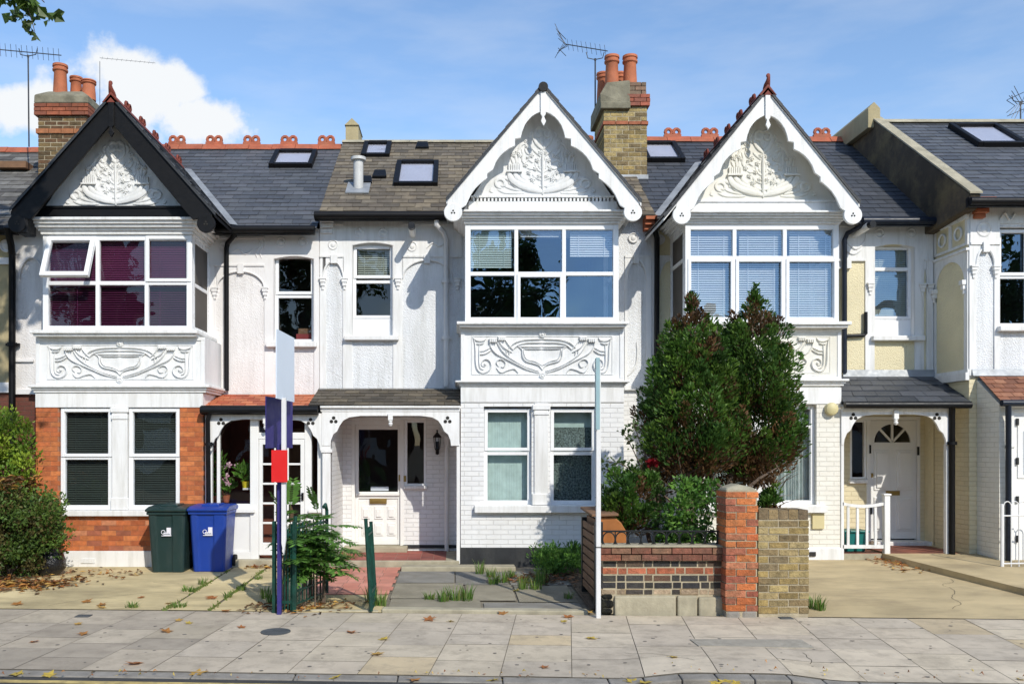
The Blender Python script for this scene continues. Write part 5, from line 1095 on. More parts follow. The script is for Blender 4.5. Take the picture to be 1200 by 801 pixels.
# raised path
E0 = lambda y: 6.57 + (7.1 - 6.57) * (14 - y) / (14 - 11.34)
k = MB(); n = 12
for i in range(n):
    y0, y1 = 10.2 + (15.3 - 10.2) * i / n, 10.2 + (15.3 - 10.2) * (i + 1) / n; tz = lambda y: .03 + .13 * min(1, max(0, (y - 11.34) / 2.66)) if y > 10.9 else .03
    a, b = E0(min(y0, 14)), E0(min(y1, 14))
    ya, yb = (yw(a) + .03, yw(13) + .03) if i == 0 else (y0, y0)
    k.face([(a + .1, ya, tz(y0)), (13, yb, tz(y0)), (13, y1, tz(y1)), (b + .1, y1, tz(y1))])
    if i == 0: k.face([(a, ya, tz(y0)), (13, yb, tz(y0)), (13, yb, -.4), (a, ya, -.4)])
    k.extrude([(a, y0, -.3), (b, y1, -.3), (b, y1, tz(y1) + .006), (a, y0, tz(y0) + .006)], (.1, 0, 0))
struct(k.build('raised_path', 'concrete2'))
k = MB(); k.box(X(986), 7.9, 14.0, 15.3, -.1, .158); struct(k.build('porch_floor', 'stone'))
k = MB()
for i in range(10):
    for j in range(6):
        a = 6.0 + .2 * i; y = 14.02 + .21 * j
        if a + .2 < 7.9: k.box(a, a + .195, y, y + .205, .15, .166, pick([(.20, .07, .05), (.26, .09, .06)], .15))
struct(k.build('porch_tiles', 'redtile'))
k = MB()
for _ in range(150):
    x = R.uniform(-6, 6.5); y = yk(x) + R.uniform(.05, 2.4); r = R.uniform(.010, .024); z = gz(x, y) + .0022; n8 = 8
    k.addf([k.vert((x + r * math.cos(i * .785) * R.uniform(.8, 1.2), y + r * math.sin(i * .785) * R.uniform(.8, 1.2), z)) for i in range(n8)])
tag(k.build('chewing_gum', 'gum', recalc=False), 'small dark trodden gum spots scattered over the pavement', 'gum spots', kind='stuff')
k = MB()
def crack(x, y, ang, n, step=.09):
    w = .0028; a = None
    for i in range(n):
        ang += R.uniform(-.5, .5); x2, y2 = x + math.cos(ang) * step, y + math.sin(ang) * step; nx, ny = -math.sin(ang) * w, math.cos(ang) * w; zz = lambda p, q: gz(p, q) + .0035
        k.face([(x - nx, y - ny, zz(x - nx, y - ny)), (x2 - nx, y2 - ny, zz(x2 - nx, y2 - ny)), (x2 + nx, y2 + ny, zz(x2 + nx, y2 + ny)), (x + nx, y + ny, zz(x + nx, y + ny))]); x, y = x2, y2
        if R.random() < .04: break
for c in ((-6.4, 12.1, .1, 30), (-4.9, 10.9, .9, 22), (-4.2, 12.6, -.4, 12), (4.3, 11.0, .3, 22), (4.4, 12.8, -.3, 20), (5.8, 10.6, 1.2, 24), (-2.6, 11.5, .2, 6), (1.6, 8.6, -.5, 8), (-5.2, 9.2, .3, 9), (3.2, 8.2, .6, 9)): crack(*c)
struct(k.build('pavement_cracks', 'joint_dark', recalc=False))
# covers in the pavement
def cover(label, u, v, rx, ry, rnd, m='iron'):
    y = 10.45
    for _ in range(20):
        x = X(u, y); y = (H - gz(x, y)) * F / (v - 522)
    x = X(u, y); z = gz(x, y); mb = MB()
    pts = [(rx * math.cos(t), ry * math.sin(t)) for t in [i * .2618 for i in range(24)]] if rnd else [(-rx, -ry), (rx, -ry), (rx, ry), (-rx, ry)]
    i0 = [mb.vert((x + a, y + b, gz(x + a, y + b) + .009)) for a, b in pts]; i1 = [mb.vert((x + a, y + b, z - .03)) for a, b in pts]
    mb.addf(i0); n = len(pts)
    for i in range(n): mb.addf((i0[i], i0[(i + 1) % n], i1[(i + 1) % n], i1[i]))
    tag(mb.build('manhole_cover', m, loc=(x, y, z)), label, 'manhole cover')
cover('round iron cover set in the pavement in front of the green gate', 323, 740, .155, .155, True)
cover('small dark square iron cover in the pavement at the left', 98, 721.5, .08, .06, False)
cover('large rectangular paved access cover with crumbling edge near the kerb', 880, 753.5, .56, .17, False, 'oldcover')
cover('small brown iron cover at the foot of the yellow brick pier', 921, 724, .07, .05, False)

# ================================================================ GARDEN WALLS AND RAILINGS
wy = 10.36; XX = lambda u: X(u, wy); ZZ = lambda v: Z(v, wy)
t = thing('brick_wall', 'low garden wall of mixed red and black bricks on a concrete base', 'wall', (XX(775), wy, -.1))
k = MB(); x0, x1 = XX(705), XX(850)
rows = [(690, 697, [(.40, .30, .20), (.06, .05, .045)]), (681.5, 690, DRK), (673, 681.5, DRK + [(.16, .09, .06)]), (664.5, 673, [(.44, .14, .075), (.40, .12, .06)]), (656.5, 664.5, DRK + [(.10, .07, .05)])]
for a, b, pal in rows: bricks(k, x0 + R.uniform(0, .03), x1, ZZ(b), ZZ(a), wy + .02, wy + .24, pal, L=.215 + R.uniform(-.01, .02), h=.09, jt=.018, rough=.006, flemish=True)
bricks(k, x0 - .01, x1, ZZ(697.5), ZZ(689), wy + .03, wy + .24, [(.36, .27, .16), (.08, .06, .05), (.3, .13, .08)], h=.09, rough=.012, skip=.12)
k.build('brick_courses', 'oldbrick', t)
k = MB(); k.box(x0 + .02, x1, wy + .022, wy + .23, -.1, ZZ(656)); k.build('mortar', 'mortar', t)
k = MB(); bricks(k, x0 - .01, x1 + .01, ZZ(656.5), ZZ(641), wy - .03, wy + .27, [(.22, .085, .055), (.27, .10, .06), (.19, .08, .055), (.25, .13, .08)], L=.23, h=.085, rough=.005); k.build('coping', 'oldbrick', t)
k = MB(); k.slabpoly([(x0 - .01, wy - .035), (x1, wy - .035), (x1, wy + .27), (x0 - .01, wy + .27)], ZZ(641), ZZ(640) + .015); k.build('coping_mortar', 'stone', t, bevel=.015)
k = MB()
for a, b, j in ((720, 792, 0), (793.5, 817, .004), (818.5, 850, -.003)): k.box(XX(a), XX(b), wy - .02 + j, wy + .2, -.25, ZZ(698) + R.uniform(-.01, .01))
k.build('concrete_base', 'stone', t, bevel=.02)
k = MB()
for a, b, c, d in ((704, 719, 712, 703), (706, 718, 702, 696), (705, 718, 719, 713)): k.box(XX(a), XX(b), wy - .01, wy + .2, ZZ(c), ZZ(d))
k.build('broken_bricks', 'oldbrick', t, bevel=.025)
t = thing('brick_pillar', 'tall crumbling red brick gate pillar beside the low wall', 'pillar', (XX(869), 10.24, -.1))
py_ = 10.2; XX = lambda u: X(u, py_); ZZ = lambda v: Z(v, py_)
k = MB(); bricks(k, XX(851), XX(888), ZZ(716), ZZ(575), py_, py_ + .36, RED + [(.36, .12, .07), (.5, .19, .10), (.30, .09, .055)], L=.225, h=.079, jt=.013, rough=.010, flemish=False); k.build('brick_courses', 'oldbrick', t)
k = MB(); k.box(XX(851.6), XX(887.4), py_ + .005, py_ + .345, -.15, ZZ(574)); k.build('mortar', 'mortar', t)
k = MB(); k.extrude([(XX(850), py_ - .01, ZZ(575.5)), (XX(889), py_ - .01, ZZ(575.5)), (XX(885), py_ + .04, ZZ(571)), (XX(869), py_ + .1, ZZ(567.5)), (XX(854), py_ + .04, ZZ(571.5))], (0, .32, 0)); k.build('mortar_cap', 'stone', t, bevel=.03)
k = MB(); k.box(XX(851), XX(868), py_ - .01, py_ + .36, -.2, ZZ(715)); k.box(XX(869), XX(888), py_ - .005, py_ + .36, -.2, ZZ(714)); k.build('foot_stones', 'granite', t, bevel=.035)
t = thing('brick_wall', 'short pier of weathered yellow stock bricks with upright bricks on top', 'wall', (XX(918), 10.2, -.1))
k = MB(); bricks(k, XX(889.5), XX(948), ZZ(719), ZZ(609), py_ + .015, py_ + .36, YEL + [(.40, .31, .15), (.24, .18, .10)], L=.225, h=.079, jt=.016, rough=.006)
for i in range(5):
    a = XX(889.5) + i * (XX(948) - XX(889.5)) / 5; k.box(a + .004, a + (XX(948) - XX(889.5)) / 5 - .006, py_ + .01, py_ + .36, ZZ(608), ZZ(597) + R.uniform(-.005, .005), pick([(.22, .16, .09), (.28, .20, .10), (.18, .13, .08)], .15))
k.build('brick_courses', 'oldbrick', t)
k = MB(); k.box(XX(889.8), XX(947.6), py_ + .019, py_ + .35, -.15, ZZ(598.5)); k.build('mortar', 'mortar', t)

t = thing('iron_railing', 'black iron railing with rings standing on the low brick wall', 'railing', (X(775, 10.5), 10.5, .65))
ry = 10.47; XX = lambda u: X(u, ry); ZZ = lambda v: Z(v, ry); k = MB()
for v in (622, 640): k = MB(); k.tube([(XX(704), ry, ZZ(v)), (XX(849), ry, ZZ(v))], .011, 6); k.build('rail', 'blackiron', t)
k = MB(); m = MB(); u = 706
while u < 848:
    m.tube([(XX(u), ry, ZZ(641)), (XX(u), ry, ZZ(622))], .007, 5)
    if u + 13 < 848: k.tube([(XX(u + 7.5) + .072 * math.cos(a), ry, ZZ(631.5) + .085 * math.sin(a)) for a in [i * .4 for i in range(17)]], .008, 5)
    u += 15
k.build('ring', 'blackiron', t); m.build('bar', 'blackiron', t)
# timber store
t = thing('wooden_chest', 'slatted wooden garden chest with an orange brown front behind the low wall', 'garden chest', (1.8, 11.2, 0))
cx0 = 1.66; k = MB()
for i in range(8):
    z = .02 + i * .108; k.box(cx0 - .02, cx0 + .005, 10.66, 11.75, z, z + .085)
k.build('side_panel', 'oldwood', t, bevel=.004)
k = MB(); k.box(cx0 - .035, cx0 + .06, 10.6, 10.68, -.1, .93); k.build('post', 'blackiron', t, bevel=.004); k = MB(); k.box(cx0 - .03, cx0 + .06, 11.72, 11.8, -.1, .9); k.build('post', 'blackiron', t, bevel=.004)
k = MB(); q0, q1 = cx0 + .02, X(733, 10.9); k.extrude([(q0, 10.85, .3), (q1, 10.85, .3), (q1, 10.85, .80), (q1 - .06, 10.85, .9), (q1 - .14, 10.85, .97), (q0, 10.85, .97)], (0, .04, 0)); k.build('front_panel', 'wood', t, bevel=.008)
k = MB(); k.extrude([(q0 - .06, 10.8, .975), (q1 - .1, 10.8, .985), (q1 - .1, 11.8, 1.01), (q0 - .06, 11.8, 1.0)], (0, 0, .03)); k.build('lid', 'oldwood', t, bevel=.006)
k = MB(); k.box(cx0 + .03, cx0 + .07, 10.9, 11.7, .0, .93); k.box(q1 - .06, q1 - .02, 10.9, 11.7, .0, .8); k.build('frame', 'oldwood', t)
# green railings and gates
def bars(mb, p0, p1, n, z0, z1, r=.009, ext=0):
    for i in range(n):
        s = i / (n - 1); x = p0[0] + (p1[0] - p0[0]) * s; y = p0[1] + (p1[1] - p0[1]) * s; mb.tube([(x, y, z0), (x, y, z1 + (ext if i % 2 else 0))], r, 6)
t = thing('iron_gate', 'open green iron gate swallowed by leafy shoots', 'gate', (-1.88, 10.6, -.1), 'green garden gate leaves')
p0, p1 = (X(346, 10.6), 10.6), (X(383, 11.55), 11.55)
k = MB(); bars(k, p0, p1, 10, -.03, .92); k.build('bar', 'greeniron', t)
k = MB()
for z in (-.03, .12, .86): k.tube([(p0[0], p0[1], z), (p1[0], p1[1], z)], .015, 6)
k.tube([(p1[0], p1[1], -.05), (p1[0], p1[1], 1.0), (p1[0] - .01, p1[1] - .06, 1.08), (p1[0] - .02, p1[1] - .14, 1.05)], .022, 8); k.tube([(p0[0], p0[1], -.05), (p0[0], p0[1], 1.0)], .022, 8); k.build('gate_frame', 'greeniron', t)
t = thing('iron_railing', 'short run of green iron railing beside the blue sign post', 'railing', (-2.0, 10.5, -.1))
k = MB(); bars(k, (X(322, 10.5), 10.5), (X(345, 10.5), 10.5), 7, -.08, .86, .011, .06); k.build('bar', 'greeniron', t)
k = MB()
for z in (.0, .78): k = MB(); k.box(X(322, 10.5), X(345, 10.5), 10.49, 10.515, z, z + .03); k.build('rail', 'greeniron', t)
k = MB()
k.v = []
for u in (321.5, 345): k = MB(); k.box(X(u, 10.5) - .022, X(u, 10.5) + .022, 10.47, 10.52, -.13, .95); k.build('post', 'greeniron', t, bevel=.005)
t = thing('iron_gate', 'leaning green iron gate seen edge on beside the red path', 'gate', (X(435, 10.5), 10.5, -.1), 'green garden gate leaves')
k = MB(); ln = -.065
for i, (dy, h) in enumerate(((0, .98), (.06, .86), (.12, .84), (.18, .86), (.24, .84), (.30, .86), (.36, .84), (.42, .86), (.48, .84), (.54, .9))):
    r = .022 if i in (0, 9) else .010; bx = X(435, 10.5) + .0005 * i; k.tube([(bx, 10.5 + dy, -.09), (bx + ln * h, 10.5 + dy, h)], r, 7)
k.build('bar', 'greeniron', t)
k = MB()
for z in (-.02, .12, .78): k = MB(); k.tube([(X(435, 10.5) + ln * z, 10.5, z), (X(435, 10.5) + .005 + ln * z, 11.04, z)], .016, 6); k.build('rail', 'greeniron', t)
# white porch balustrade
t = thing('balustrade', 'white wooden balustrade across the cream porch', 'railing', (X(1012), 14.0, .16))
k = MB(); k.box(X(1035.3), X(1042), 13.96, 14.05, .1, Z(580)); k.box(X(1034), X(1043), 13.945, 14.065, Z(580), Z(578)); k.build('newel_post', 'white', t, bevel=.008)
k = MB(); n = 10
for i in range(n):
    a, b = 987 + (1035.3 - 987) * i / n, 987 + (1035.3 - 987) * (i + 1) / n; sg = lambda u: 588 + 3.0 * math.sin(math.pi * (u - 987) / 48.3)
    k.extrude([(X(a), 13.98, Z(sg(a) + 3.5)), (X(b), 13.98, Z(sg(b) + 3.5)), (X(b), 13.98, Z(sg(b))), (X(a), 13.98, Z(sg(a)))], (0, .05, 0))
k.build('rail', 'white', t); k = MB(); k.box(X(987), X(1035.3), 13.98, 14.03, Z(642), Z(638)); k.build('rail', 'white', t)
for u in (994, 1005, 1016, 1026): k = MB(); k.box(X(u - 1.4), X(u + 1.4), 13.992, 14.018, Z(638), Z(591)); k.build('baluster', 'white', t)
t = thing('white_railing', 'white metal railing with hooped top at the right edge', 'railing', (X(1180, 13), 13.0, .1))
ry = 12.9; XX = lambda u: X(u, ry); ZZ = lambda v: Z(v, ry); k = MB()
for v in (604, 660): k = MB(); k.tube([(XX(1174), ry, ZZ(v)), (XX(1240), ry, ZZ(v - 1))], .011, 6); k.build('rail', 'timberwhite', t)
k = MB()
for u in range(1176, 1240, 9):
    k.tube([(XX(u), ry, ZZ(664))] + [(XX(u + 4.5) - .055 * math.cos(a), ry, ZZ(593) + .07 * math.sin(a)) for a in [i * .3 for i in range(11)]] + [(XX(u + 9), ry, ZZ(664))], .008, 6)
k.build('hooped_bar', 'timberwhite', t)
k = MB(); k.tube([(XX(1174), ry, ZZ(668)), (XX(1174), ry, ZZ(590))], .02, 8); k.build('post', 'timberwhite', t)

# ================================================================ SIGN POSTS
t = thing('sign_post', 'estate agent sign post with blank white, indigo and red boards by the green railings', 'sign', (X(327, 10.4), 10.4, -.1))
k = MB(); k.box(X(325, 10.4), X(329.7, 10.4), 10.38, 10.44, -.15, Z(520, 10.4)); k.build('post', 'signblue', t, bevel=.003)
k = MB(); a, b = X(331, 10.36), X(336, 10.36); k.extrude([(a, 10.30, Z(636, 10.3)), ((a + b) / 2, 10.30, Z(650, 10.3)), (b, 10.30, Z(632, 10.3)), (b, 10.30, Z(466, 10.3)), (a, 10.30, Z(466, 10.3))], (0, .05, 0)); k.build('post_sleeve', 'timberwhite', t)
def flag(name, m, u0, y0, u1, y1, v0, v1, th=.012):
    a = (X(u0, y0), y0); b = (X(u1, y1), y1); z0, z1 = Z(v1, y0), Z(v0, y0); dx, dy = b[0] - a[0], b[1] - a[1]; L = math.hypot(dx, dy); nx, ny = dy / L * th, -dx / L * th
    k = MB(); k.slabpoly([a, b, (b[0] - nx, b[1] - ny), (a[0] - nx, a[1] - ny)], z0, z1); k.build(name, m, t)
flag('board', 'signwhite', 324.3, 10.05, 345, 10.93, 385, 466.5); flag('board', 'signblue', 312, 10.42, 343, 11.16, 464.2, 524.8); flag('board', 'signred', 318, 10.26, 336.8, 10.27, 527, 564.6)
t = thing('sign_post', 'slim white post with a grey blue board seen edge on before the low wall', 'sign', (X(701, 10.2), 10.2, -.1))
k = MB(); k.box(X(698.3, 10.2), X(703.7, 10.2), 10.17, 10.22, -.15, Z(424, 10.2)); k.build('post', 'timberwhite', t, bevel=.004)
k = MB(); k.slabpoly([(X(703, 9.98), 9.98), (X(703, 9.98) + .002, 10.165), (X(697, 10.165), 10.165), (X(698.5, 9.98), 9.98)], Z(503, 10), Z(419, 10)); k.build('board', 'signteal', t)
k = MB(); k.box(X(697.8, 10.2), X(704.2, 10.2), 10.165, 10.225, Z(641, 10.2), Z(640, 10.2)); k.build('strap', 'ink', t)

# ================================================================ BINS
def wheelie(label, u0, u1, m, yb):
    cx = X((u0 + u1) / 2, yb); t = thing('wheelie_bin', label, 'bin', (cx, yb + .3, gz(cx, yb)), 'wheelie bins by the brick bay')
    z0 = gz(cx, yb + .1) ; w0, w1, d0, d1, hh = .235, .275, .50, .62, .90
    def ring(s, z):
        w = w0 + (w1 - w0) * s; d = d0 + (d1 - d0) * s; yf = yb + .06 - .06 * s
        P = [(-w, .03), (-w + .03, 0), (-w * .62, 0), (-w * .55, .014), (w * .28, .014), (w * .36, 0), (w - .03, 0), (w, .03), (w, d - .03), (w - .03, d), (-w + .03, d), (-w, d - .03)]
        return [(cx + a, yf + b, z) for a, b in P]
    k = MB(); rings = [[k.vert(p) for p in ring(s, z0 + hh * s)] for s in (0, .03, .25, .5, .75, .93, 1)]
    for a, b in zip(rings, rings[1:]):
        for i in range(12): k.addf((a[i], a[(i + 1) % 12], b[(i + 1) % 12], b[i]))
    k.addf(rings[0][::-1]); k.addf(rings[-1]); body = k.build('body', m, t, bevel=.012)
    k = MB(); k.box(cx - w1 - .012, cx + w1 + .012, yb - .015, yb + d1, z0 + hh - .045, z0 + hh); k.build('rim', m, body, bevel=.01)
    k = MB(); zt = z0 + hh + .002; W = w1 + .025
    k.extrude([(cx - W, yb - .04, zt), (cx - W, yb - .05, zt + .035), (cx - W + .01, yb + .08, zt + .07), (cx - W + .01, yb + .5, zt + .085), (cx - W, yb + d1 + .03, zt + .05), (cx - W, yb + d1 + .03, zt)], (2 * W, 0, 0))
    k.box(cx - .12, cx + .14, yb + .1, yb + .45, zt + .06, zt + .10); k.build('lid', m, t, bevel=.012)
    k = MB(); k.tube([(cx - .2, yb + d1 + .06, zt + .02), (cx + .2, yb + d1 + .06, zt + .02)], .018, 8)
    for a in (-.2, .2): k.box(cx + a - .02, cx + a + .02, yb + d1 - .02, yb + d1 + .07, zt - .02, zt + .04)
    k.build('handle', m, t)
    for a in (-1, 1):
        k = MB(); xw = cx + a * (w0 + .03); k.tube([(xw - .025, yb + d0 + .08, z0 + .1), (xw + .025, yb + d0 + .08, z0 + .1)], .1, 20); k.build('wheel', 'rubber', t, bevel=.01)
    k = MB(); sx, sz = cx - .01, z0 + .55; yy = yb + .016
    L = lambda a, b, c, d, e=0: k.box(sx + a, sx + b, yy - .006 - e, yy + .02, sz + c, sz + d)
    L(-.03, .075, .0, .045); L(.015, .075, .045, .115); L(-.06, .08, -.008, .0); st = k.build('sticker', 'sticker', body)
    k = MB(); k.tube([(sx - .035 + .028 * math.cos(a), yy - .004, sz + .05 + .028 * math.sin(a)) for a in [i * .524 for i in range(10)]], .005, 5); k.build('sticker_ring', 'sticker', body)
    k = MB()
    for i in range(7): k.box(sx - .022 + i * .013, sx - .014 + i * .013, yy - .0075, yy, sz + .012, sz + .026 + .006 * (i % 2))
    k.build('sticker_print', 'sticker_ink', body)
wheelie('dark green wheelie bin with a small white sticker', 172, 217, 'bingreen', 13.36)
wheelie('bright blue wheelie bin with a small white sticker', 221.5, 265, 'binblue', 13.42)
# bag, box, pots
k = MB(); bx, by = X(59, 13.2), 13.2; prof = [(.10, -.06), (.19, .02), (.215, .13), (.19, .25), (.12, .33), (.05, .37), (.06, .42), (.02, .43)]
k.lathe(bx, by, prof, 22); k.v = [(a + .03 * math.sin(9 * c + 5 * a * 3), b + .02 * math.sin(11 * c), c + .02 * math.sin(14 * a)) for a, b, c in k.v]
tag(k.build('bin_bag', 'bag', smooth=True, loc=(bx, by, gz(bx, by))), 'shiny black rubbish bag slumped at the end of the hedge', 'bag')
t = thing('recycling_box', 'teal plastic box standing in the cream porch behind the balustrade', 'box', (X(996, 14.3), 14.3, .17))
bx = X(996, 14.4); k = MB(); k.extrude([(bx - .15, 14.2, .168), (bx + .15, 14.2, .168), (bx + .18, 14.17, .48), (bx - .18, 14.17, .48)], (0, .35, 0)); k.build('body', 'teal', t, bevel=.01)
k = MB(); k.box(bx - .2, bx + .2, 14.14, 14.55, .47, .5); k.build('rim', 'teal', t, bevel=.01)

# ================================================================ PLANTS
GR = [(.07, .15, .022), (.115, .205, .03), (.045, .105, .018)]; BR = [(.12, .06, .025), (.16, .085, .035), (.09, .05, .022)]
def interp(tab, z):
    for (a, ra), (b, rb) in zip(tab, tab[1:]):
        if a <= z <= b or b <= z <= a: return ra + (rb - ra) * (z - a) / (b - a)
    return 0
def plume_leaves(mb, p, d, L, r, n, size, col, jit=.3):
    """one upright spray of scale foliage: leaves around a short axis, tapering to its tip"""
    d = d.normalized(); s0 = d.orthogonal().normalized(); s1 = d.cross(s0)
    base = shade(col, R.uniform(1 - jit, 1 + jit))
    for _ in range(n):
        t = R.random() ** .8; a = R.uniform(0, 6.2832); rr = r * (1 - t) ** .7 * (.45 + .55 * R.random()) * (.4 + 1.3 * min(1, t * 3))
        o = s0 * math.cos(a) + s1 * math.sin(a); q = p + d * L * t + o * rr
        g = (d * .9 + o * .75 + Vector((R.uniform(-.4, .4), R.uniform(-.4, .4), R.uniform(-.2, .5)))).normalized()
        w = g.cross(Vector((R.uniform(-1, 1), R.uniform(-1, 1), R.uniform(-1, 1))))
        if w.length < .05: continue
        w.normalize(); l = size * R.uniform(.6, 1.4); w *= l * .19; c = shade(base, R.uniform(.75, 1.3)); k = len(mb.v)
        mb.v += [tuple(q - w * .6), tuple(q + w * .6), tuple(q + g * l * .6 + w), tuple(q + g * l), tuple(q + g * l * .6 - w)]
        mb.f.append((k, k + 1, k + 2, k + 3, k + 4)); mb.c.append(c)
def conifer(name, label, uc, y, prof, trunk, seed, lean=0, n=100, brown_below=530, per=150, tipbrown=True, extra=(), size=.052, L=.36, r0=.125):
    R.seed(seed); px = y / F; mb = MB(); mb.hascol = True
    top, bot = prof[0][0], prof[-1][0]; k = 0; m = 0
    ax = Vector((X(uc, y), y, 0))
    while m < n and k < 9000:
        k += 1; v = R.uniform(top, bot); r = interp(prof, v)
        if R.random() > (r / 60) ** .8 + .05: continue
        m += 1; a = R.uniform(0, 2 * math.pi); big = max(.35, min(1, r / 34)); q = R.choice([1.04, .95, .9, .8, .6]) + .13 * math.sin(3 * a + v * .06 + seed) + .09 * math.sin(5 * a - v * .13 + 2 * seed)
        l = L * big * R.uniform(.7, 1.4); out = Vector((math.cos(a), math.sin(a) * .85, 0))
        p = Vector((X(uc, y) + out.x * max(0, r * q * px - .10), y + out.y * max(0, r * q * px - .10), Z(v, y) - l * .55))
        d = out * R.uniform(.25, .75) * big + Vector((R.uniform(-.12, .12), R.uniform(-.12, .12), 1))
        under = v + R.uniform(-20, 20) > brown_below or (tipbrown and v < top + 50 and R.random() < .45) or math.sin(4 * a + v * .045 + seed * 2) * math.sin(v * .08) > .72
        col = R.choice(BR) if under else shade(GR[int(1.5 + 1.5 * math.sin(v * .09 + 2 * a + seed)) % 3], R.uniform(.8, 1.15))
        plume_leaves(mb, p, d, l, r0 * big * R.uniform(.65, 1.7), int(per * big * (.8 if under else 1)), size, col)
        if not under and R.random() < .6: plume_leaves(mb, p - d.normalized() * .1 - out * .05, d + out * .3, l * .6, r0 * big, int(per * .3), size, R.choice(BR))
    for u0, u1, v0, v1, o, c_ in extra:
        for _ in range(c_): plume_leaves(mb, Vector((X(R.uniform(u0, u1), y), y + o + R.uniform(-.2, .2), Z(R.uniform(v0, v1) + 12, y))), Vector((R.uniform(-.6, .6), R.uniform(-.6, .6), .8)), .3, .1, 80, size, R.choice(BR))
    tw = MB()
    for i in range(26 if len(extra) else 0):
        p = Vector((X(uc + R.uniform(-28, 28), y), y + R.uniform(-.3, .3), Z(R.uniform(545, 605), y))); d = Vector((R.uniform(-1, 1), R.uniform(-.6, .6), R.uniform(.1, .9))).normalized(); tw.tube([p, p + d * .2 + Vector((0, 0, .03)), p + d * R.uniform(.3, .55)], [.009, .006, .002], 4)
    t = thing(name, label, 'conifer', (X(uc, y), y, gz(X(uc, y), y)), 'conifers behind the low wall')
    mb.build('crown', 'leaf', t, recalc=False)
    k = MB()
    for pts, r in trunk: k.tube([(X(u, y + o), y + o, Z(v, y + o)) for u, v, o in pts], r, 9, (1, 1, 1))
    k.build('trunk', 'bark', t, smooth=True)
    if tw.f: tw.build('twigs', 'bark', t)
    return t
conifer('conifer_tree', 'taller left conifer with green rounded crown on a bare leaning trunk', 811, 11.8,
        [(336, 2), (350, 6), (366, 14), (385, 24), (400, 31), (430, 40), (460, 48), (490, 54), (515, 54), (530, 46), (543, 30), (553, 12)],
        [([(811, 640, 0), (809, 600, 0), (804, 560, 0), (805, 520, 0), (808, 450, 0), (809, 380, 0)], [.075, .065, .062, .055, .04, .01]), ([(805, 560, 0), (788, 540, -.2), (765, 520, -.3)], [.035, .025, .008]), ([(806, 550, 0), (830, 528, .2), (850, 505, .2)], [.035, .025, .008]), ([(809, 600, 0), (790, 590, -.2), (775, 578, -.3), (768, 560, -.3)], [.02, .016, .012, .006]), ([(805, 530, 0), (790, 500, .3), (770, 480, .4)], [.03, .02, .008])], 3, n=240, extra=((776, 800, 508, 522, -.2, 6), (815, 858, 500, 548, .25, 26), (770, 800, 525, 545, .2, 10), (768, 852, 540, 600, .55, 46)))
conifer('conifer_tree', 'right conifer leaning towards the lace curtained window', 884, 12.0,
        [(336, 3), (349, 9), (364, 21), (385, 31), (400, 35), (430, 39), (460, 42), (490, 43), (520, 41), (540, 33), (556, 22), (570, 8)],
        [([(846, 640, 0), (850, 600, 0), (852, 575, 0), (862, 540, 0), (874, 480, 0), (880, 400, 0)], [.06, .05, .045, .04, .03, .01]), ([(850, 600, 0), (866, 580, -.2), (890, 560, -.3), (910, 548, -.3)], [.03, .026, .02, .008]), ([(852, 580, 0), (835, 560, -.2), (822, 530, -.2)], [.03, .022, .008]), ([(851, 590, 0), (872, 586, .1), (900, 574, .2)], [.024, .02, .008])], 4, n=210, extra=((858, 910, 515, 562, 0, 34), (850, 880, 545, 572, .2, 10)))
conifer('conifer_tree', 'small round conifer bush over the orange wooden chest', 738, 11.3, [(546, 8), (556, 24), (570, 30), (585, 32), (600, 30), (612, 20), (622, 8)],
        [([(765, 650, 0), (757, 615, 0), (748, 590, 0)], [.03, .026, .015]), ([(757, 615, 0), (775, 628, -.1), (790, 632, -.1)], [.012, .012, .01])], 5, n=42, brown_below=640, per=150, tipbrown=False, L=.26)
conifer('conifer_tree', 'low dark conifer tuft between the red pillar and the window', 903, 11.2, [(562, 4), (572, 14), (585, 17), (597, 18), (606, 10)], [([(902, 690, 0), (902, 600, 0)], [.02, .012])], 6, n=22, brown_below=640, per=140, tipbrown=False, L=.24)
R.seed(21)
def shrub(name, label, cat, box, n, r, per, size, pal, aspect=1.6, up=.15, base=None, stems=6, group=None):
    x0, x1, y0, y1, z0, z1 = box; cl = []
    while len(cl) < n:
        p = [R.uniform(-1, 1) for _ in range(3)]
        if sum(abs(q) ** 3 for q in p) > 1: continue
        cl.append(((x0 + x1) / 2 + p[0] * (x1 - x0) / 2, (y0 + y1) / 2 + p[1] * (y1 - y0) / 2, (z0 + z1) / 2 + p[2] * (z1 - z0) / 2, r * R.uniform(.7, 1.3)))
    bx, by = (x0 + x1) / 2, (y0 + y1) / 2; t = thing(name, label, cat, (bx, by, gz(bx, by)), group)
    leaf_cloud(cl, per, size, pal, aspect, up, .5, .25).build('foliage', 'leaf', t, recalc=False)
    k = MB()
    for i in range(stems):
        c = R.choice(cl); k.tube([(bx + R.uniform(-.1, .1), by, gz(bx, by) - .03), (bx + (c[0] - bx) * .5, by, (z0 + c[2]) / 2), c[:3]], [.014, .01, .004], 5)
    k.build('stems', 'bark', t); return t
shrub('hedge', 'clipped dark green hedge at the left edge with dead leaves below', 'hedge', (-7.3, X(69, 13), 12.5, 13.6, .0, Z(572, 13)), 210, .17, 85, .055, [(.09, .16, .03), (.12, .19, .035), (.07, .13, .025), (.14, .12, .04)], 1.5)
shrub('shrub', 'yellow green bush above the hedge by the black pipe', 'shrub', (-7.7, X(36, 13.8), 13.3, 14.2, .9, Z(484, 13.8)), 110, .16, 80, .06, [(.20, .32, .03), (.26, .36, .035), (.15, .26, .03)], 1.8, .4)
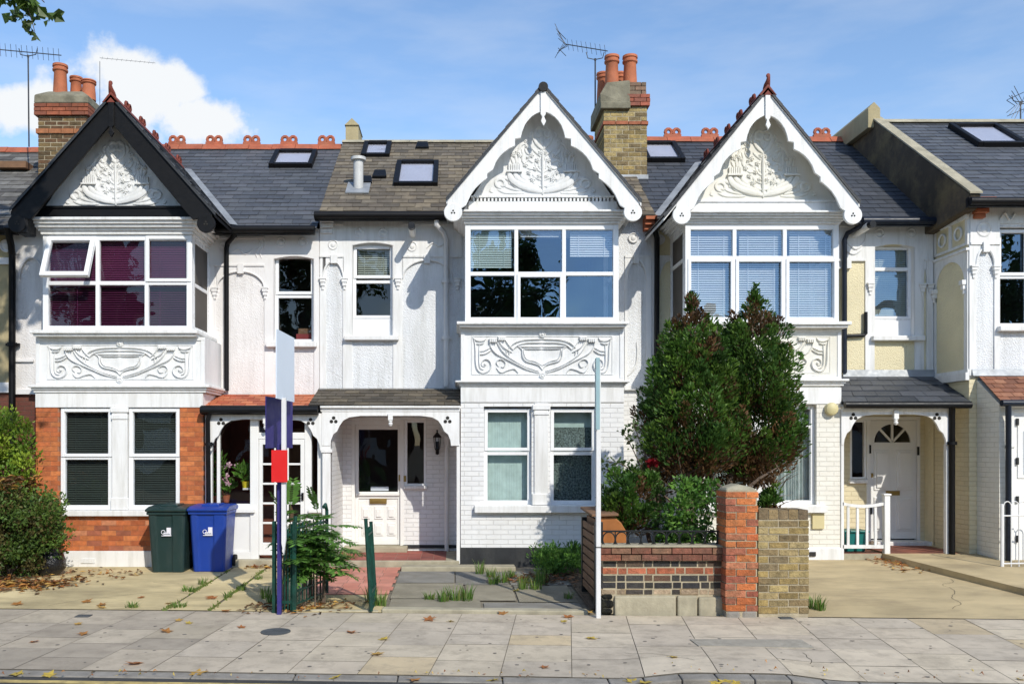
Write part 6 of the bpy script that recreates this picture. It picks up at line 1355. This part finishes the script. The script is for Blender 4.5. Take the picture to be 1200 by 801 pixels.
shrub('ivy_shrub', 'bright green broad leaved climber behind the iron railing', 'shrub', (X(775, 11), X(850, 11), 10.65, 11.3, .35, Z(566, 11)), 46, .15, 55, .062, [(.09, .21, .03), (.13, .26, .04), (.07, .16, .025)], 1.4, .1)
shrub('weed_clump', 'tall green weeds at the foot of the black plinth beside the chest', 'weeds', (X(628, 13.3), X(684, 13.3), 12.9, 13.6, .0, Z(643, 13.3)), 60, .11, 55, .06, [(.11, .24, .04), (.15, .30, .05), (.08, .18, .03)], 2.8, .6)
# spiny rose
t = thing('rose_bush', 'straggly rose with one dark red flower against the white wall', 'rose', (X(757, 11.6), 11.6, 0)); k = MB(); lf = []; Yr = 11.6
for pts in ([(768, 610), (758, 570), (742, 530), (725, 505)], [(768, 610), (752, 565), (730, 545), (707, 540)], [(768, 610), (762, 560), (752, 520), (742, 498)], [(768, 610), (765, 570), (764, 545)], [(760, 580), (735, 560), (716, 552), (703, 548)], [(768, 610), (770, 560), (757, 530)]):
    P = smooth([(X(u, Yr) + R.uniform(-.03, .03), Yr + R.uniform(-.2, .2), Z(v, Yr)) for u, v in pts], 6); k.tube(P, [.012 * (1 - .7 * i / len(P)) for i in range(len(P))], 5)
    for p in P[5:]:
        if R.random() < .8: lf.append((p[0] + R.uniform(-.05, .05), p[1], p[2] + R.uniform(-.04, .06), .05))
k.build('stems', 'bark', t); leaf_cloud(lf, 5, .065, [(.06, .11, .03), (.09, .13, .04)], 1.6, .1, .4).build('foliage', 'leaf', t, recalc=False)
k = leaf_cloud([(X(764, 11.5), 11.5, Z(543, 11.5), .045)], 60, .06, [(.35, .008, .02), (.25, .004, .012)], 1.2, .2, .4); k.build('flower', 'petal', t, recalc=False)
# pinnate suckers through the gate
t = thing('leafy_suckers', 'fern like leafy shoots growing through the green gate', 'plant', (X(360, 11), 11.0, -.08)); k = MB(); st = MB(); pal = [(.10, .23, .04), (.13, .28, .05), (.08, .18, .035)]
for i in range(22):
    bx = X(R.uniform(332, 382), 11); by = R.uniform(10.7, 11.5); hgt = R.uniform(.35, 1.0); tip = Vector((bx + R.uniform(-.1, .1), by + R.uniform(-.1, .1), hgt)); st.tube([(bx, by, -.1), (bx, by, hgt * .5), tip], [.011, .009, .004], 5)
    for j in range(6):
        a = R.uniform(0, 6.28); q = tip - Vector((0, 0, R.uniform(0, .5) * hgt)); ca = math.cos(a) * .9; ca = abs(ca) * .8 if bx < X(350, 11) else ca; frond(k, q, (ca, math.sin(a) * .7, R.uniform(.25, .8)), R.uniform(.3, .5), 1.1, 11, .15, pal)
for u, v, dx, dz, L in ((383, 618, 1, .35, .42), (384, 640, 1, .1, .46), (345, 662, 1, .25, .85), (340, 595, .1, 1, .35), (372, 600, -.2, 1, .3), (382, 665, 1, .0, .4), (350, 625, .6, .6, .5), (336, 612, -.3, .9, .4)):
    frond(k, (X(u, 10.75), 10.75, Z(v, 10.75)), (dx, -.15, dz), L, .55, 13, .13, pal)
k.build('foliage', 'leaf', t, recalc=False); st.build('stems', 'bark', t)
# tufts
GRS = [(.10, .22, .03), (.14, .25, .05), (.20, .24, .07), (.08, .17, .03)]
tuft = None; spots = [(222, 692, 1.2, .45), (155, 711, .9, .4), (210, 711, 1.0, .4), (237, 684, .7, .6), (268, 699, .8, .5), (284, 691, .7, .5), (303, 678, .7, .4), (436, 706, 1.1, 1.4), (445, 709, .9, 1.1), (401, 662, 1.7, 1.5), (410, 660, 1.6, 1.2), (394, 658, 1.2, 1.3), (520, 704, 1.0, 1), (532, 703, 1.0, 1.1), (546, 703, 1.1, 1.2), (503, 702, .8, .6), (563, 672, .9, 1.3), (578, 684, .9, 1), (590, 682, 1, 1.2), (613, 690, .8, 1.3), (634, 684, 1.1, 1.5), (628, 690, 1, 1), (952, 712, .9, 1), (960, 714, .9, .9), (1168, 660, 1.3, .6), (1178, 663, 1.2, .6), (1160, 657, .9, .6), (905, 706, .5, .4), (666, 701, .7, .6), (600, 676, .8, .7), (320, 706, 1, 1), (310, 700, .9, .9), (575, 676, .8, .9), (890, 780, .01, .01)]
def ground_at(u, v):
    y = 11.0
    for _ in range(30): x = X(u, y); y = max(7, min(15, (H - gz(x, y)) * F / (v - 522)))
    return X(u, y), y
def where(u):
    return 'on the left drive' if u < 300 else 'beside the red path' if u < 460 else 'on the grey garden paving' if u < 700 else 'by the yellow pier' if u < 1000 else 'along the raised path at the right'
for i, (u, v, sx, sz) in enumerate(spots[:-1]):
    x, y = ground_at(u, v)
    if tuft is None: tuft = grass_tuft('grass_tuft', .17, 46, GRS).build('grass_tuft', 'leaf', recalc=False); o = tuft
    else: o = tuft.copy(); COL.objects.link(o)
    o.location = (x, y, gz(x, y)); o.rotation_euler = (0, 0, R.uniform(0, 6)); o.scale = (sx, sx, sz); tag(o, 'tuft of bright green grass ' + where(u), 'grass', 'grass tufts growing ' + where(u))
# moss lines in the drive joints
mm = MB(); mm.hascol = True
for xx in (-3.4, -2.88):
    for i in range(420):
        y = R.uniform(10.6, 13.6); 
        if math.sin(y * 4 + xx) < -.1 and R.random() < .85: continue
        x = xx + R.gauss(0, .018); c = pick([(.13, .20, .04), (.20, .22, .07)], .2); h = R.uniform(.01, .035); z = gz(x, y); mm.face([(x - .012, y, z - .005), (x + .012, y + .01, z - .005), (x + R.uniform(-.02, .02), y, z + h)], c)
tag(mm.build('moss', 'leaf', recalc=False), 'thin lines of moss in the joints of the left drive', 'moss', kind='stuff')
# fallen leaves
def leaf_mesh(L, pal, name='fallen_leaf'):
    mb = MB(); c = pick(pal, .15); n = 10; pts = []
    for i in range(n):
        a = 2 * math.pi * i / n; r = L * (.5 if i % 2 else .27) * R.uniform(.8, 1.15); pts.append((r * math.cos(a), r * math.sin(a), .006 + R.uniform(0, .25) * r))
    ctr = mb.vert((0, 0, .008)); idx = [mb.vert(p) for p in pts]
    for i in range(n): mb.addf((ctr, idx[i], idx[(i + 1) % n]), shade(c, R.uniform(.85, 1.15)))
    mb.tube([(0, 0, .008), (L * .6, .01, .004)], .002, 4, shade(c, .7)); return mb.build(name, 'petal', recalc=False)
LP = [(.42, .19, .05), (.34, .13, .04), (.46, .28, .07), (.26, .11, .045)]; LY = [(.52, .38, .07), (.55, .42, .12)]
protos = [leaf_mesh(.15, LP) for _ in range(3)] + [leaf_mesh(.13, LY) for _ in range(2)]
lspots = [(92, 731, 1), (97, 743, 0), (40, 752, 2), (209, 727, 1), (221, 730, 4), (195, 740, 0), (283, 735, 2), (265, 716, 0), (529, 728, 4), (449, 749, 3), (441, 767, 1), (412, 741, 2), (589, 719, 0), (666, 723, 2), (638, 782, 2), (57, 789, 4), (231, 787, 1), (485, 795, 0), (692, 748, 3), (661, 728, 3), (119, 709, 0), (197, 707, 1), (248, 701, 2), (102, 705, 0), (166, 700, 2), (690, 718, 1), (120, 712, 1), (365, 714, 1), (375, 712, 4), (605, 692, 4), (503, 726, 2), (850, 797, 4), (862, 799, 3), (838, 799, 4), (742, 797, 3), (756, 798, 4), (583, 794, 4), (577, 795, 3), (1196, 796, 4), (27, 690, 1), (158, 778, 2), (1050, 660, 1), (1060, 668, 0), (690, 652, 1), (20, 788, 3), (391, 792, 4), (790, 770, 4), (20, 708, 0)]
used = set()
for i, (u, v, j) in enumerate(lspots):
    x, y = ground_at(u, v); o = protos[j]
    if j in used: o = o.copy(); COL.objects.link(o)
    used.add(j); zz = gz(x, y) if y > yk(x) else gz(x, yk(x)) - .02
    o.location = (x, y, zz + .002); o.rotation_euler = (R.uniform(-.2, .2), R.uniform(-.2, .2), R.uniform(0, 6)); s = R.uniform(.7, 1.25); o.scale = (s, s, s)
    kind = 'brown' if j < 3 else 'yellow'; wl = 'on the pavement' if y < yw(x) else 'on the front drives'
    tag(o, f'{kind} fallen tree leaf lying {wl}', 'leaf', f'{kind} fallen leaves {wl}')
lm = MB(); lm.hascol = True
def litter(n, fn, pal, size=.07):
    for _ in range(n):
        x, y = fn(); z = gz(x, y) + abs(R.gauss(0, .02)); a = R.uniform(0, 6.28); L = size * R.uniform(.5, 1.2); w = L * .4; c = pick(pal, .3); dz = R.uniform(0, .04); ca, sa = math.cos(a), math.sin(a)
        lm.face([(x - ca * L, y - sa * L, z + .004), (x + sa * w, y - ca * w, z + dz), (x + ca * L, y + sa * L, z + .006), (x - sa * w, y + ca * w, z + dz * .6)], c)
litter(1300, lambda: (R.triangular(-7.4, -5.0, -7.0), R.gauss(12.35, .28)), LP + BR); litter(120, lambda: (R.uniform(-6.2, -4.6), R.gauss(13.2, .3)), LP + BR, .05); litter(260, lambda: (R.gauss(1.25, .28), R.gauss(12.75, .22)), BR + [(.22, .08, .03)], .06)
litter(120, lambda: (R.gauss(-1.7, .25), R.gauss(10.75, .18)), LP + BR, .05); litter(140, lambda: (R.uniform(6.3, 7.0), R.gauss(13.6, .35)), LP, .05); litter(80, lambda: (R.gauss(-2.2, .15), R.gauss(10.7, .15)), BR, .05); litter(90, lambda: (R.uniform(-3.2, -2.2), R.gauss(13.85, .06)), LP, .05); litter(130, lambda: (R.uniform(-7, 6), yk(0) - R.uniform(-.05, .12)), LY + LP, .02)
tag(lm.build('leaf_litter', 'petal', recalc=False), 'drifts of dead brown leaves under the hedge and in corners', 'leaf litter', kind='stuff')
k = MB(); k.hascol = True
for _ in range(420):
    x, y = R.uniform(-7.4, -6.1), R.uniform(12.5, 13.6); z = Z(568, 13) + R.uniform(-.1, .12); a = R.uniform(0, 6.28); L = .06; c = pick(LP + BR, .3); ca, sa = math.cos(a), math.sin(a); k.face([(x - ca * L, y - sa * L, z), (x + sa * L * .5, y - ca * L * .5, z + .03), (x + ca * L, y + sa * L, z), (x - sa * L * .5, y + ca * L * .5, z + .02)], c)
tag(k.build('leaf_litter', 'petal', recalc=False), 'dead brown leaves caught on top of the hedge', 'leaf litter', kind='stuff')
# plants in the glazed porch
def pot_plant(label, u, v, y, flowers, pot, hgt):
    t = thing('pot_plant', label, 'plant', (X(u, y), y, Z(v, y)), 'plants in the glazed porch'); x, z = X(u, y), Z(v, y)
    k = MB(); k.lathe(x, y, [(.045, z), (.065, z + .11), (.07, z + .115), (.06, z + .11)], 14); k.build('pot', pot, t)
    leaf_cloud([(x + R.uniform(-.08, .08), y, z + .12 + R.uniform(0, hgt), .08) for _ in range(5 if flowers else 9)], 16, .12, [(.10, .24, .03), (.14, .30, .05)], 2.6, .5, .3).build('foliage', 'leaf', t, recalc=False)
    if flowers:
        s = MB(); f = MB(); f.hascol = True
        for du, dv in flowers:
            fx, fz = X(u + du, y), Z(v + dv, y); s.tube([(x, y, z + .1), ((x + fx) / 2, y, (z + fz) / 2 + .06), (fx, y - .03, fz)], .005, 5)
            for a in range(5): q = a * 1.257; f.face([(fx, y - .045, fz), (fx + .04 * math.cos(q - .5), y - .04, fz + .04 * math.sin(q - .5)), (fx + .055 * math.cos(q), y - .03, fz + .055 * math.sin(q)), (fx + .04 * math.cos(q + .5), y - .04, fz + .04 * math.sin(q + .5))], pick([(.75, .40, .55), (.80, .55, .65)], .1))
        s.build('stem', 'bark', t); f.build('flower', 'petal', t, recalc=False)
pot_plant('pink flowered orchid behind the porch glass', 265, 588, 14.5, [(-2, -40), (4, -44), (-1, -26), (3, -22), (13, -42), (1, -31)], 'terracotta', .15)
pot_plant('tall leafy green climber behind the left edge of the porch glass', 253, 589, 14.35, None, 'terracotta', .55)
pot_plant('small green plant in a yellow pot on the porch shelf', 288, 572, 14.35, None, 'potyellow', .22)

# ================================================================ STREET TREES
R.seed(40)
def street_tree(label, x, y, h, crown, n, per, size, limbs, pal, group=None):
    t = thing('street_tree', label, 'tree', (x, y, -.2), group); cl = []
    cx, cy, cz, rx, ry_, rz = crown
    while len(cl) < n:
        d = Vector((R.gauss(0, 1), R.gauss(0, 1), R.gauss(0, 1))).normalized() * (R.random() ** .4); cl.append((cx + d.x * rx, cy + d.y * ry_, cz + d.z * rz, R.uniform(.3, .55)))
    return t, cl
t, cl = street_tree('plane tree overhanging the top left corner of the view', -7.6, 8.6, 9, (-5.75, 8.9, 9.0, 1.85, 1.5, 2.1), 44, 30, .17, 0, GR)
cl = [c for c in cl if not (c[2] - c[3] < 6.55 and c[0] > -5.2)]
mb = leaf_cloud(cl, 30, .2, [(.06, .12, .02), (.08, .15, .03), (.05, .09, .02)], 1.25, -.1, .3)
tw = [(X(u, 9), 9 + R.uniform(-.3, .3), Z(v, 9), .07) for u, v in ((2, 1), (8, 3), (15, 8), (22, 4), (29, 2), (37, 1), (43, 2), (19, 11), (12, 1), (26, -2), (35, -3), (4, -2))]
mb2 = leaf_cloud(tw, 7, .12, [(.07, .13, .02), (.09, .15, .03)], 1.25, -.2, .3); hang = [(X(u, 9), 9, Z(v, 9), .012) for u, v in ((24, 18), (28, 21), (33, 20), (31, 28), (36, 32), (40, 27), (38, 37), (42, 40), (35, 30), (40, 36))]
mb3 = leaf_cloud(hang, 2, .07, [(.06, .09, .02)], 1.4, -.3, .3)
for q in (mb2, mb3):
    o = len(mb.v); mb.v += q.v; mb.f += [tuple(i + o for i in f) for f in q.f]; mb.c += q.c
mb.build('crown', 'leaf', t, recalc=False)
k = MB(); k.tube([(-7.6, 8.6, -.25), (-7.55, 8.6, 2), (-7.4, 8.65, 4.5), (-6.9, 8.75, 7), (-6.3, 8.9, 9.5)], [.26, .2, .17, .12, .04], 12)
for a in range(12):
    c = cl[a * 3 % len(cl)]; k.tube([(-7.2 + .02 * a, 8.7, 5.2 + .25 * a), ((-7 + c[0]) / 2, (8.8 + c[1]) / 2, (6 + c[2]) / 2 + .4), c[:3]], [.07, .04, .012], 7)
k.tube([(-6.9, 8.75, 7), (-5.6, 8.9, 6.9), (X(30, 9), 9, Z(6, 9)), (X(36, 9), 9, Z(20, 9)), (X(41, 9), 9, Z(38, 9))], [.05, .03, .014, .006, .003], 6); k.tube([(-5.6, 8.9, 6.9), (X(20, 9), 9, 6.5), (X(52, 9), 9, Z(3, 9))], [.02, .012, .005], 5)
k.build('trunk', 'bark', t, smooth=True)
for x, y, rx, rz, cz in ((-14.8, -9.0, 3.0, 3.9, 8.8), (-6.0, -8.6, 2.7, 3.9, 8.6), (2.0, -8.5, 2.0, 3.4, 8.2), (12.0, -9.0, 3.2, 2.2, 4.6), (23.5, -8.8, 2.6, 3.6, 8.0)):
    t, cl = street_tree('tall tree across the road seen only in window reflections', x, y, 12, (x, y, cz, rx, 2.6, rz), 70, 40, .4, 0, GR, 'trees across the road')
    leaf_cloud(cl, 60, .26, [(.05, .10, .02), (.07, .12, .025)], 1.4, .1, .4).build('crown', 'leaf', t, recalc=False)
    k = MB(); k.tube([(x, y, -.4), (x + .1, y, 3), (x - .1, y, 6), (x, y, cz + 2)], [.28, .22, .16, .04], 10)
    for a in range(8): c = cl[a * 5]; k.tube([(x, y, 4 + .4 * a), ((x + c[0]) / 2, (y + c[1]) / 2, (5 + c[2]) / 2 + .3), c[:3]], [.08, .05, .015], 6)
    k.build('trunk', 'bark', t, smooth=True)

for i in range(6):
    x = -31 + 11.5 * i; y = -22; h = thing('semi_detached_house', 'brick house across the road seen only in window reflections', 'house', (x, y, -.4), 'houses across the road')
    k = MB(); k.box(x - 5, x + 5, y - 8, y, -.4, 5.4); k.build('wall', 'dkbrick', h)
    k = MB(); k.extrude([(x - 5.3, y + .4, 5.3), (x - 5.3, y - 4, 8.7), (x - 5.3, y - 8.4, 5.3)], (10.6, 0, 0)); r = k.build('roof', 'roofplain', h)
    k = MB(); k.box(x - .6, x + .6, y - 4.6, y - 3.4, 8, 10.1); k.build('chimney', 'dkbrick', r)
    for a in (-3, 3):
        for z in (.8, 3.4): k = MB(); k.box(x + a - .9, x + a + .9, y - .05, y + .04, z, z + 1.5); k.build('window', 'upvc', h)
# ================================================================ LIGHT, SKY, CAMERA
EL, AZ = math.radians(37), math.radians(180 - 25.6)       # azimuth measured clockwise from +Y (away from the viewer)
sd = Vector((math.sin(AZ) * math.cos(EL), math.cos(AZ) * math.cos(EL), math.sin(EL)))
sl = bpy.data.lights.new('sun', 'SUN'); sl.energy = 3.15; sl.angle = math.radians(.53); sl.color = (1, .94, .83)
so = bpy.data.objects.new('sun', sl); COL.objects.link(so); so.rotation_euler = sd.to_track_quat('Z', 'Y').to_euler(); so.location = sd * 60
W = bpy.data.worlds.new('World'); SC.world = W; W.use_nodes = True; n = W.node_tree.nodes; l = W.node_tree.links
bg = n['Background']; bg.inputs[1].default_value = .15
sky = n.new('ShaderNodeTexSky'); sky.sky_type = 'NISHITA'; sky.sun_disc = False; sky.sun_elevation = EL; sky.sun_rotation = AZ; sky.air_density = 1.0; sky.dust_density = .25; sky.ozone_density = 2.2; sky.altitude = 50
tc = n.new('ShaderNodeTexCoord'); D = tc.outputs['Generated']
def vm(op, a, b):
    x = n.new('ShaderNodeVectorMath'); x.operation = op
    l.new(a, x.inputs[0]); 
    if b is not None: x.inputs[1].default_value = b
    return x
def ma(op, a, b):
    x = n.new('ShaderNodeMath'); x.operation = op
    for i, q in enumerate((a, b)):
        if hasattr(q, 'is_output'): l.new(q, x.inputs[i])
        else: x.inputs[i].default_value = q
    return x.outputs[0]
nz = n.new('ShaderNodeTexNoise'); nz.inputs['Scale'].default_value = 9; nz.inputs['Detail'].default_value = 8; nz.inputs['Roughness'].default_value = .6; l.new(D, nz.inputs[0])
mask = None
for u, v, a, b in ((175, 105, 80, 52), (232, 140, 66, 34), (110, 150, 90, 40), (205, 100, 48, 40), (30, 130, 70, 40), (-200, 60, 200, 80), (1500, 60, 180, 60), (700, 900, 10, 10)):
    d0 = Vector((u - U0, F, V0 - v)).normalized(); s = 1 / math.sqrt((u - U0) ** 2 + F * F + (V0 - v) ** 2)
    q = vm('SUBTRACT', D, tuple(d0)); q = vm('MULTIPLY', q.outputs[0], (1 / (a * s), .5 / (a * s), 1 / (b * s))); q = vm('LENGTH', q.outputs[0], None)
    m1 = ma('SUBTRACT', 1, q.outputs['Value']); mask = m1 if mask is None else ma('MAXIMUM', mask, m1)
f = ma('ADD', mask, ma('MULTIPLY', ma('SUBTRACT', nz.outputs['Fac'], .5), 2.8))
mr = n.new('ShaderNodeMapRange'); mr.interpolation_type = 'SMOOTHSTEP'; l.new(f, mr.inputs[0]); mr.inputs[1].default_value = -.02; mr.inputs[2].default_value = .38
mp = n.new('ShaderNodeMapping'); l.new(D, mp.inputs[0]); mp.inputs['Rotation'].default_value = (0, math.radians(-22), 0); mp.inputs['Scale'].default_value = (3, 3, 12)
n2 = n.new('ShaderNodeTexNoise'); n2.inputs['Scale'].default_value = 1.6; n2.inputs['Detail'].default_value = 6; n2.inputs['Roughness'].default_value = .55; l.new(mp.outputs[0], n2.inputs[0])
ci = n.new('ShaderNodeMapRange'); l.new(n2.outputs['Fac'], ci.inputs[0]); ci.inputs[1].default_value = .42; ci.inputs[2].default_value = .75; ci.inputs[3].default_value = 0; ci.inputs[4].default_value = .24
fac = ma('MAXIMUM', mr.outputs[0], ci.outputs[0])
hs = n.new('ShaderNodeHueSaturation'); hs.inputs['Saturation'].default_value = 1.04; hs.inputs['Value'].default_value = 1.14; l.new(sky.outputs[0], hs.inputs['Color'])
mx = n.new('ShaderNodeMix'); mx.data_type = 'RGBA'; l.new(fac, mx.inputs[0]); l.new(hs.outputs[0], mx.inputs[6]); mx.inputs[7].default_value = (5.0, 5.15, 5.3, 1)
l.new(mx.outputs[2], bg.inputs[0])
cam = bpy.data.cameras.new('camera'); cam.sensor_width = 36; cam.lens = 36 * F / 1200; cam.shift_x = (600 - U0) / 1200; cam.shift_y = (V0 - 400.5) / 1200; cam.clip_end = 2000
co = bpy.data.objects.new('camera', cam); COL.objects.link(co); co.location = (0, 0, H); co.rotation_euler = (math.pi / 2, 0, 0); SC.camera = co
vs = SC.view_settings; vs.view_transform = 'Standard'; vs.look = 'None'; vs.exposure = .3; vs.gamma = 1
SC.cycles.max_bounces = 8; SC.cycles.transparent_max_bounces = 12
